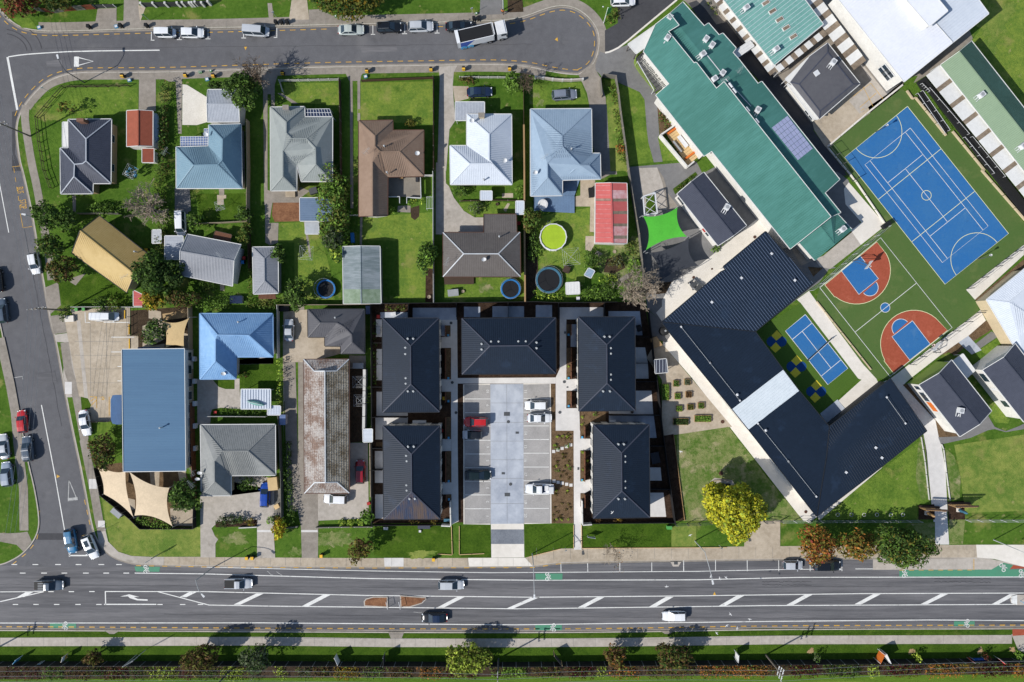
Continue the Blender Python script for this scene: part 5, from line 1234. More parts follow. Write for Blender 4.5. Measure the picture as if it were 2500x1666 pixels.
roof_on(h,V,[[0,1,2,3,7,6],[3,4,8,7],[4,5,9,8],[5,0,6,9],[6,7,8,9]],'roof_charcoal',0,'roof_slate','gutter_white')
walls_on(h,[V[i]for i in(0,1,3,4,5)],'wall_white',0.3,False)
flat_roof('','','',q(1600,0,'1185,722 1395,525 1445,570 1225,755'),3.0,'roof_offwhite',None,posts='metal_white',parent=h)
flat_roof('','','',q(1600,0,'1200,765 1245,790 1480,1090 1440,1085'),2.9,'roof_offwhite',None,parent=h)
bar('skylight',W(q(1600,0,'1471,668')[0],3.98),(0.95,0.95,0.15),'metal_white',h,0.6)
roof_unit(1600,0,1605,585,3.95,55,'white air unit on the square charcoal roof')
fr=bar('window_frame',W(q(1600,0,'1405,1045')[0],2.0),(2.3,0.15,1.2),'metal_white',h,math.radians(-52))
for k in(-.25,.25):
 bar('pane',(k,0,0),(0.4,1.4,0.75),'glass',fr,local=True)
wh=thing('school_hall','big white ribbed roof school hall with a raised roof section','school building',W(q(2000,0,'850,250')[0]))
P=[W(p,6.2)for p in q(2000,0,'135,-60 775,745 1215,390 1060,215 950,80 830,-60')]
roof_on(wh,P,[list(range(6))],'roof_big_white',0,None,'gutter_white')
v,f=rib_mesh(P[::-1]if area(P)<0 else P,0.5,0.07,0.03,math.radians(38))
mk('ribs',v,f,'roof_big_white',wh,kind='stuff')
P2_=[W(p,6.0)for p in q(2000,0,'830,-60 950,80 1060,215 1215,390 1545,125 1410,-60')]
roof_on(wh,P2_,[list(range(6))],'roof_white',0,None,'gutter_white')
v,f=rib_mesh(P2_[::-1]if area(P2_)<0 else P2_,0.5,0.07,0.03,math.radians(38))
mk('ribs',v,f,'roof_white',wh,kind='stuff')
P3=[W(p,7.6)for p in q(2000,0,'745,-60 1005,240 1172,100 1040,-60')]
roof_on(wh,P3,[[0,1,2,3]],'roof_big_white',0,None,'gutter_white',name='raised_roof')
walls_on(wh,P3,'wall_white',0.1,False,base=6.2)
ww=walls_on(wh,[W(p,6.0)for p in q(2000,0,'135,-60 775,745 1545,125 1410,-60')],'wall_white',0.3,False)
nn=(P[1]-P[0]).normalized()
for i,(f_,zz)in enumerate(((.80,4.2),(.845,4.2),(.80,2.9),(.845,2.9),(.885,4.2),(.885,2.9))):
 c=P[0].lerp(P[1],f_)
 nv=Vector((nn.y,-nn.x,0))
 if nv.dot(c)>0:
  nv=-nv
 c=Vector((c.x,c.y,zz))-nv*0.3+nv*0.04
 f2=bar('window',c,(1.25,0.12,1.1),'metal_white',ww,math.atan2(nn.y,nn.x))
 bar('pane',(0,0,0),(0.84,1.4,0.84),'glass',f2,local=True)
gg=thing('school_building','long pale green and dark green gable roofed classroom block','school building',W(q(2000,0,'1500,900')[0]))
V=parse_v(2000,0,'1105,592,e 1275,470,r 1388,375,e 2400,1665,e 2290,1755,r 2120,1880,e',{'e':3.4,'r':4.7})
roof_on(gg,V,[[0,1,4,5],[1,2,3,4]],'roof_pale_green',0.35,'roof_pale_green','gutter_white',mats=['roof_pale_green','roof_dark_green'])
walls_on(gg,V,'wall_white',0.3,False)
roof_unit(2000,0,1455,880,4.3,40,'white air unit on the pale green roof nearer the hall')
roof_unit(2000,0,1830,1345,4.3,40,'white air unit on the pale green roof at the picture edge')
nv=thing('school_building','large navy V shaped school block with seamed roof and white clear strip','school building',W(q(1600,740,'1100,700')[0]))
V=parse_v(1600,400,'1005,618,4.7 1440,1090,3.8 910,1530,3.7 60,1443,4.5 600,985,4.5 640,967,4.5 620,938,4.7',{})
roof_on(nv,V,[list(range(7))],'roof_navy',0,None,'gutter_dark')
Pw=V if area(V)>0 else V[::-1]
v,f=rib_mesh(Pw,0.5,0.1,0.06,math.atan2(-1,.82))
mk('standing_seams',v,f,'roof_navy_seam_glint',nv,kind='stuff')
walls_on(nv,V,'wall_white',0.5,False)
MZ={'o':4.5,'i':3.7}
Vm=parse_v(1600,740,'60,175,o 910,262,i 1165,610,i 1310,802,i 1585,1130,i 1560,1400,4.1 1470,1945,o 850,1155,o 700,968,o 130,270,o',MZ)
roof_on(nv,Vm,[[0,1,2,8,9],[8,2,3,7],[7,3,4,5,6]],'roof_navy',0.5,None,'gutter_dark',mats=['roof_navy','roof_translucent','roof_navy'],rw=0.1,rh=0.045)
walls_on(nv,Vm,'wall_white',0.6,False)
Vt=parse_v(1600,740,'1585,1130,3.7 2144,690,3.9 2474,1165,4.3 2059,1495,4.3 1470,1945,4.5 1560,1400,4.1',{})
roof_on(nv,Vt,[list(range(6))],'roof_navy',0,None,'gutter_dark')
Pw=Vt if area(Vt)>0 else Vt[::-1]
v,f=rib_mesh(Pw,0.45,0.1,0.035,math.atan2(-1,.62))
mk('ribs',v,f,'roof_navy',nv,kind='stuff')
walls_on(nv,Vt,'wall_charcoal',0.5,False)
for a,b in(((235,218),(498,547)),((498,547),(770,890)),((935,1100),(1213,1445)),((1213,1445),(1467,1765)),((2110,860),(2280,1098))):
 pa,pb=W(q(1600,740,'%d,%d'%a)[0],4.6),W(q(1600,740,'%d,%d'%b)[0],4.6)
 mk('safety_line',*tube([pa,pb],0.03,4),'galvanised',nv)
 for p in(pa,pb):
  bar('anchor',p,(0.25,0.35,0.12),'metal_white',nv,0.6)
for x,y in((743,835),(1002,1160)):
 c=W(q(1600,740,'%d,%d'%(x,y))[0],4.4)
 mk('roof_cowl',*lathe(c,[(0.16,-.1),(0.16,.3),(.25,.35),(0,.5)],10),'metal_white',nv)
for x,y in((1060,-450),(785,-228),(1272,-207),(515,-7),(160,98),(2010,1320),(2066,1412),(1740,1545)):
 bar('anchor',W(q(1600,740,'%d,%d'%(x,y))[0],4.4),(0.4,0.45,0.12),'metal_white',nv,0.9)
def relocatable(lb,ox,oy,vs_,e,r,wallm,wins=None,gable=None):
 t=house('school_building',lb,ox,oy,vs_,'0 1 2 5|5 2 3 4','0 1 2 3 4 5','roof_slate',wallm,e,r,0.3,cat='school building',win=False,ins=0.3,gutter='gutter_white')
 return t
h=relocatable('slate gabled classroom beside the lime green shade sail',1600,400,'440,78,e 830,565,e 715,655,r 572,748,e 198,275,e 325,165,r',3.6,4.5,'wall_white')
roof_unit(1600,400,640,408,4.3,60,'white air unit on the slate classroom by the lime sail')
V=parse_v(1600,400,'440,78,e 830,565,e 715,655,r 572,748,e 198,275,e 325,165,r',{'e':3.6,'r':4.5})
ip=inset(V,0.3)
def wall_panes(t,a,b,fr,z,w,h,mats):
 rz=math.atan2(b[1]-a[1],b[0]-a[0])
 nn=Vector((b[1]-a[1],a[0]-b[0])).normalized()
 m=Vector(((a[0]+b[0])/2,(a[1]+b[1])/2))
 if nn.dot(-m)<0:
  nn=-nn
 for f,mm in zip(fr,mats):
  c=Vector((a[0]+(b[0]-a[0])*f+nn.x*.03,a[1]+(b[1]-a[1])*f+nn.y*.03,z))
  o=bar('window',c,(w+.1,.07,h+.1),'metal_white',t,rz)
  bar('pane',(0,0,0),(w/(w+.1),1.4,h/(h+.1)),mm,o,local=True)
wall_panes(h,ip[3],ip[4],(.94,.87,.72,.3,.22),1.9,0.8,1.0,['glass','glass','plastic_white','plastic_red','glass'])
h=relocatable('slate gabled classroom with lime green end wall near the courts',2000,740,'1205,520,e 1570,985,e 1462,1105,r 1282,1218,e 910,745,e 1090,640,r',4.6,5.8,'wall_white')
V=parse_v(2000,740,'1205,520,e 1570,985,e 1462,1105,r 1282,1218,e 910,745,e 1090,640,r',{'e':4.6,'r':5.8})
ip=inset(V,0.3)
wall_panes(h,ip[3],ip[4],(.93,.87,.81,.75,.69,.6,.54,.48),2.6,0.8,1.5,['glass','plastic_white','glass','sail_dark','glass','plastic_orange','plastic_orange','plastic_orange'])
ev=[(ip[4].x,ip[4].y),(ip[0].x,ip[0].y),(ip[5].x,ip[5].y)]
gm=Vector((-(ip[0].y-ip[4].y),ip[0].x-ip[4].x)).normalized()*0.03
if gm.dot(Vector((-1,1)))<0:
 gm=-gm
mk('end_wall',[(ip[4].x+gm.x,ip[4].y+gm.y,0),(ip[0].x+gm.x,ip[0].y+gm.y,0),(ip[0].x+gm.x,ip[0].y+gm.y,4.5),(ip[5].x+gm.x,ip[5].y+gm.y,5.7),(ip[4].x+gm.x,ip[4].y+gm.y,4.5)],[(0,1,2,3,4)],'wall_lime',h)
roof_unit(2000,740,1270,985,5.3,80,'white skylight box on the slate classroom roof')
h=relocatable('white walled slate classroom cut by the right picture edge',2000,740,'1785,370,e 2150,850,e 2040,940,r 1867,1085,e 1490,610,e 1680,495,r',4.6,5.8,'wall_white')
V=parse_v(2000,740,'1785,370,e 2150,850,e 2040,940,r 1867,1085,e 1490,610,e 1680,495,r',{'e':4.6,'r':5.8})
ip=inset(V,0.3)
wall_panes(h,ip[3],ip[4],(.9,.87,.84,.81,.78,.6,.34,.3,.26),2.8,0.5,1.4,['glass']*5+['plastic_white']+['glass']*3)
flat_roof('','','',q(2000,740,'1215,535 1310,465 1420,615 1340,685'),2.6,'roof_offwhite',None,posts='metal_white',parent=h)
V=parse_v(2000,400,'1525,1240,e 1900,935,e 2400,1560,e 1900,1870,e 1730,1265,r 1935,1100,r 2240,1580,r',{'e':3.8,'r':4.8})
h=thing('school_building','white ribbed hip roofed school block at the right edge','school building',W(q(2000,400,'1800,1400')[0]))
roof_on(h,V,[[0,1,5,4],[1,2,6,5],[2,3,4,6],[3,0,4],[4,5,6]],'roof_white',0.35,'roof_white','gutter_white')
walls_on(h,V[:4],'wall_cream',0.4,False)
pg=thing('slat_pergola','pergola with slats dark as shadow stripes over the school courtyard inside the lime fence','pergola',W(q(1200,0,'1440,650')[0]))
for k in range(26):
 f=k/25
 a,b=Vector((1320+170*f,540+290*f)),Vector((1385+235*f,475+290*f))
 if k%4:
  b=a.lerp(b,.55+.45*(k%3)/2)
 beam('slat',W(q(1200,0,'%f,%f'%(a.x,a.y))[0],2.3),W(q(1200,0,'%f,%f'%(b.x,b.y))[0],2.3),.09,.12,'metal_dark',pg)  # dark slat colour stands in for shadow stripes on the courtyard floor
for s in('1330,560 1480,820','1380,500 1600,770'):
 a,b=[W(p,2.2)for p in q(1200,0,s)]
 beam('rafter',a,b,.1,.14,'metal_white',pg)
 for p in(a,b):
  bar('post',(p.x,p.y,1.1),(.1,.1,2.2),'metal_white',pg)
def leaves_mesh(centers,radii,n_per,leaf,rng,flat=0.55,shell=0.55):
 out=[]
 for c,r in zip(centers,radii):
  n=max(6,int(1.5*n_per*(r[0]*r[1]*r[2])**(2/3)))
  d=rng.normal(size=(n,3))
  d/=np.linalg.norm(d,axis=1)[:,None]
  rad=(shell+(1-shell)*rng.random(n))**0.7
  p=np.array(c)+d*rad[:,None]*np.array(r)
  nn=d*0.8+rng.normal(size=(n,3))*flat+np.array([0,0,0.45])
  nn/=np.linalg.norm(nn,axis=1)[:,None]
  t=np.cross(nn,rng.normal(size=(n,3)))
  t/=np.linalg.norm(t,axis=1)[:,None]+1e-9
  b=np.cross(nn,t)
  s=leaf*(0.45+1.15*rng.random(n)**2)[:,None]
  q4=np.stack([p-t*s,p-b*s*0.55,p+t*s,p+b*s*0.55],axis=1)
  out.append(q4.reshape(-1,3))
 return np.concatenate(out)
def leaf_object(name,V,mats,parent,rng,weights=None,per=None,kind=None):
 n=len(V)//4
 org=np.array(root_org(parent))if parent is not None else np.array([V[:,0].mean(),V[:,1].mean(),V[:,2].min()])
 me=bpy.data.meshes.new(name)
 me.vertices.add(n*4)
 me.vertices.foreach_set('co',(V-org).astype(np.float32).ravel())
 me.loops.add(n*4)
 me.loops.foreach_set('vertex_index',np.arange(n*4,dtype=np.int32))
 me.polygons.add(n)
 me.polygons.foreach_set('loop_start',np.arange(0,n*4,4,dtype=np.int32))
 me.polygons.foreach_set('loop_total',np.full(n,4,dtype=np.int32))
 for m in mats:
  me.materials.append(M(m))
 if per is not None:
  me.polygons.foreach_set('material_index',per.astype(np.int32))
 elif len(mats)>1:
  me.polygons.foreach_set('material_index',rng.choice(len(mats),n,p=weights).astype(np.int32))
 me.update()
 me.validate()
 o=bpy.data.objects.new(name,me)
 link(o,parent)
 if parent is None:
  o.location=org
  ORG[o.name]=Vector(org)
 if kind:
  o['kind']=kind
 return o
def crown_clumps(c,rx,ry,rz,n,rng,cr):
 C,R=[],[]
 ph=rng.random(6)*6.28
 for i in range(n):
  z=1-1.55*(i+.5)/n
  a=i*2.39996+rng.normal()*0.25
  s=math.sqrt(max(0,1-z*z))
  lump=1+0.16*math.sin(2*a+ph[0])+0.13*math.sin(3*a+ph[1])+0.10*math.sin(5*a+ph[2])+rng.normal()*0.06
  f=0.80*lump
  C.append((c[0]+rx*f*s*math.cos(a),c[1]+ry*f*s*math.sin(a),c[2]+rz*z*(0.8+rng.normal()*0.07)))
  k=cr*(0.7+0.6*rng.random())
  R.append((k*rx,k*ry,k*rz*0.9))
 for i in range(max(2,n//4)):
  C.append((c[0]+rng.normal()*rx*.25,c[1]+rng.normal()*ry*.25,c[2]+rng.normal()*rz*.25))
  R.append((rx*.35,ry*.35,rz*.35))
 return C,R
TS=[0]
def tree(name,label,p,rx,ry,h,mats,seed=None,dens=60,leaf=0.26,base=0.25,top_seen=True,n=26,cr=0.34,group=None,cat='tree',trunk='bark',weights=None,flat=0.55):
 TS[0]+=1
 seed=seed if seed is not None else TS[0]*13+5
 rng=np.random.default_rng(seed)
 zc=h*(0.5+base*0.4)
 c=W(p,zc)
 f=SC*(1-zc/H)
 RX,RY,RZ=rx*f,ry*f,h*(1-base)/2
 zc=h-RZ
 t=thing(name,label,cat,(c.x,c.y,0),group)
 C,R=crown_clumps((c.x,c.y,zc),RX,RY,RZ,n,rng,cr)
 V=leaves_mesh(C,R,dens*1.0/max(0.25,(leaf/0.26)),leaf,rng,flat)
 V[:,2]=np.maximum(V[:,2],0.03)
 leaf_object('crown',V,mats,t,rng,weights)
 tr=max(0.06,0.035*h)
 TV,TF=tube([(c.x,c.y,0),(c.x+.05,c.y,h*.25),(c.x-.04*h*.2,c.y+.05,h*.5),(c.x,c.y,h*.78)],[tr*1.3,tr,tr*.8,tr*.3],7)
 parts=[(TV,TF)]
 for i in range(5):
  k=C[int(rng.integers(0,len(C)))]
  parts.append(tube([(c.x,c.y,h*(.3+.07*i)),((c.x+k[0])/2,(c.y+k[1])/2,(h*.45+k[2])/2),k],[tr*.6,tr*.4,tr*.15],5))
 V2,F2=joinm(*parts)
 mk('trunk',V2,F2,trunk,t)
 return t
def shrub(label,p,rx,ry,h,mats,name='shrub',cat='shrub',dens=60,leaf=0.17,group=None,n=12,seed=None,cr=0.42,weights=None):
 TS[0]+=1
 rng=np.random.default_rng(seed if seed is not None else TS[0]*17+3)
 c=W(p,h/2)
 f=SC
 C,R=crown_clumps((c.x,c.y,h*.5),rx*f,ry*f,h*.5,n,rng,cr)
 V=leaves_mesh(C,R,dens*1.5,leaf,rng)
 V[:,2]=np.maximum(V[:,2],0.04)
 o=leaf_object(name,V,mats,None,rng,weights)
 return tag(o,label,cat,group)
def hedge(label,line,w,h,mats,dens=60,leaf=0.16,name='hedge',step=0.7,group=None,cat='hedge',weights=None,seed=None):
 TS[0]+=1
 rng=np.random.default_rng(seed or TS[0]*19+1)
 P=WL(line,h*.5)
 C,R=[],[]
 for a,b in zip(P[:-1],P[1:]):
  L=(b-a).length
  k=max(1,int(L/step))
  d=(b-a).normalized()
  for i in range(k):
   for s in(-1,1):
    p=a.lerp(b,(i+rng.random())/k)
    C.append((p.x-d.y*s*w*.22,p.y+d.x*s*w*.22,h*(.45+.12*rng.random())))
    R.append((max(step*.6,w*.36)*(.8+.5*rng.random()),w*.36*(.8+.5*rng.random()),h*.5))
 V=leaves_mesh(C,R,dens,leaf,rng)
 V[:,2]=np.maximum(V[:,2],0.04)
 o=leaf_object(name,V,mats,None,rng,weights)
 return tag(o,label,cat,group)
def bare_tree(label,p,r,h,seed,m='bark_pale',depth=5,name='bare_tree',n0=9,rr=0.16,lean=(0,0),group=None,twig=1.0,base_px=None):
 rng=random.Random(seed)
 c=W(base_px,0)if base_px else W(p,h*.6)
 top=W(p,h*.75)
 t=thing(name,label,'tree',(c.x,c.y,0),group)
 ms=[]
 R=r*SC
 def grow(a,d,L,rad,k):
  pts,p0,dd=[a],Vector(a),Vector(d)
  for i in range(3):
   dd=(dd+Vector((rng.gauss(0,.16),rng.gauss(0,.16),rng.gauss(0.02,.10)))).normalized()
   p0=p0+dd*L/3
   p0.z=max(p0.z,0.5)
   pts.append(p0.copy())
  ms.append(tube(pts,[max(r_,.016*twig)for r_ in(rad,rad*.85,rad*.7,rad*.5)],5 if k>2 else 3,False))
  if k==0:
   return
  nb=3 if k>1 else 2
  for i in range(nb):
   q_=pts[rng.choice((1,2,3,3))]
   nd=(dd+Vector((rng.gauss(0,.62),rng.gauss(0,.62),rng.gauss(.06,.3)))).normalized()
   grow(q_,nd,L*rng.uniform(.55,.8),rad*.62,k-1)
 fork=Vector((c.x,c.y,h*.22))
 ms.append(tube([(c.x,c.y,0),(c.x+.03,c.y,h*.12),fork],[rr*1.3,rr*1.05,rr],7,False))
 V,F=joinm(*ms)
 mk('trunk',V,F,m,t)
 ms.clear()
 off=top-fork
 for i in range(n0):
  a=2*math.pi*i/n0+rng.uniform(-.25,.25)
  tgt=Vector((top.x+R*.62*math.cos(a)*rng.uniform(.6,1),top.y+R*.62*math.sin(a)*rng.uniform(.6,1),h*rng.uniform(.5,.8)))
  d=(tgt-fork)
  grow(fork,d.normalized(),d.length*.62,rr*.5,depth-1)
 V,F=joinm(*ms)
 mk('branches',V,F,m,t)
 return t
def T_(ox,oy,x,y,k=3.734):
 return(ox+x/k,oy+y/k)
tree('evergreen_tree','dense green tree with bare brown top leaning over the north street',T_(400,0,715,830),39,44,6.5,['leaf_mid','leaf_dark'],dens=75)
bare_tree('brown leafless tree overhanging the kerb of the north street',T_(400,0,810,660),32,7.0,21,'bark',5,n0=11,rr=.2,twig=1.7)
tree('evergreen_tree','large olive tree at the top edge above the driveway',T_(400,0,1680,-20),92,42,7.0,['leaf_olive','leaf_dark','leaf_gold'],dens=65,weights=[.5,.35,.15])
tree('rust_tree','rust red tree in the top left corner behind the fence',T_(0,0,180,40),38,34,5.0,['leaf_rust','leaf_redden','leaf_olive'],dens=60)
tree('evergreen_tree','dark tree behind the striped fence at the top',T_(0,0,520,-20),42,26,5.0,['leaf_dark','leaf_olive'],dens=65)
tree('garden_tree','small sparse golden green tree on the corner lawn',T_(0,0,610,985),20,18,3.4,['leaf_autumn','leaf_mid'],dens=26,n=14)
tree('garden_tree','small dark tree beside the pale steel garage',T_(400,0,480,790),19,12,3.0,['leaf_dark'],dens=60)
tree('garden_tree','bright green shrub beside the white picket fence',T_(1200,0,190,750),21,25,3.0,['leaf_bright','leaf_mid'],dens=60)
bare_tree('grey leafless tree by the picket fence at the cul de sac',T_(1200,0,330,710),24,5.5,33,'bark',5,n0=7,rr=.09)
shrub('low brown green clipped shrub behind the picket fence',T_(800,0,1270,735),19,9,1.2,['leaf_olive','leaf_rust'])
shrub('round golden green shrub in front of the brown house',T_(800,0,755,1125),12.5,11.5,1.6,['leaf_autumn','leaf_olive'])
tree('evergreen_tree','rounded green tree on the verge above the mustard house',T_(0,400,430,470),31,33,5.2,['leaf_mid','leaf_dark'],dens=70)
tree('evergreen_tree','shadowed bushy tree beside the verge tree near the mustard house',T_(0,400,620,520),24,26,4.2,['leaf_dark','leaf_mid'],dens=60)
tree('evergreen_tree','green tree on the verge left of the mustard house',T_(0,400,470,760),28,32,5.4,['leaf_mid','leaf_dark','leaf_olive'],dens=70,weights=[.4,.4,.2])
tree('evergreen_tree','brown green tree below the verge tree left of the mustard house',T_(0,400,560,960),34,28,5.0,['leaf_olive','leaf_dark','leaf_rust'],dens=62,weights=[.4,.35,.25])
bare_tree('pale leafless tree with spreading white limbs in the yellow house garden',T_(0,400,1330,400),60,5.5,51,'bark_pale',5,n0=16,rr=.3,twig=2.2)
shrub('bushy green hedge shrub between the bare tree and the corner house',T_(0,400,970,410),42,15,1.8,['leaf_mid','leaf_bright','leaf_dark'],n=20)
hedge('tall ragged hedge along the drive left of the blue house',q(0,0,'1500,740 1495,1000 1490,1250 1480,1560'),1.5,2.2,['leaf_mid','leaf_dark','leaf_rust'],weights=[.4,.4,.2])
hedge('ragged lower hedge along the drive below the blue house',q(0,400,'1470,30 1440,230 1490,420 1475,640 1465,800'),2.0,2.2,['leaf_dark','leaf_mid','leaf_olive'])
tree('evergreen_tree','large dark green tree below the mustard house',T_(0,400,1400,1000),44,45,7.0,['leaf_dark','leaf_mid'],dens=75,weights=[.7,.3])
tree('evergreen_tree','dark blue green tree against the grey gable house',T_(0,400,1560,1010),30,38,6.0,['leaf_dark'],dens=65)
tree('golden_tree','golden yellow bush tree above the sandy shade sail',T_(0,400,1395,1235),26,26,4.2,['leaf_gold','leaf_yellow','leaf_mid'],dens=70,weights=[.5,.25,.25])
tree('evergreen_tree','rusty olive tree beside the golden bush',T_(0,400,1660,1240),36,22,4.4,['leaf_olive','leaf_rust','leaf_dark'],dens=55)
shrub('dark green shrub left of two at the childcare car park fence',T_(0,400,915,1280),18,19,2.0,['leaf_mid','leaf_dark'])
shrub('yellowish shrub right of two at the childcare car park fence',T_(0,400,1040,1280),19,19,2.0,['leaf_olive','leaf_bright'])
shrub('dark climber at the foot of the power pole',T_(0,740,570,100),12,14,1.4,['leaf_dark','leaf_mid'])
tree('garden_tree','grey green feathery tree beside the sandy shade sail',T_(0,740,1420,255),27,27,4.4,['leaf_grey','leaf_mid'],dens=60)
shrub('dark brown shrub left of the feathery tree',T_(0,740,1310,310),14,15,1.5,['leaf_rust','leaf_dark'])
tree('evergreen_tree','brown olive tree at the front corner of the blue childcare roof',T_(0,740,940,1350),33,36,4.6,['leaf_rust','leaf_olive','leaf_dark'],dens=60)
tree('evergreen_tree','dark green tree right of the cream shade sails',T_(0,1060,1690,560),31,40,5.6,['leaf_mid','leaf_dark'],dens=75)
hedge('bright green planting under the cream shade sail edge',q(0,1060,'1240,780 1350,790 1420,815 1560,830'),1.8,1.4,['leaf_bright','leaf_mid'])
hedge('long line of tall green trees between the two back gardens',q(400,400,'1560,80 1540,230 1530,420 1560,600 1540,740'),5.2,4.8,['leaf_mid','leaf_olive','leaf_bright'],dens=55,leaf=.25,step=1.6,name='tree_row',cat='tree row')
tree('evergreen_tree','dark green tree at the lower end of the garden tree row',T_(400,400,1545,690),24,26,5.0,['leaf_dark','leaf_grey'],dens=65)
tree('garden_tree','yellow green tree beside the weathered iron shed',T_(400,400,1570,830),15,17,4.0,['leaf_lime','leaf_mid'],dens=60)
tree('garden_tree','bright green tree at the top of the garden tree row',T_(400,400,1530,250),26,22,4.4,['leaf_bright','leaf_mid'],dens=65)
tree('garden_tree','small round dark tree at the corner of the slate garage',T_(400,400,1045,820),15,21,3.8,['leaf_dark','leaf_mid'],dens=75)
tree('evergreen_tree','dark round tree beside the bright blue trampoline',T_(400,400,1200,1190),28,35,4.6,['leaf_dark','leaf_mid'],dens=75)
tree('garden_tree','olive shrub tree at the fence corner behind the blue house',T_(400,400,740,640),15,30,3.2,['leaf_mid','leaf_olive'],dens=60)
tree('garden_tree','dark leafy tree by the back fence of the blue house',T_(400,400,730,460),19,17,3.0,['leaf_dark','leaf_mid'],dens=60)
tree('garden_tree','leafy shrub tree beside the parked white van',T_(400,400,290,530),17,24,3.0,['leaf_mid','leaf_bright','leaf_dark'],dens=55)
hedge('green hedge behind the bright sky blue house',q(400,400,'300,1250 450,1270 600,1275'),2.4,2.0,['leaf_mid','leaf_bright','leaf_dark'])
hedge('yellowish hedge along the fence below the slate garage',q(400,400,'740,1270 900,1295 1040,1290'),1.5,1.6,['leaf_olive','leaf_mid'])
shrub('leafy bush in front of the grey gable house',T_(400,400,400,1110),28,15,1.6,['leaf_mid','leaf_dark'])
hedge('climber on the fence right of the grey gable house',q(400,400,'795,960 790,1150 790,1240'),1.0,1.8,['leaf_olive','leaf_mid'])
tree('garden_tree','rounded green tree overlapping the fence beside the brown house lawn',T_(800,400,905,840),24,33,4.6,['leaf_bright','leaf_mid','leaf_dark'],dens=70)
shrub('dark round shrub behind the white roofed house',T_(800,400,1210,245),18,16,2.2,['leaf_dark','leaf_mid'])
shrub('round flowering shrub on the small lawn by the curved drive',T_(800,400,1345,405),15,17,2.0,['leaf_mid','leaf_grey'])
hedge('green hedge under the rear deck of the brown house',q(800,400,'730,345 860,345'),1.2,1.1,['leaf_lime','leaf_bright'])
shrub('lime shrub at the end of the brown house wing',T_(800,400,585,430),9,12,1.2,['leaf_lime','leaf_bright'])
hedge('green hedge strip against the orange fence',q(800,400,'1740,220 1760,320'),1.4,1.6,['leaf_bright','leaf_mid'])
tree('garden_tree','round clipped green tree beside the green pool',T_(1200,400,365,510),25,26,3.6,['leaf_olive','leaf_mid'],dens=80,n=34,cr=.26)
shrub('dark shrub mass along the orange fence by the pool',T_(1200,400,370,700),12,45,1.4,['leaf_dark','leaf_mid'],n=22)
shrub('green shrub beside the pool edge',T_(1200,400,430,780),9,17,1.2,['leaf_mid','leaf_bright'])
hedge('leafy hedge below the large trampoline',q(1200,400,'390,1180 470,1215 640,1215'),1.6,1.3,['leaf_mid','leaf_bright','leaf_lime'])
hedge('dense green planting in the lower trampoline garden',q(1200,400,'820,1200 950,1180 1080,1200'),2.6,1.6,['leaf_dark','leaf_mid','leaf_bright'])
shrub('round clipped olive bush in the messy garden',T_(1200,400,1145,895),19,17,1.8,['leaf_olive','leaf_grey'],n=24,cr=.3)
shrub('leafy green bush in the middle of the messy garden',T_(1200,400,930,880),23,22,2.2,['leaf_mid','leaf_dark'])
shrub('bright green bush beside the school fence',T_(1200,400,1300,940),17,20,1.8,['leaf_bright','leaf_mid'])
shrub('yellow green low bush in front of the play frame',T_(1200,400,1070,1050),21,14,1.2,['leaf_lime','leaf_mid'])
shrub('shady bush by the back corner of the messy garden',T_(1200,400,1060,1150),20,26,1.8,['leaf_mid','leaf_dark'])
shrub('weedy shrub right of the red shed',T_(1200,400,1270,760),16,22,1.0,['leaf_olive','leaf_mid'])
bare_tree('large grey leafless tree on the school boundary corner',T_(1200,400,1345,1165),58,8.0,77,'bark_pale',6,n0=13,rr=.26,twig=1.8)
hedge('weedy planting along the school boundary wall',q(1200,0,'1090,760 1140,900 1150,1050 1170,1250 1200,1480'),1.5,1.0,['leaf_mid','leaf_bright','leaf_olive'])
shrub('rust orange shrub in the boundary strip',T_(1200,0,1180,1360),11,11,1.2,['leaf_orange','leaf_rust'])
shrub('rusty planting in the triangular school bed',T_(1200,0,1580,1100),14,30,0.8,['leaf_rust','leaf_mid'])
shrub('bright leaf plant in the triangular school bed',T_(1200,0,1630,1090),4,9,0.9,['leaf_lime'])
hedge('green planting bed at the school sign',q(1200,0,'1060,210 1090,150 1130,80 1140,180'),1.6,0.9,['leaf_mid','leaf_olive','leaf_rust'])
hedge('clipped hedge beside the striped walkway',q(1600,0,'470,10 530,80 570,130'),.9,.9,['leaf_olive','leaf_mid'])
hedge('dark hedge along the top end of the slate classroom',q(1600,400,'180,260 350,110'),1.0,.9,['leaf_dark','leaf_olive'])
hedge('planting strip beside the green roof, upper length',q(1600,400,'600,40 715,180'),.9,.6,['leaf_olive','leaf_mid'])
hedge('planting strip beside the green roof, lower length',q(1600,400,'810,300 940,460'),.9,.6,['leaf_olive','leaf_mid'])
shrub('bright green plant at the foot of the slate classroom',T_(1600,400,550,780),9,8,.8,['leaf_bright'])
hedge('clipped green planting under the slate classroom eave',q(1600,400,'590,740 700,660'),.8,.6,['leaf_mid'])
shrub('dark plants in the childcare lawn behind the white sedan',T_(0,740,1030,1170),8,12,1.0,['leaf_dark','leaf_mid'])
hedge('bright green climber on the fence right of the sky blue house lawn',q(400,740,'1055,520 1060,700 1050,930'),.9,1.9,['leaf_lime','leaf_bright'])
shrub('flowering pot plants by the sky blue house steps',T_(400,740,720,650),11,8,.9,['leaf_dark','leaf_rust','leaf_mid'])
hedge('low planting under the ribbed carport',q(400,740,'520,985 650,1000 800,1000 900,1000'),1.2,.9,['leaf_dark','leaf_mid'])
shrub('leafy tree fern by the mid grey house',T_(400,1060,755,450),21,18,2.2,['leaf_dark','leaf_mid'])
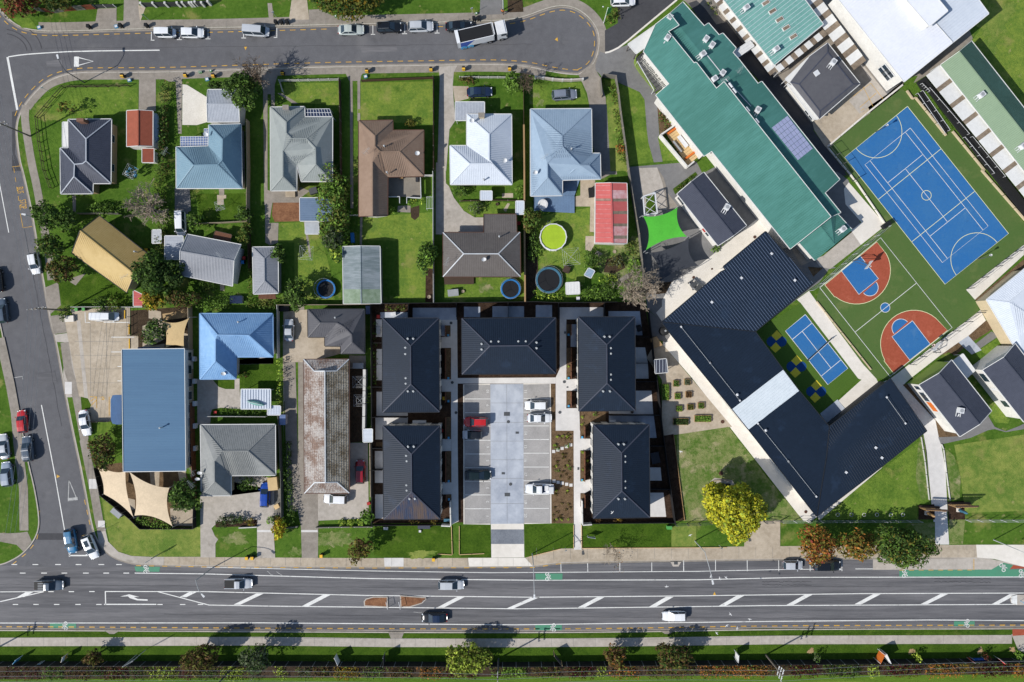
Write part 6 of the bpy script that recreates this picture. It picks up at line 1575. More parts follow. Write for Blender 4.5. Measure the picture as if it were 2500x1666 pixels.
for i,(x,y,r,lb,ms_)in enumerate(((530,800,15,'dark green bush first from the left on the grey house front bed',['leaf_dark']),(615,780,14,'grey green bush second on the grey house front bed',['leaf_dark','leaf_grey']),(690,775,12,'small dark bush third on the grey house front bed',['leaf_dark','leaf_mid']),(785,800,10,'round clipped golden ball shrub on the grey house front bed',['leaf_olive','leaf_gold']))):
 shrub(lb,T_(400,1060,x,y),r,r*.85,1.5,ms_)
tree('golden_tree','bright yellow shrub tree between the two front drives',T_(400,1060,1055,865),15,21,2.8,['leaf_yellow','leaf_gold'],dens=85)
shrub('green palm like shrub left of the yellow shrub',T_(400,1060,975,785),10,10,1.3,['leaf_mid','leaf_bright'])
shrub('rusty shrub above the yellow shrub',T_(400,1060,1052,775),11,8,1.3,['leaf_rust','leaf_autumn'])
hedge('dark hedge along the brown tiled house drive',q(400,1060,'1125,60 1130,400 1150,640 1180,800'),1.4,1.5,['leaf_dark','leaf_mid'])
for i,(x,y,r,lb)in enumerate(((1620,805,8,'round lime ball shrub first along the front wall'),(1705,815,10,'round lime ball shrub second along the front wall'),(1790,805,8,'green ball shrub third along the front wall'))):
 shrub(lb,T_(400,1060,x,y),r,r*.9,1.0,['leaf_bright','leaf_lime'])
tree('garden_tree','bright green shrub tree at the apartment fence corner',T_(400,1060,1855,755),15,18,2.4,['leaf_bright','leaf_mid'],dens=70)
tree('rust_tree','rusty brown street tree on the front verge',T_(800,1060,285,1060),29,27,4.6,['leaf_rust','leaf_autumn','leaf_olive'],dens=42,base=.35)
bare_tree('young thin street tree with few rusty leaves on the footpath',T_(1200,1060,1130,1110),24,5.2,91,'bark_pale',5,n0=6,rr=.07,base_px=T_(1200,1060,1080,995))
shrub('sparse rusty leaves on the young street tree',T_(1200,1060,1150,1120),16,32,5.6,['leaf_rust','leaf_orange','leaf_autumn'],dens=4,leaf=.13,cat='foliage',name='foliage')
tree('yellow_tree','large bright yellow green tree by the school front gate',T_(1600,1060,720,690),71,72,9.0,['leaf_yellow','leaf_lime','leaf_olive'],dens=150,leaf=.27,n=70,cr=.22,weights=[.72,.18,.10],base=.2)
tree('autumn_tree','orange and red autumn street tree over the black parked car',T_(1600,1060,1475,1010),44,42,6.5,['leaf_orange','leaf_autumn','leaf_redden'],dens=52,n=30,weights=[.38,.52,.10],base=.3)
tree('autumn_tree','golden brown autumn street tree in the middle of three',T_(2000,1060,340,1010),42,36,6.2,['leaf_autumn','leaf_orange','leaf_olive'],dens=52,n=30,weights=[.5,.2,.3],base=.3)
tree('street_tree','large dark green street tree over the bus bay',T_(2000,1060,765,1030),66,46,7.0,['leaf_dark','leaf_mid','leaf_autumn'],dens=65,n=40,weights=[.45,.4,.15],base=.3)
shrub('green weeds at the right edge of the verge',T_(2000,1060,1880,980),8,12,.8,['leaf_olive','leaf_mid'])
Bk=3.677
def BB(x,y,o=0):
 return(o+x/Bk,1440+y/Bk)
tree('verge_tree','small olive verge tree left of the dark hoarding',BB(835,610),21,17,3.6,['leaf_olive','leaf_rust'],dens=60)
tree('verge_tree','brown conical tree on the southern verge',BB(1800,620),37,34,6.0,['leaf_rust','leaf_olive'],dens=70)
tree('verge_tree','grey green bushy tree on the southern verge',BB(2290,610),36,32,6.0,['leaf_grey','leaf_dark'],dens=60)
tree('verge_tree','pale lime willow like tree on the southern verge',BB(1920,620,620),57,33,5.6,['leaf_lime','leaf_olive'],dens=60,n=34)
tree('verge_tree','rusty brown round tree on the southern verge',BB(965,600,1240),27,24,4.6,['leaf_rust','leaf_orange','leaf_olive'],dens=60,weights=[.6,.1,.3])
tree('verge_tree','dark olive spreading tree on the southern verge',BB(1500,610,1240),45,30,5.0,['leaf_olive','leaf_rust','leaf_dark'],dens=60)
for i,(x,y,lb)in enumerate(((490,605,'thin young sapling with pale leaves, leftmost of the right hand saplings'),(1395,610,'young sapling with lime leaves behind the white hoarding'),(2010,605,'tiny red leaved sapling beside the red feather flag'),(2300,595,'young green sapling at the right end of the verge'))):
 shrub(lb,BB(x,y,1860),9,11,2.2,[['leaf_grey','leaf_mid'],['leaf_lime'],['leaf_wine','leaf_rust'],['leaf_bright']][i],dens=35,cat='sapling',name='sapling')
 patch(BB(x-50,y-55,1860),7,'sand',40+i,4)
HB=[(0,180,0,'leaf_wine','long wine red shrub mass at the left end of the bank'),(190,370,0,'leaf_wine','second wine red shrub mass on the bank'),(380,590,0,'leaf_mid','green shrub mass after the wine red ones'),(600,825,0,'leaf_rust','rusty brown shrub mass on the left bank'),(835,900,0,'leaf_dark','small dark shrub on the left bank'),(905,1155,0,'leaf_wine','wine red shrub block between green ones'),(1165,1310,0,'leaf_dark','dark green shrub mass beside the lime one'),(1315,1610,0,'leaf_lime','long lime green shrub mass on the left bank'),(1615,1730,0,'leaf_wine','small wine shrub under the brown conical tree'),(1735,1950,0,'leaf_dark','dark undergrowth under the brown conical tree'),(1955,2225,0,'leaf_lime','lime shrub mass at the leaning power pole'),(2230,2353,0,'leaf_grey','grey green shrub mass right of the leaning pole'),(180,300,620,'leaf_lime','single lime bush on the bank'),(340,510,620,'leaf_grey','grey green shrub right of the single lime bush'),(515,700,620,'leaf_rust','brown shrub on the bank below the road island'),(705,960,620,'leaf_gold','golden shrub mass behind the yellow A frame sign'),(965,1180,620,'leaf_mid','green shrub mass below the thin dark sign'),(1185,1450,620,'leaf_rust','long brown dry shrub mass on the middle bank'),(1455,1700,620,'leaf_orange','orange brown dry shrub mass on the middle bank'),(1705,2000,620,'leaf_wine','dark red shrub mass under the lime willow tree'),(2130,2353,620,'leaf_bright','bright green shrub beside the tall pole'),(0,200,1240,'leaf_bright','bright weedy shrub right of the tall pole'),(210,500,1240,'leaf_rust','brown dry growth below the dark tilted sign'),(510,780,1240,'leaf_wine','wine coloured dry growth on the right bank'),(790,900,1240,'leaf_lime','small lime weeds on the right bank'),(910,1200,1240,'leaf_orange','orange brown growth below the rusty round tree'),(1210,1700,1240,'leaf_rust','long brown growth below the dark olive tree'),(1710,2353,1240,'leaf_orange','long orange brown growth on the right bank'),(60,230,1860,'leaf_rust','brown growth around the white crossarm pole'),(235,520,1860,'leaf_wine','wine red growth right of the white crossarm pole'),(530,920,1860,'leaf_dark','dark growth below the thin sapling'),(940,1070,1860,'leaf_lime','lime shrub below the orange sign boards'),(1080,1460,1860,'leaf_wine','long wine red growth right of the lime shrub'),(1470,1760,1860,'leaf_orange','orange dry growth on the far right bank'),(1765,1940,1860,'leaf_gold','golden weedy growth on the far right bank'),(1945,2260,1860,'leaf_wine','dark red growth near the right end of the bank'),(2265,2353,1860,'leaf_orange','last orange growth at the right end of the bank')]
for x0,x1,o,m_,lb in HB:
 y=752-(o/1860)*30
 hedge(lb,[BB(x0+25,y,o),BB((x0+x1)/2,y+rnd.uniform(-8,8),o),BB(x1-25,y,o)],2.6,rnd.uniform(.7,1.3),[m_,'leaf_mid','leaf_olive'],dens=80,leaf=.15,name='bank_shrub',cat='shrub',weights=[.66,.16,.18],group='shrubs on the southern bank')
k=0
for ox,oy,pts in((1200,740,'597,1218 648,1214 693,1217 592,1487 695,1482 575,1297 828,1040 825,1105 828,1358 872,1440 830,1520 700,580 697,685'),(1200,1060,'590,518 690,518 595,778 640,780 700,778 830,165 828,420')):
 for w_ in pts.split():
  x,y=w_.split(',')
  k+=1
  shrub('small lime tuft planted in the apartment bark beds',T_(ox,oy,float(x),float(y)),3.2,3.2,.5,['leaf_lime'],n=5,leaf=.11,name='tuft',cat='plant',group='lime tufts in the bark beds')
for i,(x,y)in enumerate(((945,1015),(690,1300),(600,1330),(580,1300),(710,1510),(605,1530))):
 shrub('small green grassy plant in the apartment bark beds',T_(1200,740,x,y),6,5,.5,['leaf_mid','leaf_bright'],n=6,leaf=.12,name='tuft',cat='plant',group='grassy plants in the bark beds')
rng0=np.random.default_rng(5)
for i in range(34):
 x,y=rng0.uniform(560,735),rng0.uniform(1190,1990)
 shrub('small brown low plant in the apartment bark bed',T_(1200,740,x,y),4.2,3.2,.35,['leaf_rust','leaf_olive'],n=4,leaf=.11,name='tuft',cat='plant',group='brown low plants in the bark bed')
hedge('planting strip behind the top left apartments',q(800,740,'530,45 640,50 740,45'),1.0,.7,['leaf_olive','leaf_mid'])
hedge('planting strip by the apartment street wall, left',q(800,1060,'750,800 820,795'),.9,1.2,['leaf_autumn','leaf_rust'])
shrub('rusty plant by the apartment street wall, middle left',T_(800,1060,965,800),8,7,1.2,['leaf_autumn','leaf_rust'])
shrub('golden plant by the right apartment street wall',T_(1200,1060,1155,785),10,6,1.2,['leaf_gold','leaf_rust'])
shrub('rust plant by the right apartment street wall',T_(1200,1060,965,787),9,6,1.0,['leaf_rust'])
hedge('dark hedge strip along the left apartment fence',q(800,740,'428,160 425,420 428,760'),.5,1.0,['leaf_dark','leaf_mid'])
hedge('weeds growing on the old wall behind the brown tiled house',q(800,740,'375,760 385,860 365,910'),.9,1.2,['leaf_bright','leaf_lime'])
CARP={'hatch':(-.485,-.40,.05,.245,1.50),'sedan':(-.37,-.21,.05,.225,1.44),'suv':(-.488,-.415,.04,.235,1.68),'van':(-.492,-.475,.24,.36,1.95),'ute':(-.10,-.075,.10,.235,1.76),'convertible':(-.20,-.10,.06,.20,1.32)}
def car(label,p,ang,L,kind,col,wd=1.78,roofcol=None,extras=(),group=None,name=None):
 xa,xb,xc,xd,Hh=CARP[kind]
 w=W(p,0.7)
 t=thing(name or{'van':'van','ute':'pickup_truck'}.get(kind,'car'),label,{'van':'van','ute':'ute'}.get(kind,'car'),(w.x,w.y,0 if not group=='road' else RB),None,math.radians(ang))
 L,wd=L*1.03,wd*1.06
 xa,xb,xc,xd=xa*L,xb*L,xc*L,xd*L
 belt=0.98 if kind in('suv','ute','van')else 0.88
 hwf=wd/2
 N=15
 V,F=[],[]
 for i in range(N):
  s=-1+2*i/(N-1)
  x=s*L/2
  rnd_=(1-abs(s)**7*0.34)
  hw=hwf*rnd_*(1.0 if s<0.2 else 1-.04*(s-.2))
  tp=belt
  if x>xd:
   f=(x-xd)/(L/2-xd)
   tp=belt-0.04-0.2*f**1.8
  if x<xa:
   tp=belt+0.02-0.05*(xa-x)
  if abs(s)>.99:
   tp-=0.12
  lo=0.26 if abs(s)<.9 else 0.34
  ring=[(-hw*.86,lo),(-hw*.99,lo+.16),(-hw,tp*.62),(-hw*.96,tp*.9),(-hw*.84,tp),(-hw*.4,tp+.025),(hw*.4,tp+.025),(hw*.84,tp),(hw*.96,tp*.9),(hw,tp*.62),(hw*.99,lo+.16),(hw*.86,lo)]
  V+=[(x,y,z)for y,z in ring]
 k=12
 for i in range(N-1):
  for j in range(k):
   F.append((i*k+j,i*k+(j+1)%k,(i+1)*k+(j+1)%k,(i+1)*k+j))
 F.append(tuple(range(k)))
 F.append(tuple(range(N*k-1,N*k-k-1,-1)))
 F=[tuple(reversed(f))for f in F]
 mk('body',V,F,col,t,smooth=True,local=True)
 bw,rw,zb=hwf*.90,hwf*.70,belt-.02
 rc=roofcol or col
 if kind!='convertible':
  V=[(xa,-bw,zb),(xa,bw,zb),(xd,bw*.96,zb),(xd,-bw*.96,zb)]
  for x,r_,z in((xb,rw,Hh-.03),((xb*.6+xc*.4),rw*1.02,Hh),(xc,rw*.96,Hh-.05)):
   V+=[(x,-r_,z-.03),(x,-r_*.6,z),(x,r_*.6,z),(x,r_,z-.03)]
  F=[(0,1,7,6,5,4),(3,12,13,14,15,2),(0,4,8,12,3),(1,2,15,11,7)]
  for j in(4,8):
   F+=[(j,j+1,j+5,j+4),(j+1,j+2,j+6,j+5),(j+2,j+3,j+7,j+6)]
  mk('cabin',V,F,rc,t,local=True)
 def pane(nm,P,off):
  P=[Vector(p)for p in P]
  c=sum(P,Vector())/4
  Q=[c+(p-c)*.9+Vector(off)for p in P]
  n=(Q[1]-Q[0]).cross(Q[2]-Q[0])
  if n.dot(Vector(off))<0:
   Q.reverse()
  mk(nm,Q,[(0,1,2,3)],'glass',t,local=True)
 pane('windscreen',[(xd,-bw*.96,zb),(xd,bw*.96,zb),(xc,rw*.96,Hh-.07),(xc,-rw*.96,Hh-.07)],(.035,0,.03))
 pane('rear_window',[(xa,-bw,zb),(xa,bw,zb),(xb,rw,Hh-.06),(xb,-rw,Hh-.06)],(-.03,0,.025))
 for s in(-1,1):
  xm0,xm1=xa+(xd-xa)*.5,xb+(xc-xb)*.5
  if kind=='convertible':
   break
  for(a0,a1,b0,b1)in((xm0,xd,xm1,xc),(xa,xm0,xb,xm1)):
   if kind=='van' and a0==xa and 'panel' in extras:
    continue
   pane('side_window',[(a0,s*bw*.98,zb+.03),(a1,s*bw*.96,zb+.03),(b1,s*rw,Hh-.1),(b0,s*rw,Hh-.1)],(0,s*.03,.012))
 for x in(-.31*L,.31*L):
  for s in(-1,1):
   o=mk('wheel',*tube([(x,s*(hwf-.20),.32),(x,s*(hwf+.015),.32)],.32,14),'tyre',t,local=True)
   mk('rim',*tube([(x,s*(hwf-.05),.32),(x,s*(hwf+.03),.32)],.2,10),'chrome',o,local=True)
 for s in(-1,1):
  mk('headlight',*boxm((L/2-.2,s*hwf*.66,belt*.72),(.2,.3,.12),-s*.45),'lamp_clear',t,local=True)
  mk('tail_light',*boxm((-L/2+.13,s*hwf*.68,belt*.82),(.14,.24,.2),s*.35),'lamp_red',t,local=True)
  mk('mirror',*boxm((xd-.12,s*(hwf+.1),belt+.06),(.14,.2,.13),s*.2),col,t,local=True)
 mk('grille',*boxm((L/2-.01,0,belt*.6),(.05,wd*.45,.16)),'plastic_black',t,local=True)
 if 'rails' in extras:
  for s in(-1,1):
   mk('roof_rail',*tube([(xb+.1,s*rw*.92,Hh),(xb+.2,s*rw*.92,Hh+.06),(xc-.2,s*rw*.92,Hh+.06),(xc-.1,s*rw*.92,Hh-.02)],.03,5),'chrome',t,local=True)
 if 'racks' in extras:
  for x in(xb+.5,xc-.4):
   mk('roof_bar',*boxm((x,0,Hh+.07),(.14,rw*2.05,.05)),'chrome',t,local=True)
 if 'sunroof' in extras:
  mk('sunroof',*boxm((xc-(xc-xb)*.5,0,Hh+.005),((xc-xb)*.55,rw*1.15,.02)),'glass',t,local=True)
 if kind=='ute':
  x0,x1=-L/2+.1,xa-.05
  tm='plastic_black' if 'tonneau' in extras or 'tray' in extras else col
  mk('tray',*boxm(((x0+x1)/2,0,belt+.035),(x1-x0-.1,wd*.78,.05)),tm,t,local=True)
  for s in(-1,1):
   mk('tray_side',*boxm(((x0+x1)/2,s*wd*.43,belt+.05),(x1-x0,.1,.12)),col,t,local=True)
  if 'tray' in extras:
   for k_ in range(5):
    mk('deck_slat',*boxm((xa-.55,-.6+.3*k_,belt+.55),(1.0,.1,.05)),'metal_grey',t,local=True)
  if 'toolbox' in extras:
   mk('toolbox',*boxm((x0+.55,.1,belt+.35),(.9,wd*.6,.6)),'metal_white',t,local=True)
   mk('solar_panel',*boxm((xa-.3,0,belt+.1),(.45,wd*.6,.04)),'solar_dark',t,local=True)
   mk('cargo',*boxm((x0+1.4,-.2,belt+.15),(.7,wd*.5,.3)),'plastic_white',t,local=True)
 if 'spoiler' in extras:
  mk('spoiler',*boxm((xb-.1,0,Hh-.02),(.3,rw*1.9,.05)),col,t,local=True)
 return t
K=T_
car('compact white van parked first in the north street row',K(0,0,1515,303),0,3.6,'van','car_white',1.6)
car('white hatchback parked second in the north street row',K(400,0,258,300),0,4.3,'hatch','car_white')
car('silver people mover parked third in the north street row',K(400,0,845,285),-4,4.75,'van','car_silver',1.8)
car('pale green silver sedan parked on the north street',K(400,0,1705,272),1,4.85,'sedan','car_sage')
car('black SUV parked between the two silver cars on the north street',K(800,0,560,250),2,4.6,'suv','car_black',1.85,extras=('rails',))
car('silver SUV parked behind the black sedan on the north street',K(800,0,850,243),2,4.65,'suv','car_silver',1.85,extras=('rails',))
car('black sedan half hidden beside the tipper truck',K(800,0,1195,240),1,4.9,'sedan','car_black')
car('navy sedan parked on the front lawn of the white roofed house',K(800,0,1385,838),2,4.7,'sedan','car_navy')
car('blue grey SUV parked on grass in front of the pale blue grey house',K(1200,0,665,865),4,4.6,'suv','car_grey',1.85,extras=('rails',))
car('white car on the school drive cut by the top edge',K(1200,0,1200,12),2,4.5,'suv','car_white')
car('white hatchback driving down the left street',K(0,400,310,910),-80,4.0,'hatch','car_white',group='road')
car('black car cut by the left edge above the blue one',K(0,400,-28,1060),98,4.5,'suv','car_black',group='road')
car('dark blue SUV cut by the left edge',K(0,400,18,1340),97,4.6,'suv','car_slate',group='road')
car('white van parked nose down on the blue house drive',K(0,400,1650,545),-88,4.5,'van','car_white',1.75)
car('long white van parked in the childcare car park',K(0,400,962,1393),0,5.0,'van','car_white',1.75,extras=('panel',))
car('white sedan parked on the footpath beside the childcare lawn',K(0,740,775,1095),-80,4.8,'sedan','car_white')
car('bright red hatchback parked on the left street',K(0,740,200,1082),97,4.2,'hatch','car_red',group='road')
car('dark slate wagon with two roof bars on the left street',K(0,740,250,1330),97,4.7,'suv','car_slate',extras=('racks',),group='road')
car('silver sedan parked on the left verge cut by the edge',K(0,1060,32,115),97,4.7,'sedan','car_silver')
car('steel blue SUV parked on the left verge',K(0,1060,65,365),97,4.6,'suv','car_steel',1.85,extras=('rails',))
car('teal blue SUV waiting at the junction',K(0,1060,645,978),-82,4.6,'suv','car_teal',1.82,extras=('rails',),group='road')
car('white SUV with a black sunroof turning at the junction',K(0,1060,825,1032),-68,4.6,'suv','car_white',1.82,extras=('sunroof',),group='road')
car('dark ute with slatted deck cover on the main road',K(0,1060,445,1380),0,5.4,'ute','car_slate',1.85,extras=('tray',),group='road')
car('silver ute with a dark tonneau on the main road',K(400,1060,678,1365),0,5.2,'ute','car_silver',1.85,extras=('tonneau',),group='road')
car('deep blue car parked on the grey house front drive',K(400,1060,922,555),88,4.6,'hatch','car_blue')
car('white SUV parked at the end of the brown tiled house',K(400,1060,1565,590),178,4.4,'suv','car_white',1.85)
car('wine red car parked in the shade beside the brown tiled house',K(400,1060,1790,345),90,4.4,'hatch','car_wine')
car('silver car parked on the tan drive beside the charcoal house',K(400,740,1140,248),90,4.1,'sedan','car_silver')
car('red SUV parked in bay 8 of the apartment car park',K(800,740,1350,1085),180,4.5,'suv','car_red',1.82,extras=('rails',))
car('small silver hatchback with a black roof in the apartment car park',K(800,740,1320,1202),180,3.7,'hatch','car_silver',1.7,roofcol='car_black')
car('dark green SUV parked in bay 4 of the apartment car park',K(800,1060,1370,375),0,4.9,'suv','car_green',1.85)
car('white hatchback parked in bay 12 facing the aisle',K(1200,740,405,935),180,4.3,'hatch','car_white',1.76)
car('white sedan parked in bay 13 nose to the garden',K(1200,740,437,1050),0,4.6,'sedan','car_white',1.72)
car('white ute with tool boxes parked in bay 18',K(1200,1060,438,500),180,5.4,'ute','car_white',1.85,extras=('toolbox',))
car('silver hatchback driving along the upper lane of the main road',K(800,1060,1125,1378),0,4.8,'hatch','car_silver',group='road')
car('black open top car driving along the lower lane of the main road',(620+1620/3.677,1440+255/3.677),180,4.8,'sedan','car_black',roofcol='car_navy',group='road')
car('white hatchback driving along the lower lane of the main road',(1240+1495/3.677,1440+240/3.677),181,4.5,'hatch','car_white',group='road')
car('small silver hatchback parked in a main road bay',K(1600,1060,1255,1197),0,3.7,'hatch','car_silver',1.7,group='road')
car('black SUV parked under the orange autumn tree',K(1600,1060,1568,1202),0,5.0,'suv','car_black',1.9,group='road')
tw=W(K(800,0,1395,345),0.5)
tk=thing('tipper_truck','white and blue tipper truck with a black covered bin on the north street','truck',(tw.x,tw.y,RB),None,math.radians(13))
mk('cab',*joinm(boxm((3.95,0,1.95),(1.9,2.45,2.1)),boxm((4.0,0,0.75),(1.8,2.3,0.5))),'car_white',tk,local=True)
mk('cab_roof',*boxm((3.85,0,3.06),(1.6,2.25,.14)),'plastic_white',tk,local=True)
mk('windscreen',*boxm((4.91,0,2.3),(.04,2.1,.9)),'glass',tk,local=True)
for s in(-1,1):
 mk('side_window',*boxm((4.2,s*1.235,2.35),(.9,.03,.7)),'glass',tk,local=True)
 mk('mirror',*boxm((4.75,s*1.45,2.3),(.12,.3,.6)),'plastic_black',tk,local=True)
 mk('headlight',*boxm((4.92,s*.9,.95),(.06,.35,.22)),'lamp_clear',tk,local=True)
mk('chassis',*boxm((-.4,0,.75),(8.4,.9,.3)),'metal_dark',tk,local=True)
bx0,bx1=-4.55,2.35
for s in(-1,1):
 mk('bin_side',*boxm(((bx0+bx1)/2,s*1.2,2.1),(bx1-bx0,.1,2.0)),'car_white',tk,local=True)
 mk('blue_panel',[(bx0+.5,s*1.256,1.15),(bx0+1.6,s*1.256,1.15),(bx0+3.3,s*1.256,3.08),(bx0+.5,s*1.256,3.08)],[(0,1,2,3)],'truck_blue',tk,local=True)
 for x in(-3.5,-2.2):
  mk('mudguard',*tube([(x,s*.8,.75),(x,s*1.28,.75)],.62,12),'plastic_cyan',tk,local=True)
mk('bin_end',*boxm((bx0,0,2.2),(.14,2.5,2.2)),'car_white',tk,local=True)
mk('bin_end',*boxm((bx1,0,2.2),(.14,2.5,2.2)),'car_white',tk,local=True)
mk('tailgate_cap',*boxm((bx0+.2,0,3.2),(.62,2.46,.18)),'car_white',tk,local=True)
mk('cover',*boxm(((bx0+bx1)/2+.2,0,3.05),(bx1-bx0-.7,2.28,.08)),'plastic_black',tk,local=True)
mk('cover_rail',*boxm((bx1+.1,0,3.2),(.3,2.3,.2)),'metal_white',tk,local=True)
for x in(-3.5,-2.2,1.6,3.9):
 for s in(-1,1):
  o=mk('wheel',*tube([(x,s*.95,.5),(x,s*1.26,.5)],.5,14),'tyre',tk,local=True)
  mk('rim',*tube([(x,s*1.1,.5),(x,s*1.29,.5)],.28,10),'chrome',o,local=True)
mk('fuel_tank',*tube([(.0,-1.0,.8),(1.0,-1.0,.8)],.32,10),'chrome',tk,local=True)
def fence(label,line,h,m,bay=2.4,post=None,name='fence',cat='fence',th=0.07,alt=None,cap=None,style='panel',pw=0.11):
 P=WL(line)
 c=sum(P,Vector())/len(P)
 t=thing(name,label,cat,(c.x,c.y,0))
 i=0
 for a,b in zip(P[:-1],P[1:]):
  L=(b-a).length
  n=max(1,round(L/bay))
  for k in range(n):
   p0,p1=a.lerp(b,k/n),a.lerp(b,(k+1)/n)
   mm=m if not alt or i%2==0 else alt
   i+=1
   if style=='panel':
    e=(p1-p0).normalized()*pw*.5
    beam('panel',p0+e+Vector((0,0,h/2+.02)),p1-e+Vector((0,0,h/2+.02)),th,h-.04,mm,t)
    if cap:
     beam('capping',p0+Vector((0,0,h+.02)),p1+Vector((0,0,h+.02)),th*2.2,.05,cap,t)
   elif style=='rail':
    for z in(h*.35,h*.9):
     beam('rail',p0+Vector((0,0,z)),p1+Vector((0,0,z)),.06,.1,mm,t)
   elif style=='wire':
    for z in(h*.05,h*.5,h):
     beam('rail',p0+Vector((0,0,z)),p1+Vector((0,0,z)),.035,.035,mm,t)
   elif style=='picket':
    for z in(h*.3,h*.8):
     beam('rail',p0+Vector((0,0,z)),p1+Vector((0,0,z)),.05,.08,mm,t)
    np_=max(2,int((p1-p0).length/.22))
    for j in range(np_):
     p=p0.lerp(p1,(j+.5)/np_)
     bar('picket',(p.x,p.y,h/2),(.1,.03,h),mm,t,math.atan2(b.y-a.y,b.x-a.x))
   if post:
    bar('post',(p0.x,p0.y,h/2),(pw,pw,h+.06),post,t,math.atan2(b.y-a.y,b.x-a.x))
 if post:
  bar('post',(P[-1].x,P[-1].y,h/2),(pw,pw,h+.06),post,t)
 return t
fence('grey and rust striped panel fence at the top left',q(0,0,'335,100 500,122 590,106 700,97 790,90 880,84'),1.7,'fence_grey',1.9,'fence_brown',alt='fence_rust')
fence('slate gate with white rail at the top left drive',q(0,0,'882,76 1062,70'),1.2,'wall_charcoal',2.2,'fence_white',name='gate',cat='gate')
fence('slate panel fence with broad white posts along the top verge',q(0,0,'1318,64 1867,60')+q(400,0,'200,58 430,48'),1.6,'wall_charcoal',2.2,'fence_white',pw=.38)
fence('dark timber rail fence around the corner lawn',q(0,0,'1185,792 590,802 350,1078 375,1300 420,1560')+q(0,400,'480,225'),1.1,'timber_dark',2.2,'timber_dark',style='rail',cat='fence')
fence('white picket fence with gate post at the grey green house',q(400,0,'1095,850 1062,748 1330,742 1605,736'),1.1,'fence_white',2.0,'fence_white',style='picket')
fence('dark boundary fence right of the grey green house',q(400,0,'1612,740 1618,1000 1625,1560')+q(400,400,'1632,420'),1.6,'fence_brown',2.4,'fence_grey')
fence('low brown board fence in front of the brown house',q(800,0,'315,748 560,738 960,722'),1.0,'fence_brown',2.3,'timber_dark')
fence('dark boundary fence between the brown house and the concrete drive',q(800,0,'968,722 970,1140 972,1560'),1.7,'fence_brown',2.4,'fence_grey')
fence('white picket fence in front of the white roofed house',q(800,0,'1205,715 1640,716')+q(1200,0,'275,718'),1.0,'fence_white',2.0,'fence_white',style='picket')
fence('pale block wall curving along the cul de sac',q(1200,0,'400,715 470,722 555,735 645,742 725,742 828,735'),0.9,'concrete',2.3,'fence_white',name='wall',cat='wall',th=.28,pw=.34)
fence('long pale boundary wall between the last house and the school',q(1200,0,'1000,890 985,745 1010,705 1125,722 1150,880 1170,1050 1210,1330 1240,1560')+q(1200,400,'1275,300 1335,650 1372,1000 1385,1130'),1.8,'fence_grey',2.4,'fence_tan',name='wall',cat='wall',th=.1)
fence('dark fence between the two right hand front lawns',q(1200,0,'290,770 293,1160'),1.6,'fence_brown',2.4,'timber_dark')
fence('new orange timber fence beside the white roofed house and pool garden',q(1200,0,'293,1165 297,1560')+q(1200,400,'298,480 304,1262'),1.8,'timber',2.4,'timber',th=.14,cap='timber')
fence('tan timber fence right of the steel blue house',q(400,0,'782,1115 788,1560')+q(400,400,'785,300 785,540'),1.8,'fence_tan',2.4,'fence_tan')
fence('dark timber fence between the grey gable house and slate garage',q(400,400,'786,545 795,760 800,960'),1.7,'fence_brown',2.4,'timber_dark')
fence('pale fence across the back garden of the steel blue house',q(400,400,'300,552 540,545 783,530'),1.2,'fence_tan',2.4,'fence_tan')
fence('white fence along the concrete drive behind the brown house',q(800,400,'966,90 968,640 972,1268'),1.7,'fence_white',2.4,'fence_white')
fence('short white fence from the brown house to the drive fence',q(800,400,'875,120 965,118'),1.5,'fence_white',2.4,'fence_white')
fence('thin white wire fence left of the brown house wing',q(800,400,'170,475 285,475'),1.0,'fence_white',1.8,'fence_white',style='wire')
fence('timber retaining edge behind the white roofed house',q(800,400,'1208,345 1500,338 1785,340'),.7,'timber_dark',2.4,'timber_grey')
fence('black boundary fence behind the apartments',q(800,740,'405,10 1170,2 1900,-8')+q(1200,400,'620,1272 1130,1265'),1.8,'fence_black',2.4,'fence_black')
fence('pale fence behind the charcoal house and iron shed',q(400,740,'1055,22 1400,20 1640,20 1900,16'),1.6,'fence_tan',2.4,'fence_tan')
fence('black fence down the left side of the apartments',q(800,740,'405,15 410,400 415,1000 415,2000'),1.8,'fence_black',2.4,'fence_black')
fence('tan upper length of the fence right of the blue childcare roof',q(400,740,'258,20 265,520 272,900'),1.8,'fence_tan',2.4,'fence_tan',th=.1)
fence('brown lower length of the fence right of the blue childcare roof',q(400,740,'275,905 285,1300 300,1780'),1.8,'timber_red',2.4,'timber_dark',th=.16)
fence('thin white fence right of the sky blue house',q(400,740,'1055,25 1058,500'),1.6,'fence_white',2.4,'fence_white')
fence('white fence between the sky blue and mid grey houses',q(400,740,'415,1030 680,1030 945,1032'),1.3,'fence_white',2.4,'fence_white')
fence('grey fence between the mid grey house and the brown tiled house drive',q(400,740,'1065,1025 1080,1400')+q(400,1060,'1088,400 1092,750'),1.6,'fence_grey',2.4,'fence_grey')
fence('low white wall in front of the mid grey house',q(400,1060,'690,850 860,842'),.6,'fence_white',2.4,None,name='wall',cat='wall',th=.18)
fence('low dark wall between the two front drives',q(400,1060,'1095,855 1230,838'),.7,'fence_grey',2.4,None,name='wall',cat='wall',th=.18)
fence('low pale front wall of the brown tiled house',q(400,1060,'1390,848 1630,842 1867,840')+q(800,1060,'410,842'),.7,'fence_grey',2.2,'fence_white',name='wall',cat='wall',th=.16)
fence('dark low fence in front of the left apartments',q(800,1060,'418,822 1040,818'),1.2,'fence_black',2.4,'fence_black')
fence('white corner wall at the left apartment path',q(800,1060,'1122,600 1128,822 1040,818'),1.6,'wall_white',3.0,None,name='wall',cat='wall',th=.2)
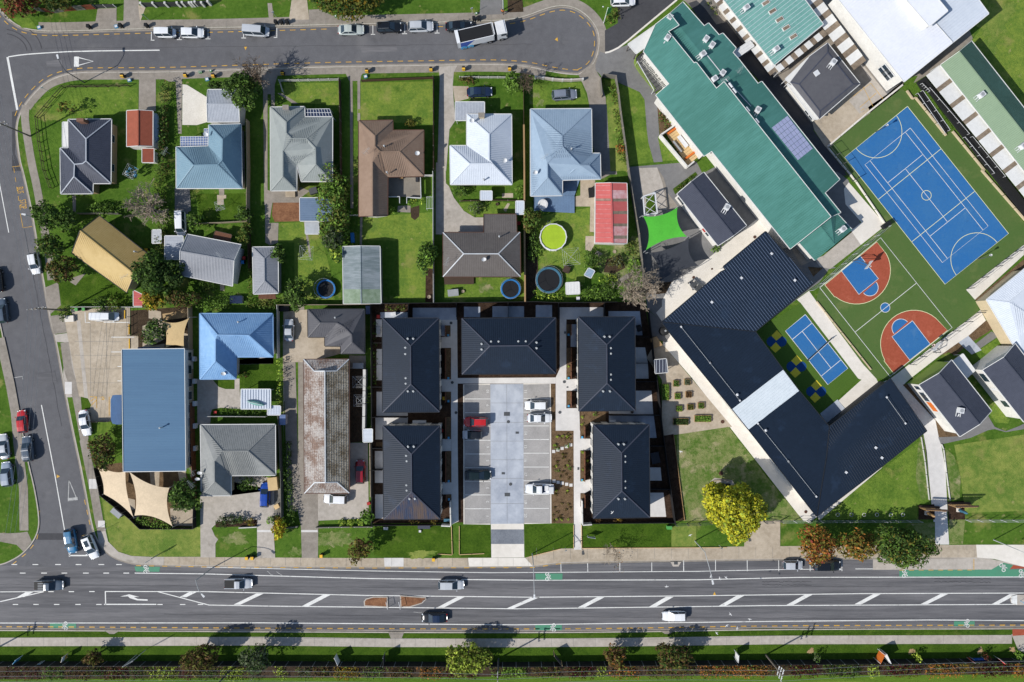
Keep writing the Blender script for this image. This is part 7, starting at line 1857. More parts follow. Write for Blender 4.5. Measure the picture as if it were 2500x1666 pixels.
fence('white corner wall at the right apartment path',q(1200,1060,'818,590 822,812 910,806'),1.6,'wall_white',3.0,None,name='wall',cat='wall',th=.2)
fence('dark low fence in front of the right apartments',q(1200,1060,'912,804 1655,798'),1.2,'fence_black',2.4,'fence_black')
fence('black fence between the right apartments and the school',q(1200,740,'1418,60 1480,600 1560,1270 1660,1998'),1.8,'fence_black',2.4,'fence_black')
fence('thin orange timber edge of the school bark strip',q(1600,740,'165,1200 215,1600 265,1985'),.35,'timber',2.4,None,name='edging',cat='edging',th=.06)
for lb,s in(('pale dividing fence between left courtyards, first from the top','408,365 500,365'),('pale dividing fence between left courtyards, second from the top','408,762 502,762'),('dark courtyard fence between the two left apartment blocks','415,1036 730,1036'),('dark courtyard fence, upper of the lower left block','415,1316 505,1316'),('dark courtyard fence, lower of the lower left block','415,1512 505,1512'),('dark courtyard fence beside the top left patio','745,15 745,140'),('dark courtyard fence beside the wide block, left','1178,10 1180,130'),('dark courtyard fence beside the wide block, middle','1645,5 1645,130'),('dark courtyard fence beside the wide block, right','2100,0 2102,150'),('dark courtyard fence above the upper right block','2515,10 2520,130')):
 fence(lb,q(800,740,s),1.7,'fence_black',2.4,'fence_black')
for lb,s in(('dark courtyard fence first on the right side','1305,310 1420,310'),('dark courtyard fence second on the right side','1310,548 1470,548'),('dark courtyard fence third on the right side','1310,715 1490,715'),('dark courtyard fence between the two right blocks','1070,1018 1530,1018'),('dark courtyard fence fifth on the right side','1440,1295 1560,1295'),('dark courtyard fence lowest on the right side','1442,1685 1610,1685')):
 fence(lb,q(1200,740,s),1.7,'fence_black',2.4,'fence_black')
for lb,ln in(('pale timber edging left of the left apartment path',q(800,1060,'1128,835 1136,1100 1000,1092')),('pale timber edging right of the left apartment path',q(800,1060,'1200,835 1200,1098 1430,1088')),('pale timber edging left of the right apartment path',q(1200,1060,'748,825 748,1040')),('long pale timber edging along the wide footpath',q(1200,1060,'820,825 822,1040 1600,1035')+q(1600,1060,'650,1032')),('pale timber edging slanting by the car park entrance',q(1200,1060,'340,1118 630,1045'))):
 fence(lb,ln,.22,'timber_new',2.4,None,name='edging',cat='edging',th=.1)
fence('white edging left of the school front path',q(2000,1060,'925,25 960,250 998,600'),.3,'fence_white',2.4,None,name='edging',cat='edging',th=.1)
fence('white edging right of the school front path',q(2000,1060,'1110,90 1130,140 1155,350 1188,605'),.3,'fence_white',2.4,None,name='edging',cat='edging',th=.1)
fence('wire mesh fence along the school front, left of the gate',q(1600,1060,'180,822 500,806'),1.6,'metal_dark',2.4,'metal_dark',style='wire')
fence('wire mesh fence along the school front under the tree shade',q(1600,1060,'1140,792 1380,790 1867,786')+q(2000,1060,'900,786'),1.6,'galvanised',2.4,'galvanised',style='wire')
fence('wire mesh fence along the school front, right end',q(2000,1060,'1335,782 1867,784'),1.6,'galvanised',2.4,'galvanised',style='wire')
gt=thing('gate','open wire school gate on the concrete crossing','gate',W(K(1600,1060,1060,790)))
for a,b in(('985,795','1070,795'),('1138,790','1040,770')):
 p0,p1=W(q(1600,1060,a)[0]),W(q(1600,1060,b)[0])
 for z in(.1,.8,1.5):
  beam('rail',p0+Vector((0,0,z)),p1+Vector((0,0,z)),.05,.05,'metal_dark',gt)
 bar('post',p0+Vector((0,0,.8)),(.12,.12,1.6),'metal_dark',gt)
fence('white mesh fence above the basketball court',q(2000,400,'598,582 300,830 5,1095')+q(1600,400,'1400,1160'),2.2,'galvanised',2.6,'galvanised',style='wire',pw=.08)
fence('pale retaining wall along the upper court edge',q(2000,0,'65,1345 420,1045 752,780'),.5,'concrete_pale',3.0,None,name='wall',cat='wall',th=.3)
fence('cream retaining wall beside the ramp',q(2000,0,'790,830 845,908 870,895 1150,1243'),.45,'wall_cream',3.0,None,name='wall',cat='wall',th=.25)
fence('cream retaining wall along the right court edge',q(2000,0,'1205,1200 1500,1560')+q(2000,400,'1470,60 1870,520'),.45,'wall_cream',3.0,None,name='wall',cat='wall',th=.25)
fence('cream kerb wall between the mini court path and basketball court',q(2000,740,'-28,-15 200,270 470,610'),.3,'wall_cream',3.0,None,name='wall',cat='wall',th=.18)
fence('cream wall along the left side of the netball court',q(2000,0,'70,1345 330,1660')+q(2000,400,'590,545'),.4,'concrete_pale',3.0,None,name='wall',cat='wall',th=.2)
fence('mesh fence beside the netball court and the green roof',q(2000,0,'75,1350 200,1505')+q(2000,400,'300,160'),2.4,'metal_dark',2.6,'metal_dark',style='wire')
fence('mesh fence along the lower court path',q(2000,740,'1440,90 1100,340 820,560'),2.4,'metal_dark',2.8,'metal_dark',style='wire')
fence('mesh fence along the right court path',q(2000,400,'1345,1140 1600,940 1867,735'),2.2,'metal_dark',2.8,'metal_dark',style='wire')
fence('white rail fence around the childcare car park top',q(0,740,'685,40 1000,38 1325,42'),1.3,'fence_white',2.4,'fence_white')
fence('grey fence between the childcare car park and play yard',q(0,740,'1187,42 1187,300'),1.2,'fence_grey',2.0,'metal_grey',style='wire')
fence('dark fence along the childcare front lawn',q(0,740,'815,1080 1010,1078'),1.2,'fence_black',2.0,'fence_grey')
fence('dark fence around the cream shade sails',q(0,1060,'890,300 945,548 1210,760 1305,852 1782,852 1788,660'),1.3,'fence_black',2.0,'fence_grey')
fence('old grey fence above the mustard yellow house',q(0,400,'735,462 1112,464'),1.4,'fence_grey',2.2,'fence_grey')
fence('long dark solid fence along the southern verge',[BB(-200,645),BB(2353,642,0),BB(2353,650,620),BB(1200,640,1240),BB(2600,612,1860)],2.0,'fence_black',2.5,'metal_grey',pw=.07)
fence('old white timber wall beside the brown tiled house',q(800,740,'352,600 352,680 345,1140'),1.8,'fence_white',2.2,None,th=.5,name='wall',cat='wall')
fence('low brick wall with cream top beside the apartments',q(800,740,'395,1270 400,1760'),1.2,'fence_tan',2.4,None,name='wall',cat='wall',th=.15)
rp_=thing('ramp','black access ramp with white rails beside the striped walkway','ramp',W(K(2000,0,1150,1000)))
for nm,s in(('deck','895,745 965,700 1380,1215 1890,1850 1890,1990 1480,1460 1000,830 940,815'),('lower_deck','900,850 945,825 1200,1190 1150,1220')):
 V,F=prism(WL(q(2000,0,s),.5),.02,.5 if nm=='deck' else .35)
 mk(nm,V,F,'rubber',rp_)
for a,b in(('900,850','1150,1215'),('945,825','1195,1185'),('1010,800','1370,1220'),('940,760','1010,830'),('1330,1250','1600,1580'),('1400,1245','1700,1610')):
 p0,p1=W(q(2000,0,a)[0],1.2),W(q(2000,0,b)[0],1.2)
 mk('hand_rail',*tube([p0,p1],.035,5),'metal_white',rp_)
 for k in range(5):
  p=p0.lerp(p1,k/4)
  bar('rail_post',(p.x,p.y,.8),(.05,.05,.8),'metal_white',rp_)
def power_pole(label,p,h,arms=((0.0,2.4),),ang=0.0,m='wood_pole',armm='timber_grey'):
 w=W(p)
 t=thing('power_pole',label,'power pole',w)
 mk('pole',*tube([w,w+Vector((0,0,h*.5)),w+Vector((0,0,h))],[.17,.15,.12],8),m,t)
 d=Vector((math.cos(ang),math.sin(ang),0))
 for dz,L in arms:
  c=w+Vector((0,0,h-.25-dz))
  a=beam('cross_arm',c-d*L/2,c+d*L/2,.12,.12,armm,t)
  for k in(-.46,-.2,.2,.46):
   mk('insulator',*lathe(c+d*L*k+Vector((0,0,.06)),[(.05,0),(.08,.06),(.05,.12),(.07,.16),(0,.2)],6),'plastic_white',t)
 return w+Vector((0,0,h))
def wire(label,a,b,sag=.5,r=.022):
 a,b=Vector(a),Vector(b)
 pts=[a.lerp(b,i/12)-Vector((0,0,sag*4*(i/12)*(1-i/12)))for i in range(13)]
 tag(mk('power_line',*tube(pts,r,4),'metal_grey'),label,'power line','overhead wires')
a1=math.radians(10)
t1=power_pole('wooden power pole with a transformer on the corner lawn',q(0,0,'275,1243')[0],8.2,((0,2.6),(1.1,1.8)),a1)
t2=power_pole('wooden power pole with wide cross arms at the childcare car park',q(0,740,'600,68')[0],8.4,((0,3.2),(1.0,2.6)),a1)
for i,k in enumerate((-1.3,-.45,.45,1.3)):
 d=Vector((math.cos(a1),math.sin(a1),0))*k
 wire('thin overhead wire along the left street, %s from the left'%('first','second','third','fourth')[i],t1+d,t2+d,.6)
 wire('thin overhead wire leaving the top of the left street, %s from the left'%('first','second','third','fourth')[i],t1+d,t1+d+Vector((-6,28,0)),.3)
 wire('thin overhead wire running down from the childcare pole, %s from the left'%('first','second','third','fourth')[i],t2+d,t2+d+Vector((-4,-40,0)),.8)
t3=power_pole('tall wooden pole standing just beyond the lower left corner',BB(-140,585),8.6,((0,2.2),(1.0,1.8)),math.radians(85))
t4=power_pole('slim dark pole on the southern verge near the lime willow',BB(2195,620,620),8.0,((0,2.2),(.9,1.8)),math.radians(90),'metal_dark')
t5=power_pole('dark leaning pole in the lime shrubs on the left bank',BB(2070,715),7.4,((0,1.6),),math.radians(80),'metal_dark','metal_white')
t6=power_pole('pale pole with three white cross arms on the right bank',BB(35,585,1860),8.2,((0,2.2),(.9,2.0),(1.8,1.6)),math.radians(75),'wood_pole','metal_white')
for i,k in enumerate((-.9,0,.9)):
 d=Vector((0,k,0))
 nm=('upper','middle','lower')[2-i]
 wire('thin %s overhead wire over the left bank'%nm,t3+d,t4+d,.9)
 wire('thin %s overhead wire over the middle bank'%nm,t4+d,t6+d,.9)
 wire('thin %s overhead wire over the right bank'%nm,t6+d,t6+d+Vector((60,2,0)),.8)
tf=t1+Vector((.35,0,-2.6))
tag(mk('transformer',*lathe(W(q(0,0,'345,1130')[0],3.0),[(0,-.5),(.35,-.5),(.35,.4),(.2,.5),(0,.5)],12),'metal_grey'),'grey cabinet beside the corner lawn rail fence','cabinet')if False else None
def street_lamp(label,base,head,h=8.0,m='galvanised'):
 b,t_=W(base),W(head,h+.3)
 o=thing('street_lamp',label,'street lamp',b)
 top=b+Vector((0,0,h*.82))
 k=[b,b+Vector((0,0,h*.5)),top]
 mk('column',*tube(k,[.11,.085,.07],8),m,o)
 arc_=[top]
 for i in range(1,8):
  f=i/7
  p=top.lerp(t_,f)
  p.z=top.z+(t_.z-top.z)*math.sin(f*math.pi/2)
  arc_.append(p)
 mk('outreach_arm',*tube(arc_,[.06]*7+[.045],6),m,o)
 d=(arc_[-1]-arc_[-2])
 d.z=0
 d.normalize()
 hd=mk('luminaire',*joinm(boxm(t_+d*.25,(.75,.28,.14),math.atan2(d.y,d.x)),boxm(t_+d*.45+Vector((0,0,.05)),(.4,.34,.1),math.atan2(d.y,d.x))),'metal_white',o)
street_lamp('curved arm street lamp on the corner lawn of the north street',q(0,0,'770,755')[0],q(0,0,'530,532')[0],6.6,'metal_dark')
street_lamp('street lamp arching over the main road near the grey house',q(400,1060,'440,1222')[0],q(400,1060,'347,1462')[0],8.2)
street_lamp('street lamp arching over the main road at the car park entrance',q(1200,1060,'372,1090')[0],q(1200,1060,'390,1468')[0],8.2)
street_lamp('street lamp arching over the main road near the yellow tree',q(1600,1060,'360,975')[0],q(1600,1060,'520,1338')[0],8.2)
street_lamp('street lamp on the right verge cut by the picture edge',q(2000,1060,'1590,965')[0],q(2000,1060,'1960,1120')[0],8.2)
street_lamp('white street lamp beside the person in orange',q(800,0,'1600,90')[0],q(800,0,'1590,-60')[0],6.0,'metal_white')
street_lamp('street lamp with a round head on the left street verge',q(0,400,'312,490')[0],q(0,400,'205,460')[0],4.0,'metal_white')
def sign_post(label,base,h,w=.5,hh=.5,ang=0.0,m='plastic_white',pm='galvanised',cat='sign',text_=None):
 b=W(base)
 t=thing('road_sign',label,cat,b)
 mk('post',*tube([b,b+Vector((0,0,h))],.035,6),pm,t)
 bar('plate',b+Vector((0,0,h-hh/2)),(w,.04,hh),m,t,ang)
 return t
for lb,ox,oy,x,y,h,m in(('white topped sign post on the top left verge',0,0,1365,190,2.6,'plastic_green'),('sign post on the corner footpath of the left street',0,0,452,838,2.4,'plastic_white'),('slim sign post on the top verge near three bins',400,0,1028,162,2.4,'plastic_white'),('sign post on the top verge near the tipper truck',800,0,1320,128,2.4,'plastic_white'),('yellow topped sign post at the junction',0,1060,835,890,2.6,'plastic_yellow'),('short white sign post on the corner grass',0,1060,1000,850,1.6,'plastic_white'),('slim white post at the right apartment path',1200,1060,672,1035,2.2,'plastic_white'),('slim white post on the wide footpath near the yellow tree',1600,1060,578,1012,2.2,'plastic_white'),('slim black post in the grass near the car park entrance',1200,1060,808,955,1.6,'plastic_black')):
 sign_post(lb,q(ox,oy,'%d,%d'%(x,y))[0],h,.45,.45,.4,m)
ss=thing('school_sign','tall green school banner sign on a white pole by the drive','sign',W(q(1200,0,'1022,212')[0]))
b=W(q(1200,0,'1022,212')[0])
mk('pole',*tube([b,b+Vector((0,0,6.0))],.08,8),'metal_white',ss)
bar('banner',b+Vector((.35,0,4.9)),(.9,.06,2.4),'plastic_green',ss,.5)
mk('lamp',*lathe(W(q(1200,0,'1018,62')[0],5.2),[(0,-.12),(.14,0),(0,.14)],10),'plastic_white',ss)
def board(label,p,w,h,ang,m,lean=0.25,z0=.6,pm='timber_new',m2=None,lines=0):
 b=W(p)
 t=thing('sign_board',label,'sign',b)
 d=Vector((math.cos(ang),math.sin(ang),0))
 for s in(-.45,.45):
  q_=b+d*w*s
  bar('post',q_+Vector((0,0,(z0+h)/2)),(.09,.09,z0+h),pm,t,ang)
 o=bar('panel',b+Vector((0,0,z0+h/2))-Vector((-d.y,d.x,0))*.07,(w,.05,h),m,t,ang)
 if m2:
  bar('lower_panel',b+Vector((0,0,z0+h*.25))-Vector((-d.y,d.x,0))*.11,(w*.8,.04,h*.3),m2,t,ang)
 for k in range(lines):
  bar('stripe',b+Vector((0,0,z0+h*(.3+.2*k)))-Vector((-d.y,d.x,0))*.11,(w*.8,.03,.12),'plastic_black',t,ang)
 return t
for lb,x,y,o,w_,h_,a,m,m2,pm in(('pale blue ladder like sign frame near the lower left corner',195,605,0,.9,1.6,.95,'plastic_cyan',None,'metal_white'),('yellow and white site sign on the left verge',615,585,0,1.0,1.6,1.3,'plastic_white','plastic_yellow','timber_new'),('white hoarding board with yellow brace near the road island',760,600,620,1.6,1.8,2.0,'plastic_white',None,'timber_new'),('thin dark hoarding board seen edge on',1178,600,620,1.8,2.0,1.55,'wall_charcoal',None,'metal_grey'),('dark square hoarding on two pale props',445,590,1240,2.6,1.8,-.9,'wall_charcoal',None,'timber_new'),('white lettered hoarding near the saplings',2030,570,1240,1.4,2.0,1.5,'plastic_white','plastic_cyan','metal_white'),('orange and white hoarding on white props',1020,570,1860,2.0,2.0,1.1,'plastic_orange','plastic_white','metal_white'),('white hoarding beside the orange one',1075,570,1860,2.0,2.0,2.0,'plastic_white',None,'metal_white'),('dark blue hoarding by the red flags',1915,600,1860,2.4,.9,.05,'truck_blue',None,'metal_grey'),('small white notice at the lower left verge',530,655,0,.8,.6,.3,'plastic_white',None,'metal_white'),('pale cabinet like notice on the lower left verge',390,640,0,.5,.9,.2,'plastic_cyan',None,'metal_white')):
 board(lb,BB(x,y,o),w_,h_,a,m,pm=pm,m2=m2,z0=.5 if h_>.7 else .2)
for lb,x,y,a in(('red feather flag drooping near the dark blue hoarding',1840,610,2.4),('red feather flag standing at the right verge',2080,590,-.9)):
 b=W(BB(x,y,1860))
 t=thing('feather_flag',lb,'flag',b)
 mk('pole',*tube([b,b+Vector((0,0,1.6)),b+Vector((.3*math.cos(a),.3*math.sin(a),2.8))],.03,5),'metal_white',t)
 V,F=[],[]
 for i in range(7):
  f=i/6
  c=b+Vector((.25*f*math.cos(a),.25*f*math.sin(a),.5+2.2*f))
  w_=.75*(1-.5*f)
  V+=[c,c+Vector((w_*math.cos(a)+.1*math.sin(i),w_*math.sin(a),.05))]
 F=[(2*i,2*i+1,2*i+3,2*i+2)for i in range(6)]
 mk('cloth',V,F,'flag_red',t,smooth=True)
board('large dark two panel road sign on the lower verge',BB(1270,560),2.2,1.6,.5,'metal_grey',z0=3.2,pm='galvanised')
board('small pale information sign on the apartment lawn',q(1200,1060,'905,925')[0],1.5,1.0,-.15,'concrete_blue',z0=.5,pm='metal_grey')
board('tall grey road sign on the corner grass beside the bike lane',q(0,1060,'1425,1110')[0],1.4,1.2,.6,'metal_grey',z0=1.8,pm='galvanised')
def bin_(label,p,lid,ang=0.0,body='plastic_black',group='wheelie bins out for collection'):
 w=W(p,.5)
 t=thing('wheelie_bin',label,'bin',(w.x,w.y,.01),group,ang)
 V=[]
 for z,s in((.06,.42),(.95,.54)):
  V+=[(-s/2,-s*.55,z),(s/2,-s*.55,z),(s/2,s*.55,z),(-s/2,s*.55,z)]
 mk('body',V,[(3,2,1,0),(4,5,6,7),(0,1,5,4),(1,2,6,5),(2,3,7,6),(3,0,4,7)],body,t,local=True)
 mk('lid',[(-.29,-.33,.96),(.29,-.33,.96),(.29,.31,1.0),(-.29,.31,1.0),(-.27,-.3,1.03),(.27,-.3,1.03),(.27,.28,1.08),(-.27,.28,1.08)],[(3,2,1,0),(4,5,6,7),(0,1,5,4),(1,2,6,5),(2,3,7,6),(3,0,4,7)],lid,t,local=True)
 mk('handle',*tube([(-.22,.38,.95),(.22,.38,.95)],.025,5),'plastic_black',t,local=True)
 for s in(-1,1):
  mk('wheel',*tube([(s*.2,.26,.1),(s*.27,.26,.1)],.1,8),'tyre',t,local=True)
BN=[(0,0,812,245,'black','black bin on the top left footpath before the gate drive'),(0,0,1102,235,'black','black bin beside a blue crate on the top footpath'),(0,0,1338,235,'black','black bin on the top footpath before the compact white van'),(0,0,1122,695,'yellow','yellow fronted bin at the corner house drive'),(0,0,1695,690,'yellow','yellow fronted bin at the white gravel yard'),(400,0,455,693,'yellow','yellow fronted bin near the leaning street tree'),(400,0,1085,670,'yellow','yellow fronted bin in the shade of the bare street tree'),(400,0,1022,203,'black','left bin of the three black bins on the top footpath'),(400,0,1072,203,'black','middle bin of the three black bins on the top footpath'),(400,0,1124,203,'black','right bin of the three black bins on the top footpath'),(400,0,1853,650,'yellow','yellow fronted bin left of the brown board fence'),(800,0,943,637,'yellow','yellow fronted bin right of the brown board fence'),(800,0,1240,630,'yellow','yellow fronted bin above the white picket fence'),(800,0,1658,630,'yellow','yellow fronted bin nearest the cul de sac'),(800,0,1333,172,'black','left bin of the pair by the tipper truck'),(800,0,1376,172,'black','right bin of the pair by the tipper truck')]
for ox,oy,x,y,c,lb in BN:
 p=q(ox,oy,'%d,%d'%(x,y))[0]
 bin_(lb,p,'plastic_black',math.pi if c=='black' else 0.0,'plastic_black')
 if c=='yellow':
  w=W((p[0],p[1]+4.6),.5)
  t=[o for o in bpy.data.objects if o.get('label')==lb][0]
  mk('yellow_front',[(-.27,-.36,.5),(.27,-.36,.5),(.29,-.36,.98),(-.29,-.36,.98),(-.29,-.02,1.12),(.29,-.02,1.12)],[(0,1,2,3),(3,2,5,4)],'plastic_yellow',t,local=True)
for ox,oy,x,y,lb in((400,1060,762,1127,'left yellow lidded bin of the pair on the front verge'),(400,1060,812,1127,'right yellow lidded bin of the pair on the front verge'),(400,1060,1440,1107,'yellow lidded bin at the brown tiled house drive'),(800,1060,967,1140,'yellow lidded bin on the footpath before the apartments')):
 bin_(lb,q(ox,oy,'%d,%d'%(x,y))[0],'plastic_yellow')
for ox,oy,x,y,c,lb in((0,400,1345,790,'plastic_yellow','yellow lidded bin behind the mustard house'),(0,740,710,60,'plastic_green','left green bin at the childcare fence'),(0,740,775,58,'plastic_green','right green bin at the childcare fence'),(800,740,1063,868,'plastic_yellow','yellow lidded bin beside the top left apartments'),(800,740,1043,1160,'plastic_red','red lidded bin by the lower left apartments'),(400,400,740,862,'plastic_red','red bin against the white gable wall'),(400,400,726,900,'plastic_blue','blue bin against the white gable wall')):
 bin_(lb,q(ox,oy,'%d,%d'%(x,y))[0],c,group=None)
def crate(label,p,c,ang=.2,s=(.5,.4,.35)):
 w=W(p,.2)
 t=thing('recycling_crate',label,'crate',(w.x,w.y,.01),'recycling crates out for collection',ang)
 mk('base',*boxm((0,0,.04),(s[0],s[1],.06)),c,t,local=True)
 for dx,dy,a,b in((s[0]/2,0,.03,s[1]),(-s[0]/2,0,.03,s[1]),(0,s[1]/2,s[0],.03),(0,-s[1]/2,s[0],.03)):
  mk('side',*boxm((dx,dy,s[2]/2),(a,b,s[2])),c,t,local=True)
 mk('contents',*boxm((0,0,s[2]*.6),(s[0]*.8,s[1]*.8,s[2]*.6)),'plastic_white',t,local=True)
for ox,oy,x,y,c,lb in((0,0,358,252,'plastic_cyan','blue crate at the kerb in the top left'),(0,0,1060,243,'plastic_cyan','blue crate beside the black bin on the top footpath'),(0,0,1180,733,'plastic_cyan','blue crate on the corner house lawn'),(400,0,395,725,'plastic_cyan','blue crate on the verge near the pale steel garage'),(400,0,1840,700,'plastic_cyan','teal crate beside the brown board fence'),(400,0,328,660,'plastic_green','small pale green caddy left on the south footpath'),(400,0,428,648,'plastic_green','small pale green caddy right on the south footpath'),(400,0,1567,150,'plastic_green','small green caddy on the top footpath under the olive tree'),(800,0,1355,125,'plastic_green','small green caddy above the pair of bins'),(0,0,1832,660,'plastic_green','small green caddy at the gravel yard kerb')):
 crate(lb,q(ox,oy,'%d,%d'%(x,y))[0],c,.25,(.62,.5,.38)if c=='plastic_cyan' else(.36,.34,.42))
def sail(label,pts,zs,m,sag=.11,posts=True):
 c4=[W(p,z)for p,z in zip(pts,zs)]
 cc=sum(c4,Vector())/4
 t=thing('shade_sail',label,'shade sail',(cc.x,cc.y,0))
 N=12
 V,F=[],[]
 for i in range(N+1):
  for j in range(N+1):
   u,v=i/N,j/N
   uu=u+(0.5-u)*2*sag*4*v*(1-v)*abs(2*u-1)**1.5
   vv=v+(0.5-v)*2*sag*4*u*(1-u)*abs(2*v-1)**1.5
   V.append(c4[0].lerp(c4[1],uu).lerp(c4[3].lerp(c4[2],uu),vv))
 for i in range(N):
  for j in range(N):
   a=i*(N+1)+j
   F.append((a,a+1,a+N+2,a+N+1))
 if area([V[i]for i in F[0]])<0:
  F=[tuple(reversed(f))for f in F]
 mk('cloth',V,F,m,t,smooth=True)
 if posts:
  for p in c4:
   d=(p-cc)
   d.z=0
   d.normalize()
   mk('post',*tube([(p.x+d.x*.4,p.y+d.y*.4,0),(p.x+d.x*.15,p.y+d.y*.15,p.z+.1)],.06,6),'metal_grey',t)
 return t
sail('sandy shade sail above the blue childcare roof',q(0,740,'1478,165 1725,138 1678,412 1508,412'),(3.2,2.8,3.4,2.8),'sail_sand')
sail('cream shade sail, left of the pair at the front of the childcare centre',q(0,1060,'883,290 1143,340 1215,757 945,547'),(3.0,3.4,3.0,2.7),'sail_cream',.08)
sail('larger cream shade sail with a point towards the corner',q(0,1060,'1180,345 1545,490 1572,840 1225,745'),(3.5,3.0,3.4,2.8),'sail_cream',.10)
sail('bright lime green shade sail over the school yard',q(1200,400,'1382,478 1695,398 1782,665 1408,788'),(3.6,3.2,3.6,3.0),'sail_green')
sail('dark grey shade sail below the lime green one',q(1200,400,'1432,812 1805,672 1885,930 1528,1082'),(2.6,3.0,2.7,3.0),'sail_dark')
pl=thing('swimming_pool','round above ground pool full of green water','pool',W(q(1200,400,'563,668')[0]))
c=W(q(1200,400,'563,668')[0],1.2)
c.z=0
R_=122/3.734*SC
mk('wall',*lathe(c,[(R_,0),(R_,1.2),(R_-.06,1.2),(R_-.06,.3)],28),'plastic_white',pl,smooth=True)
mk('rim',*lathe(c,[(R_+.05,1.16),(R_+.05,1.24),(R_-.14,1.24),(R_-.14,1.16)],14),'metal_white',pl)
mk('water',*lathe(c,[(0,1.08),(R_-.1,1.08)],28),'pool_water',pl)
for i in range(14):
 a=2*math.pi*i/14
 bar('strut',(c.x+(R_+.04)*math.cos(a),c.y+(R_+.04)*math.sin(a),.6),(.08,.08,1.2),'metal_white',pl,a)
for s in(-.25,.25):
 b=W(q(1200,400,'525,540')[0],1.0)
 mk('ladder',*tube([(b.x+s,b.y+.5,0),(b.x+s,b.y+.3,1.5),(b.x+s,b.y-.1,1.6),(b.x+s,b.y-.3,1.1)],.03,5),'chrome',pl)
def trampoline(label,p,r,pad,hgt=.75,poles=6):
 c=W(p,hgt)
 c.z=0
 R=r/3.734*SC
 t=thing('trampoline',label,'trampoline',c)
 mk('mat',*lathe(c,[(0,hgt-.02),(R*.86,hgt)],28),'tramp_black',t)
 mk('pad',*lathe(c,[(R*.84,hgt+.02),(R*.86,hgt+.07),(R,hgt+.07),(R*1.01,hgt)],28),pad,t)
 V,F=[],[]
 ring=[(c.x+R*math.cos(2*math.pi*i/28),c.y+R*math.sin(2*math.pi*i/28),hgt)for i in range(29)]
 mk('frame',*tube(ring,.04,6,False),'metal_grey',t)
 for i in range(poles):
  a=2*math.pi*(i+.5)/poles
  mk('leg',*tube([(c.x+R*1.02*math.cos(a),c.y+R*1.02*math.sin(a),0),(c.x+R*1.02*math.cos(a),c.y+R*1.02*math.sin(a),hgt)],.04,6),'metal_grey',t)
  mk('net_pole',*tube([(c.x+R*1.05*math.cos(a),c.y+R*1.05*math.sin(a),.1),(c.x+R*1.05*math.cos(a),c.y+R*1.05*math.sin(a),2.4)],.03,6),pad,t)
 ring=[(c.x+R*1.03*math.cos(2*math.pi*i/28),c.y+R*1.03*math.sin(2*math.pi*i/28),2.35)for i in range(29)]
 mk('net_ring',*tube(ring,.02,4,False),'metal_grey',t)
trampoline('bright blue rimmed trampoline beside the dark round tree',q(400,400,'1478,1142')[0],86,'tramp_blue')
trampoline('blue rimmed trampoline behind the dark brown house',q(800,400,'1668,1142')[0],90,'tramp_blue')
trampoline('large dark trampoline with a teal rim in the pool garden',q(1200,400,'522,1062')[0],119,'tramp_teal',poles=8)
sp=thing('spa_pool','round white spa pool on the blue deck','spa',W(q(1200,400,'468,370')[0],.3))
c=W(q(1200,400,'468,370')[0],1.0)
c.z=.3
mk('shell',*lathe(c,[(.95,0),(.95,.75),(.62,.75),(.6,.5)],20),'plastic_white',sp,smooth=False)
mk('cover',*lathe(c,[(0,.72),(.63,.7)],20),'roof_offwhite',sp)
def deck(label,pts,z,m,n,along=0,rail=None):
 w=[W(p,z)for p in pts]
 c=sum(w,Vector())/4
 t=thing('deck',label,'deck',(c.x,c.y,0))
 a,b,c_,d=w
 for k in range(n):
  f0,f1=k/n,(k+.94)/n
  if along==0:
   P=[a.lerp(d,f0),b.lerp(c_,f0),b.lerp(c_,f1),a.lerp(d,f1)]
  else:
   P=[a.lerp(b,f0),a.lerp(b,f1),d.lerp(c_,f1),d.lerp(c_,f0)]
  V,F=prism(P,z-.12,z)
  mk('plank',V,F,m,t)
 V,F=prism(inset(w,.05),0.02,z-.13)
 mk('bearer',V,F,'timber_dark',t)
 for r_ in(rail or[]):
  p0,p1=W(r_[0],z+.9),W(r_[1],z+.9)
  beam('hand_rail',p0,p1,.1,.08,'metal_white',t)
  beam('balustrade',p0-Vector((0,0,.45)),p1-Vector((0,0,.45)),.03,.7,'fence_white',t)
 return t
deck('grey timber rear deck with white rails at the brown house',q(800,400,'552,128 842,125 845,305 552,300'),.6,'timber_grey',22,0,[(K(800,400,845,125),K(800,400,850,312)),(K(800,400,850,312),K(800,400,720,305)),(K(800,400,655,300),K(800,400,552,300)),(K(800,400,655,300),K(800,400,655,360)),(K(800,400,720,305),K(800,400,720,362))])
deck('blue painted rear deck around the spa pool',q(1200,400,'385,298 757,290 757,450 388,430'),.3,'deck_blue',26,1)
deck('blue painted deck walkway beside the pale blue grey house',q(1200,400,'648,150 805,148 757,290 648,292'),.25,'deck_blue',12,1)
deck('weathered timber deck along the dark brown house',q(800,400,'1060,1036 1332,1032 1332,1098 1065,1102'),.35,'timber_dark',8,0)
deck('concrete rear steps of the grey green house',q(400,400,'1108,252 1195,252 1197,305 1108,305'),.4,'concrete_tan',4,0)
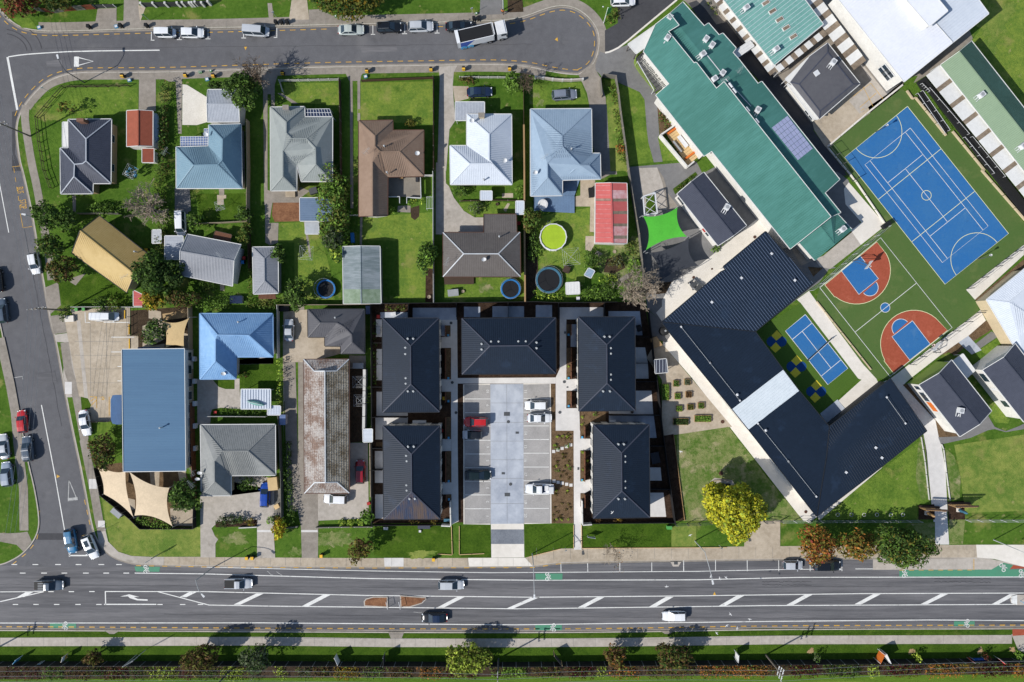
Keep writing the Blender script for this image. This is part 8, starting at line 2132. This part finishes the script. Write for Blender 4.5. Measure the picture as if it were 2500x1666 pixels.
def pergola_glass(label,pts,z,nx,ny,fm,pm):
 w=[W(p,z)for p in pts]
 c=sum(w,Vector())/4
 t=thing('pergola',label,'pergola',(c.x,c.y,0))
 a,b,c_,d=w
 pt=lambda u,v:a.lerp(b,u).lerp(d.lerp(c_,u),v)
 for i in range(nx+1):
  beam('rafter',pt(i/nx,0),pt(i/nx,1),.07,.1,fm,t)
 for j in range(ny+1):
  beam('purlin',pt(0,j/ny)+Vector((0,0,.03)),pt(1,j/ny)+Vector((0,0,.03)),.07,.06,fm,t)
 for i in range(nx):
  for j in range(ny):
   P=[pt((i+.08)/nx,(j+.08)/ny),pt((i+.92)/nx,(j+.08)/ny),pt((i+.92)/nx,(j+.92)/ny),pt((i+.08)/nx,(j+.92)/ny)]
   V,F=prism(P,z-.03,z)
   mk('pane',V,F,pm,t)
 for p in w:
  bar('post',(p.x,p.y,z/2),(.1,.1,z),fm,t)
pergola_glass('glazed white framed pergola of the steel blue house',q(400,0,'152,1248 408,1245 408,1335 152,1337'),2.5,11,4,'metal_white','glass_roof')
pergola_glass('narrow glazed strip beside the larger glazed pergola',q(400,0,'368,1176 408,1174 408,1244 368,1245'),2.5,2,3,'metal_white','glass_roof')
pergola_glass('dark glazed veranda of the grey green house',q(400,0,'1287,996 1510,994 1536,1064 1287,1062'),2.6,9,2,'metal_white','solar_dark')
pergola_glass('white framed open structure in the school yard',q(1200,400,'1395,285 1490,265 1512,450 1395,465'),2.6,1,2,'metal_white','glass')if False else None
os_=thing('braced_frame','white cross braced open frame in the school yard','climbing gym',W(q(1200,400,'1450,365')[0]))
w=[W(p,2.4)for p in q(1200,400,'1382,300 1490,262 1512,455 1395,468')]
for i in range(4):
 beam('top_beam',w[i],w[(i+1)%4],.22,.14,'metal_white',os_)
 bar('post',(w[i].x,w[i].y,1.2),(.14,.14,2.4),'metal_white',os_)
m0,m1=w[0].lerp(w[3],.5),w[1].lerp(w[2],.5)
for a,b in((w[0],m1),(w[1],m0),(m0,w[2]),(m1,w[3])):
 beam('brace',a,b,.08,.08,'metal_white',os_)
sheet('lawn',q(1200,400,'1410,300 1480,285 1495,440 1410,450'),'lawn_deep',5)
VB=[(60,740,125,885,'leaf_bright','long upright raised bed full of bright lettuces'),(165,708,215,762,'leaf_mid','square raised bed top left of the grid'),(265,695,320,748,'leaf_grey','square raised bed with grey green plants at the top right'),(178,822,230,878,'leaf_bright','square raised bed left in the second row'),(278,810,330,862,'leaf_rust','square raised bed with brown plants in the second row'),(193,938,245,990,'leaf_bright','square raised bed left in the third row'),(293,925,348,975,'leaf_olive','square raised bed middle in the third row'),(390,910,445,963,'leaf_mid','square raised bed right in the third row'),(165,1052,300,1112,'leaf_dark','long raised bed with blue green cabbages at the bottom left'),(360,1025,508,1085,'leaf_bright','long raised bed at the bottom right')]
for x0,y0,x1,y1,m,lb in VB:
 w=[W(p,.4)for p in box4(1600,740,x0,y0,x1,y1)]
 c=sum(w,Vector())/4
 t=thing('raised_bed',lb,'planter',(c.x,c.y,0))
 for i in range(4):
  a,b=w[i].copy(),w[(i+1)%4].copy()
  a.z=b.z=.22
  beam('side_board',a,b,.07,.42,'timber',t)
 V,F=prism(inset(w,.06),.05,.33)
 mk('soil',V,F,'soil',t)
 rng=np.random.default_rng(int(x0+y0))
 C,R=[],[]
 nx,ny=max(2,int(abs(w[1].x-w[0].x)/.45)),max(2,int(abs(w[2].y-w[1].y)/.45))
 for i in range(nx):
  for j in range(ny):
   C.append((w[0].x+(w[1].x-w[0].x)*(i+.5)/nx,w[1].y+(w[2].y-w[1].y)*(j+.5)/ny,.42))
   R.append((.32,.32,.2))
 leaf_object('plants',leaves_mesh(C,R,700,.11,rng),[m],t,rng)
flat_roof('shelter','small steel blue roofed shelter by the vegetable beds','shelter',q(1600,740,'-8,520 100,510 112,632 0,642'),2.3,'roof_slate',None,.6,1.57,posts='metal_grey',ribmat='roof_white')
tag(mk('tool_shed',*prism([W(p,1.2)for p in q(1200,740,'1455,325 1505,305 1560,385 1475,418')],0,1.2),'timber'),'brown timber box by the navy school roof','box')
tk_=W(q(1200,740,'1575,255')[0],1.0)
wt=thing('water_tank','round black water tank at the tip of the navy roof','tank',(tk_.x,tk_.y,0))
mk('shell',*lathe((tk_.x,tk_.y,0),[(.85,0),(.85,1.7),(.6,1.95),(0,2.05)],20),'plastic_black',wt)
mk('lid',*lathe((tk_.x,tk_.y,2.0),[(.2,0),(.2,.1),(0,.12)],10),'metal_grey',wt)
for i,(x,y,lb)in enumerate(((345,1100,'upper dark picnic table on the pale school yard'),(385,1130,'lower dark picnic table on the pale school yard'))):
 w=W(q(1600,400,'%d,%d'%(x,y))[0])
 t=thing('picnic_table',lb,'table',w,None,math.radians(35+20*i))
 for k in range(4):
  mk('top_slat',*boxm((0,-.3+.2*k,.74),(1.7,.16,.05)),'metal_dark',t,local=True)
 for s in(-1,1):
  mk('seat',*boxm((0,s*.75,.45),(1.7,.28,.05)),'metal_dark',t,local=True)
  mk('leg',*boxm((s*.6,0,.36),(.08,1.5,.7)),'metal_grey',t,local=True)
def hoop(label,base,ang,arm,h,board_=True,ring=.23,m='metal_dark'):
 b=W(base)
 t=thing('goal_hoop',label,'hoop',b,None,ang)
 mk('pole',*tube([(0,0,0),(0,0,h*.75),(arm*.5,0,h),(arm,0,h)],.08,6),m,t,local=True)
 if board_:
  mk('backboard',*boxm((arm,0,h+.2),(.06,1.8,1.05)),'plastic_white',t,local=True)
  mk('strut',*tube([(0,.3,h*.4),(arm,.3,h)],.04,5),m,t,local=True)
  mk('strut',*tube([(0,-.3,h*.4),(arm,-.3,h)],.04,5),m,t,local=True)
 rg=[(arm+.45+ring*math.cos(a*math.pi/8),ring*math.sin(a*math.pi/8),h)for a in range(17)]
 mk('ring',*tube(rg,.025,5,False),'plastic_orange' if board_ else 'metal_white',t,local=True)
 mk('net',*lathe((arm+.45,0,h-.42),[(ring*.6,0),(ring,.4)],10),'plastic_white',t,local=True)
hoop('basketball hoop at the upper end of the basketball court',q(2000,400,'300,890')[0],math.radians(-35),1.8,3.05)
hoop('basketball hoop at the lower end of the basketball court',q(2000,740,'1040,450')[0],math.radians(142),1.8,3.05)
hoop('netball hoop at the upper end of the blue court',q(2000,0,'515,1205')[0],math.radians(35),.25,3.0,False,.2)
hoop('netball hoop at the lower end of the blue court',q(2000,400,'1440,870')[0],math.radians(35),.25,3.0,False,.2)
tn=thing('tennis_net','dark net across the mini tennis court','net',W(q(1600,740,'1490,425')[0]))
p0,p1=W(q(1600,740,'1378,525')[0]),W(q(1600,740,'1600,322')[0])
beam('net',p0+Vector((0,0,.45)),p1+Vector((0,0,.45)),.03,.8,'sail_dark',tn)
beam('tape',p0+Vector((0,0,.9)),p1+Vector((0,0,.9)),.07,.08,'plastic_white',tn)
for p in(p0,p1):
 bar('post',p+Vector((0,0,.5)),(.1,.1,1.0),'metal_dark',tn)
sk=thing('scoreboard','black box on a stand at the corner of the courts','box',W(q(2000,400,'615,575')[0]))
bar('cabinet',W(q(2000,400,'610,560')[0],1.0),(1.6,.8,.9),'plastic_black',sk,math.radians(35))
bar('stand',W(q(2000,400,'612,562')[0],.25),(1.2,.6,.5),'metal_grey',sk,math.radians(35))
for lb,x0,y0,x1,y1,cx,cy,m in(('left half of the timber entrance gateway at the school path',900,655,1090,665,965,715,'timber'),('right half of the timber entrance gateway at the school path',1165,630,1370,628,1260,690,'deck_blue')):
 a,b=W(q(2000,1060,'%d,%d'%(x0,y0))[0]),W(q(2000,1060,'%d,%d'%(x1,y1))[0])
 t=thing('gateway',lb,'gateway',a.lerp(b,.5))
 beam('lintel',a+Vector((0,0,2.6)),b+Vector((0,0,2.6)),.25,.25,'timber_dark',t)
 for k in range(9):
  p=a.lerp(b,(k+.5)/9)
  bar('batten',p+Vector((0,-.25,1.3)),(.22,.12,2.3),'timber',t)
 beam('base_wall',a+Vector((0,0,.2)),b+Vector((0,0,.2)),.3,.4,'timber_dark',t)
for lb,x,y,m in(('teal and white carved figure beside the school path',1265,690,'tramp_teal'),('golden carved figure on a white plinth beside the school path',975,718,'timber')):
 b=W(q(2000,1060,'%d,%d'%(x,y))[0])
 t=thing('carved_figure',lb,'sculpture',b)
 bar('plinth',b+Vector((0,0,.2)),(.7,.7,.4),'concrete_pale',t)
 mk('carving',*tube([b+Vector((0,0,.4)),b+Vector((.05,0,.9)),b+Vector((.1,0,1.5)),b+Vector((.1,-.05,1.9)),b+Vector((.12,-.1,2.3)),b+Vector((.15,-.1,2.6))],[.25,.32,.22,.3,.2,.05],8),m,t,smooth=True)
for i,x in enumerate((168,292,408,525,651,762)):
 b=W(q(2000,1060,'%d,735'%x)[0])
 V,F=tube([b+Vector((.32*math.cos(a*.45),.32*math.sin(a*.45),.06))for a in range(15)],.05,5,False)
 tag(mk('tree_ring',V,F,'concrete_new'),'pale ring set in the lawn, %s from the left under the tree shade'%('first','second','third','fourth','fifth','sixth')[i],'ring','rings in the school front lawn')
bs=W(q(1600,1060,'620,458')[0])
tag(bar('bench',(bs.x,bs.y,.35),(2.4,.35,.3),'plastic_black'),'black bench beside the yellow tree','bench')
bs=thing('garden_wall','low brick ring edge left of the yellow tree','edging',W(q(1600,1060,'455,540')[0]))
ln=WL(q(1600,1060,'455,650 450,520 530,425 640,415 690,430'))
for a,b in zip(ln[:-1],ln[1:]):
 n=max(1,int((b-a).length/.8))
 for k in range(n):
  beam('brick',a.lerp(b,k/n)+Vector((0,0,.12)),a.lerp(b,(k+.95)/n)+Vector((0,0,.12)),.2,.2,'fence_tan',bs)
def clothesline(label,p,arm=2.0,rot=.4,clothes=False):
 b=W(p,1.8)
 b.z=0
 t=thing('clothes_line',label,'clothes line',b)
 mk('mast',*tube([b,b+Vector((0,0,1.9))],.035,6),'galvanised',t)
 tips=[]
 for i in range(4):
  a=rot+i*math.pi/2
  tip=b+Vector((arm*math.cos(a),arm*math.sin(a),2.05))
  tips.append(tip)
  mk('arm',*tube([b+Vector((0,0,1.7)),tip],.025,5),'galvanised',t)
 V,F=joinm(*[tube([b.lerp(tips[i],f)+Vector((0,0,2.0*(1-f))),b.lerp(tips[(i+1)%4],f)+Vector((0,0,2.0*(1-f)))],.012,3)for i in range(4)for f in(.5,.75,1)])
 mk('lines',V,F,'metal_white',t)
 if clothes:
  g=random.Random(4)
  for i in range(12):
   p0=tips[i%4].lerp(tips[(i+1)%4],g.uniform(.1,.9))
   p0=b+(p0-b)*g.uniform(.5,.98)
   bar('garment',(p0.x,p0.y,1.6),(g.uniform(.3,.7),.06,.7),g.choice(['plastic_white','cloth_dark','plastic_cyan','plastic_red','plastic_white']),t,rot+(i%4)*1.57+2.3)
clothesline('rotary clothes line hung with washing behind the corner house',q(0,400,'1195,75')[0],1.6,.3,True)
clothesline('bare rotary clothes line on the lawn by the slate garage',q(400,400,'1300,815')[0],1.8,.7)
clothesline('large rotary clothes line on the pool lawn',q(1200,400,'725,850')[0],2.2,.9)
clothesline('upper rotary clothes line in the brown tiled house yard',q(400,740,'1775,720')[0],1.5,.8)
clothesline('lower rotary clothes line in the brown tiled house yard',q(400,740,'1785,890')[0],1.5,.75)
clothesline('bare rotary clothes line on the steel blue house back lawn',q(400,400,'515,385')[0],1.2,1.0)
wl=thing('wall_clothes_line','white frame clothes line against the drive fence','clothes line',W(q(800,400,'930,355')[0]))
for i in range(5):
 a,b=W(q(800,400,'%d,303'%(902+i*14))[0],1.7),W(q(800,400,'%d,410'%(902+i*14))[0],1.7)
 beam('bar',a,b,.03,.03,'metal_white',wl)
for y in(303,410):
 a,b=W(q(800,400,'900,%d'%y)[0],1.7),W(q(800,400,'960,%d'%y)[0],1.7)
 beam('frame',a,b,.05,.05,'metal_white',wl)
 bar('post',(a.x,a.y,.85),(.05,.05,1.7),'metal_white',wl)
def dish(label,p,z,s=.45,ang=0.0):
 b=W(p,z)
 t=thing('satellite_dish',label,'satellite dish',b,'satellite dishes on house roofs')
 mk('mast',*tube([b-Vector((0,0,.5)),b+Vector((0,0,.5))],.03,5),'galvanised',t)
 V,F=lathe((0,0,0),[(0,0),(s*.5,.06),(s,.2)],14)
 mt=Matrix.Translation(b+Vector((-.1,.15,.6)))@Matrix.Rotation(math.radians(45),4,Vector((1,.3,0)))
 mk('reflector',[mt@Vector(v)for v in V],F,'metal_white',t,smooth=True)
 mk('feed_arm',*tube([b+Vector((0,.1,.45)),b+Vector((-.3,.45,.9))],.02,4),'metal_grey',t)
for lb,ox,oy,x,y,z in(('white satellite dish at the left edge of the steel blue roof',400,0,400,1238,3.3),('white satellite dish on the right hip of the brown roof',800,0,825,1408,3.4),('white satellite dish low on the white metal roof',800,0,1618,1475,3.4),('white satellite dish near the front of the white metal roof',800,0,1320,1112,3.5),('white satellite dish on the pale blue grey roof wing',1200,400,402,90,3.6),('large white satellite dish on the dark brown roof',800,400,1428,878,4.2),('satellite dish on the lower hip of the sky blue roof',400,740,560,645,3.4),('satellite dish at the left hip of the mid grey roof',400,1060,345,350,3.2),('satellite dish at the gable edge of the mid grey roof',400,1060,325,405,3.0)):
 dish(lb,q(ox,oy,'%d,%d'%(x,y))[0],z)
def aerial(label,p,z,h=2.2,ang=.5):
 b=W(p,z)
 t=thing('tv_aerial',label,'aerial',b,'television aerials on roofs')
 mk('mast',*tube([b-Vector((0,0,.3)),b+Vector((0,0,h))],.025,5),'galvanised',t)
 d=Vector((math.cos(ang),math.sin(ang),0))
 n=Vector((-d.y,d.x,0))
 c=b+Vector((0,0,h-.1))
 mk('boom',*tube([c-d*.8,c+d*.8],.02,4),'galvanised',t)
 for k in range(7):
  e=c+d*(-.75+.25*k)
  mk('element',*tube([e-n*(.5-.04*k),e+n*(.5-.04*k)],.012,4),'galvanised',t)
for lb,ox,oy,x,y,z,a in(('aerial on the brown house roof',800,0,370,1400,4.3,.8),('aerial on the grey green house roof',400,0,1215,1465,4.4,.3),('aerial on the pale blue grey house roof',1200,0,480,1450,4.4,.6),('aerial on the dark brown house roof',800,400,1095,900,3.6,1.2),('aerial on the grey gable house roof',400,400,540,850,4.5,2.2),('aerial on the mustard yellow roof',0,400,1180,1035,4.0,.5),('aerial beside the blue childcare roof',400,1060,290,330,3.6,2.0),('second aerial beside the blue childcare roof',400,1060,280,440,3.6,2.3),('aerial by the school roof ducts',1600,0,610,755,6.3,.4),('second aerial by the school roof ducts',1600,0,750,665,4.9,.9),('aerial at the steel blue house eave',0,0,1545,1400,3.0,1.0)):
 aerial(lb,q(ox,oy,'%d,%d'%(x,y))[0],z,1.8,a)
def flue(label,p,z,h=.9,r=.12,m='galvanised'):
 b=W(p,z)
 tag(mk('flue',*joinm(lathe(b,[(r,-.4),(r,h)],10),lathe(b+Vector((0,0,h)),[(r*1.7,-.02),(r*1.7,.12),(0,.2)],10)),m),label,'flue','roof flues')
for lb,ox,oy,x,y,z in(('steel flue on the brown house roof',800,0,520,1340,4.3),('white flue on the pale blue grey roof',1200,0,727,1365,4.3),('white flue on the dark brown roof',800,400,1565,668,3.6),('white flue on the mustard roof',0,400,1245,805,3.6),('small white flue on the charcoal roof',400,740,1570,135,3.5),('thin flue on the front wing of the brown roof',800,400,545,85,3.9),('thin flue on the white metal roof',800,400,1425,150,3.4),('small flue on the sky blue roof',400,740,690,175,3.6),('thin flue on the blue childcare roof',0,740,1475,1135,4.0)):
 flue(lb,q(ox,oy,'%d,%d'%(x,y))[0],z,.7,.1)
for lb,ox,oy,x,y,z,m in(('pale chimney on the grey green house front eave',400,0,1110,980,3.0,'wall_grey'),('cream chimney at the front eave of the white metal roof',800,0,1402,1050,3.0,'wall_cream')):
 b=W(q(ox,oy,'%d,%d'%(x,y))[0],z+1.2)
 t=thing('chimney_stack',lb,'chimney',(b.x,b.y,0))
 bar('stack',(b.x,b.y,(z+1.2)/2),(1.0,.7,z+1.2),m,t)
 bar('cap',(b.x,b.y,z+1.25),(1.15,.85,.1),'concrete_old',t)
dg=thing('dinghy','upturned pale green dinghy on the ribbed carport roof','boat',W(q(400,740,'840,912')[0],2.4),None,math.radians(-14))
V,F=[],[]
for i in range(9):
 s=-1+i/4
 hw=.42*(1-abs(s)**2.2)+.02
 for j in range(7):
  a=math.pi*j/6
  V.append((s*1.7,hw*math.cos(a),.05+.42*math.sin(a)*(1-.4*s*s)))
for i in range(8):
 for j in range(6):
  F.append((i*7+j,i*7+j+1,(i+1)*7+j+1,(i+1)*7+j))
mk('hull',V,F,'roof_teal',dg,smooth=True,local=True)
mk('keel',*boxm((0,0,.48),(2.6,.05,.06)),'plastic_white',dg,local=True)
def obox(name,lb,cat,ox,oy,x,y,d,m,ang=0.0,z=0.0,top=None):
 b=W(q(ox,oy,'%d,%d'%(x,y))[0],d[2]/2)
 t=thing(name,lb,cat,(b.x,b.y,z),None,ang)
 mk('body',*boxm((0,0,d[2]*.45),(d[0],d[1],d[2]*.9)),m,t,local=True)
 mk('lid',*boxm((0,0,d[2]*.95),(d[0]*1.06,d[1]*1.06,d[2]*.1)),top or m,t,local=True)
 return t
obox('storage_box','bright blue garden storage box beside the brown house path','box',800,400,228,677,(.6,1.8,.6),'plastic_blue',.08)
obox('utility_cabinet','pale grey green cabinet tilted on the corner grass','cabinet',0,1060,1073,715,(2.0,.95,1.2),'metal_grey',math.radians(-40))
obox('utility_cabinet','green utility cabinet by the school front fence','cabinet',1600,1060,125,850,(.9,.6,.9),'plastic_green',0)
obox('utility_cabinet','small white cabinet on the left apartment lawn','cabinet',800,1060,842,885,(.4,.4,.3),'plastic_white',0)
obox('utility_cabinet','grey slab cabinet at the left end of the apartment lawn','cabinet',800,1060,530,860,(.8,.5,.3),'concrete_new',0)
obox('utility_cabinet','dark slatted cabinet against the apartment front fence','cabinet',800,1060,880,842,(2.2,.7,.9),'roof_slate',0)
obox('cable_box','green and white bench box at the left apartment corner wall','bench',800,1060,1090,785,(1.2,.5,.5),'tramp_teal',0)
obox('stacked_timber','pile of cut boards beside the blue parked car','timber pile',400,1060,1030,660,(.9,.8,.4),'timber_new',.5)
obox('covered_trailer','cream tarpaulin covered trailer beside the blue car','trailer',400,1060,1000,450,(1.7,2.3,1.2),'sail_sand',.1)
obox('air_unit','white heat pump box in the brown tiled house yard','heat pump',400,740,1775,572,(1.9,1.0,.9),'metal_white',0,0,'metal_grey')
obox('red_crate','red toy box beside the white front drive','box',800,1060,375,632,(.6,.5,.5),'plastic_red',.3)
obox('spa_cover','dark barbecue beside the red shed','barbecue',1200,400,908,265,(.9,1.7,1.0),'plastic_black',.1)
obox('mower','red mower behind the dark brown house','mower',800,400,1742,545,(.6,.6,.6),'plastic_red',.1)
obox('garden_bench','dark timber garden seat in the trampoline garden','seat',1200,400,683,965,(1.2,1.2,.7),'timber_dark',-.4)
obox('garden_bench','weathered slatted seat below the red shed','seat',1200,400,975,825,(1.2,.8,.5),'timber_grey',-.5)
obox('climbing_bench','timber climbing bench in the messy garden','seat',1200,400,1210,1045,(1.7,.8,.7),'timber_grey',.6)
obox('compost_bin','white compost bin at the back fence','bin',1200,400,788,1230,(.6,.6,.8),'plastic_white',0)
obox('rabbit_hutch','glass topped hutch beside the sky blue house fence','hutch',400,740,1100,55,(1.8,.9,.7),'plastic_black',0)
obox('cold_frame','pale framed cold frame beside the charcoal house','cold frame',800,740,370,65,(.8,1.5,.6),'metal_white',0,0,'glass_roof')
obox('cold_frame','white framed glass house beside the pale shed','cold frame',400,740,1092,1062,(1.1,1.8,1.4),'metal_white',0,0,'glass_roof')
obox('cold_frame','dark glass frame in the hedge above the sky blue house','cold frame',400,400,665,1240,(2.2,1.4,.8),'metal_white',0,0,'solar_dark')
obox('sandpit','blue toddler slide set on the lawn behind the dark brown house','slide',800,400,1145,1178,(1.9,1.2,.8),'plastic_cyan',.1,0,'metal_grey')
obox('patio_chair','red and white chairs on the top left apartment patio','chair',800,740,462,125,(.5,.6,.6),'flag_red',0)
obox('patio_chair','grey chairs on the patio below the pink one','chair',800,740,465,250,(.7,1.4,.6),'metal_grey',0)
obox('patio_table','white table on the top left apartment patio','table',800,740,600,100,(.9,.6,.7),'plastic_white',.1)
obox('deck_lounge','covered furniture on the grey rear deck','furniture',800,400,820,145,(.5,1.1,.6),'cloth_dark',0,.6)
obox('deck_box','tan box on the grey rear deck','box',800,400,675,132,(.7,.5,.4),'timber',0,.6)
obox('toy_cart','red cart on the brown house drive side','cart',400,740,470,998,(.6,.5,.4),'plastic_red',0)
obox('patio_set','dark outdoor seat on the rear paving of the grey green house','seat',400,400,1365,250,(1.4,1.1,.8),'metal_dark',.3)
obox('heat_pump','pair of white heat pumps above the lower left apartments','heat pump',800,740,838,1082,(2.4,.5,.8),'metal_white',0)
obox('heat_pump','white heat pump above the lower right apartments','heat pump',1200,740,1105,1075,(1.0,.4,.7),'metal_white',0)
obox('junk_pile','household items in the lowest right courtyard','clutter',1200,740,1490,1410,(1.5,2.0,.8),'trim_brown',.2,0,'cloth_dark')
obox('water_barrel','dark round rubbish tub in the upper right courtyard','tub',1200,740,1345,230,(.8,1.2,.8),'plastic_black',.3)
obox('step_block','white concrete block at the childcare car park entry','block',0,740,636,145,(1.6,1.1,.5),'concrete_pale',.05)
for i,(x,y,l)in enumerate(((1138,105,1.6),(1177,242,1.9),(1180,372,1.9))):
 b=W(q(0,740,'%d,%d'%(x,y))[0],.1)
 tag(bar('wheel_stop',(b.x,b.y,.1),(.16,l,.18),'plastic_yellow'),'yellow wheel stop in the childcare car park, %s from the top'%('first','second','third')[i],'wheel stop','yellow wheel stops')
for lb,ox,oy,x,y,z,r in(('round cream planter pot on the lawn corner',800,400,927,1215,.4,.35),('round pale planter on the small lawn',800,400,1235,1165,.3,.3),('round brown pot by the slide set',800,400,1545,372,.3,.3),('pale washing bowl on the lawn',1200,400,1120,803,.15,.35),('dark courtyard tub beside the water tank',1200,740,1278,992,.6,.28)):
 b=W(q(ox,oy,'%d,%d'%(x,y))[0])
 tag(mk('planter_pot',*lathe(b,[(r*.8,0),(r,z),(r*.8,z),(r*.75,z*.7),(0,z*.7)],14),'fence_tan' if 'cream' in lb or 'pale' in lb else 'timber_dark'),lb,'pot')
for lb,x,y in(('square street drain in the wide footpath kerb',1680,1178),):
 b=W(q(1200,1060,'%d,%d'%(x,y))[0])
 t=thing('street_drain',lb,'drain',b)
 V,F=prism(WL(q(1200,1060,'1630,1165 1730,1165 1705,1208 1655,1208')),RB,.02)
 mk('apron',V,F,'concrete',t)
 bar('grate',b+Vector((0,0,.03)),(.7,.5,.04),'metal_dark',t)
def gull(label,p,z,ang,s=.34):
 b=W(p,z)
 t=thing('gull',label,'bird',b,'white gulls in flight',ang)
 V,F=tube([(-.26,0,0),(-.14,0,.01),(0,0,.02),(.12,0,.03),(.2,0,.045),(.26,0,.03)],[.015,.055,.07,.055,.042,.006],8)
 for sg in(-1,1):
  o=len(V)
  V+=[(.09,sg*.04,.05),(.14,sg*.24,.12),(.02,sg*.52,.09),(-.03,sg*.50,.085),(-.02,sg*.24,.115),(-.06,sg*.04,.05),(.09,sg*.04,.03),(-.06,sg*.04,.03)]
  F+=[(o,o+1,o+4,o+5),(o+1,o+2,o+3,o+4),(o+6,o+7,o+4,o+1),(o,o+6,o+1),(o+5,o+4,o+7)]
 o=len(V)
 V+=[(-.24,-.015,0),(-.38,-.08,0),(-.38,.08,0),(-.24,.015,0)]
 F+=[(o,o+1,o+2,o+3)]
 bd=mk('body',[(x*s/.5,y*s/.5,zz*s/.5)for x,y,zz in V],F,'feather',t,smooth=True,local=True)
 mk('beak',*tube([(.26*s/.5,0,.03*s/.5),(.33*s/.5,0,.02*s/.5)],[.012,.003],5),'plastic_orange',t,local=True)
G=[(1600,1060,232,160,'gull over the bare school grass beside the apartments'),(1600,1060,318,922,'gull over the grass verge near the yellow tree'),(1600,1060,505,1297,'gull beside the lamp head over the cycle lane'),(1600,1060,587,1315,'left gull of the pair over the cycle lane'),(1600,1060,645,1308,'right gull of the pair over the cycle lane'),(1600,1060,103,1390,'gull over the upper traffic lane'),(1200,1060,1100,714,'gull over the lower right apartment roof')]
for i,(ox,oy,x,y,lb)in enumerate(G):
 gull(lb,q(ox,oy,'%d,%d'%(x,y))[0],11 if i<6 else 14,1.3+i*.7)
for i,(x,y,lb)in enumerate(((1997,220,'gull over the lower lane, first from the left'),(2170,265,'gull over the lower lane, second from the left'),(1965,322,'gull over the lower cycle lane'),(2058,347,'gull over the lower kerb'),(1875,390,'gull over the lower grass strip'))):
 gull(lb,BB(x,y,1240),10,.6+i*.8)
pw_=W(q(800,0,'1597,128')[0])
pr=thing('person','person in an orange vest and dark trousers walking on the top footpath','person',(pw_.x,pw_.y,.02),None,math.radians(250))
def skin_obj(name,joints_,edges,mat_,root):
 me=bpy.data.meshes.new(name)
 me.from_pydata([j[:3]for j in joints_],edges,[])
 me.materials.append(M(mat_))
 o=bpy.data.objects.new(name,me)
 link(o,pr)
 md=o.modifiers.new('skin','SKIN')
 for i,j in enumerate(joints_):
  v=me.skin_vertices[0].data[i]
  v.radius=(j[3],j[4]if len(j)>4 else j[3])
  v.use_root=i==root
 md.use_smooth_shade=True
 o.modifiers.new('sub','SUBSURF').levels=1
 o.modifiers['sub'].render_levels=1
 return o
J=[(0,0,.92,.15,.11),(0,0,1.15,.14,.1),(.02,0,1.4,.16,.1),(.03,0,1.52,.06),(.05,0,1.62,.085),(.05,0,1.72,.08),(.02,.2,1.42,.06),(-.08,.27,1.14,.045),(.06,.3,.92,.035),(.02,-.2,1.42,.06),(.1,-.27,1.14,.045),(.26,-.26,.98,.035),(.02,.1,.88,.085),(.16,.11,.5,.06),(.1,.11,.09,.045),(.24,.11,.04,.04),(0,-.1,.88,.085),(-.06,-.11,.5,.06),(-.28,-.11,.12,.045),(-.16,-.11,.04,.04)]
E=[(0,1),(1,2),(2,3),(3,4),(4,5),(2,6),(6,7),(7,8),(2,9),(9,10),(10,11),(0,12),(12,13),(13,14),(14,15),(0,16),(16,17),(17,18),(18,19)]
skin_obj('body',J,E,'skin',0)
def sub(idx,k,add):
 m_={a:i for i,a in enumerate(idx)}
 return[tuple(J[a][:3])+tuple(r*k+add for r in J[a][3:])for a in idx],[(m_[a],m_[b])for a,b in E if a in m_ and b in m_]
jj,ee=sub([0,1,2,6,7,9,10],1.08,.025)
skin_obj('vest',jj,ee,'hivis',0)
jj,ee=sub([0,12,13,14,16,17,18],1.06,.02)
skin_obj('trousers',jj,ee,'trouser',0)
mk('hair',*lathe((.045,0,1.66),[(.1,-.02),(.115,.05),(.1,.12),(.05,.165),(0,.175)],12),'hair',pr,local=True,smooth=True)
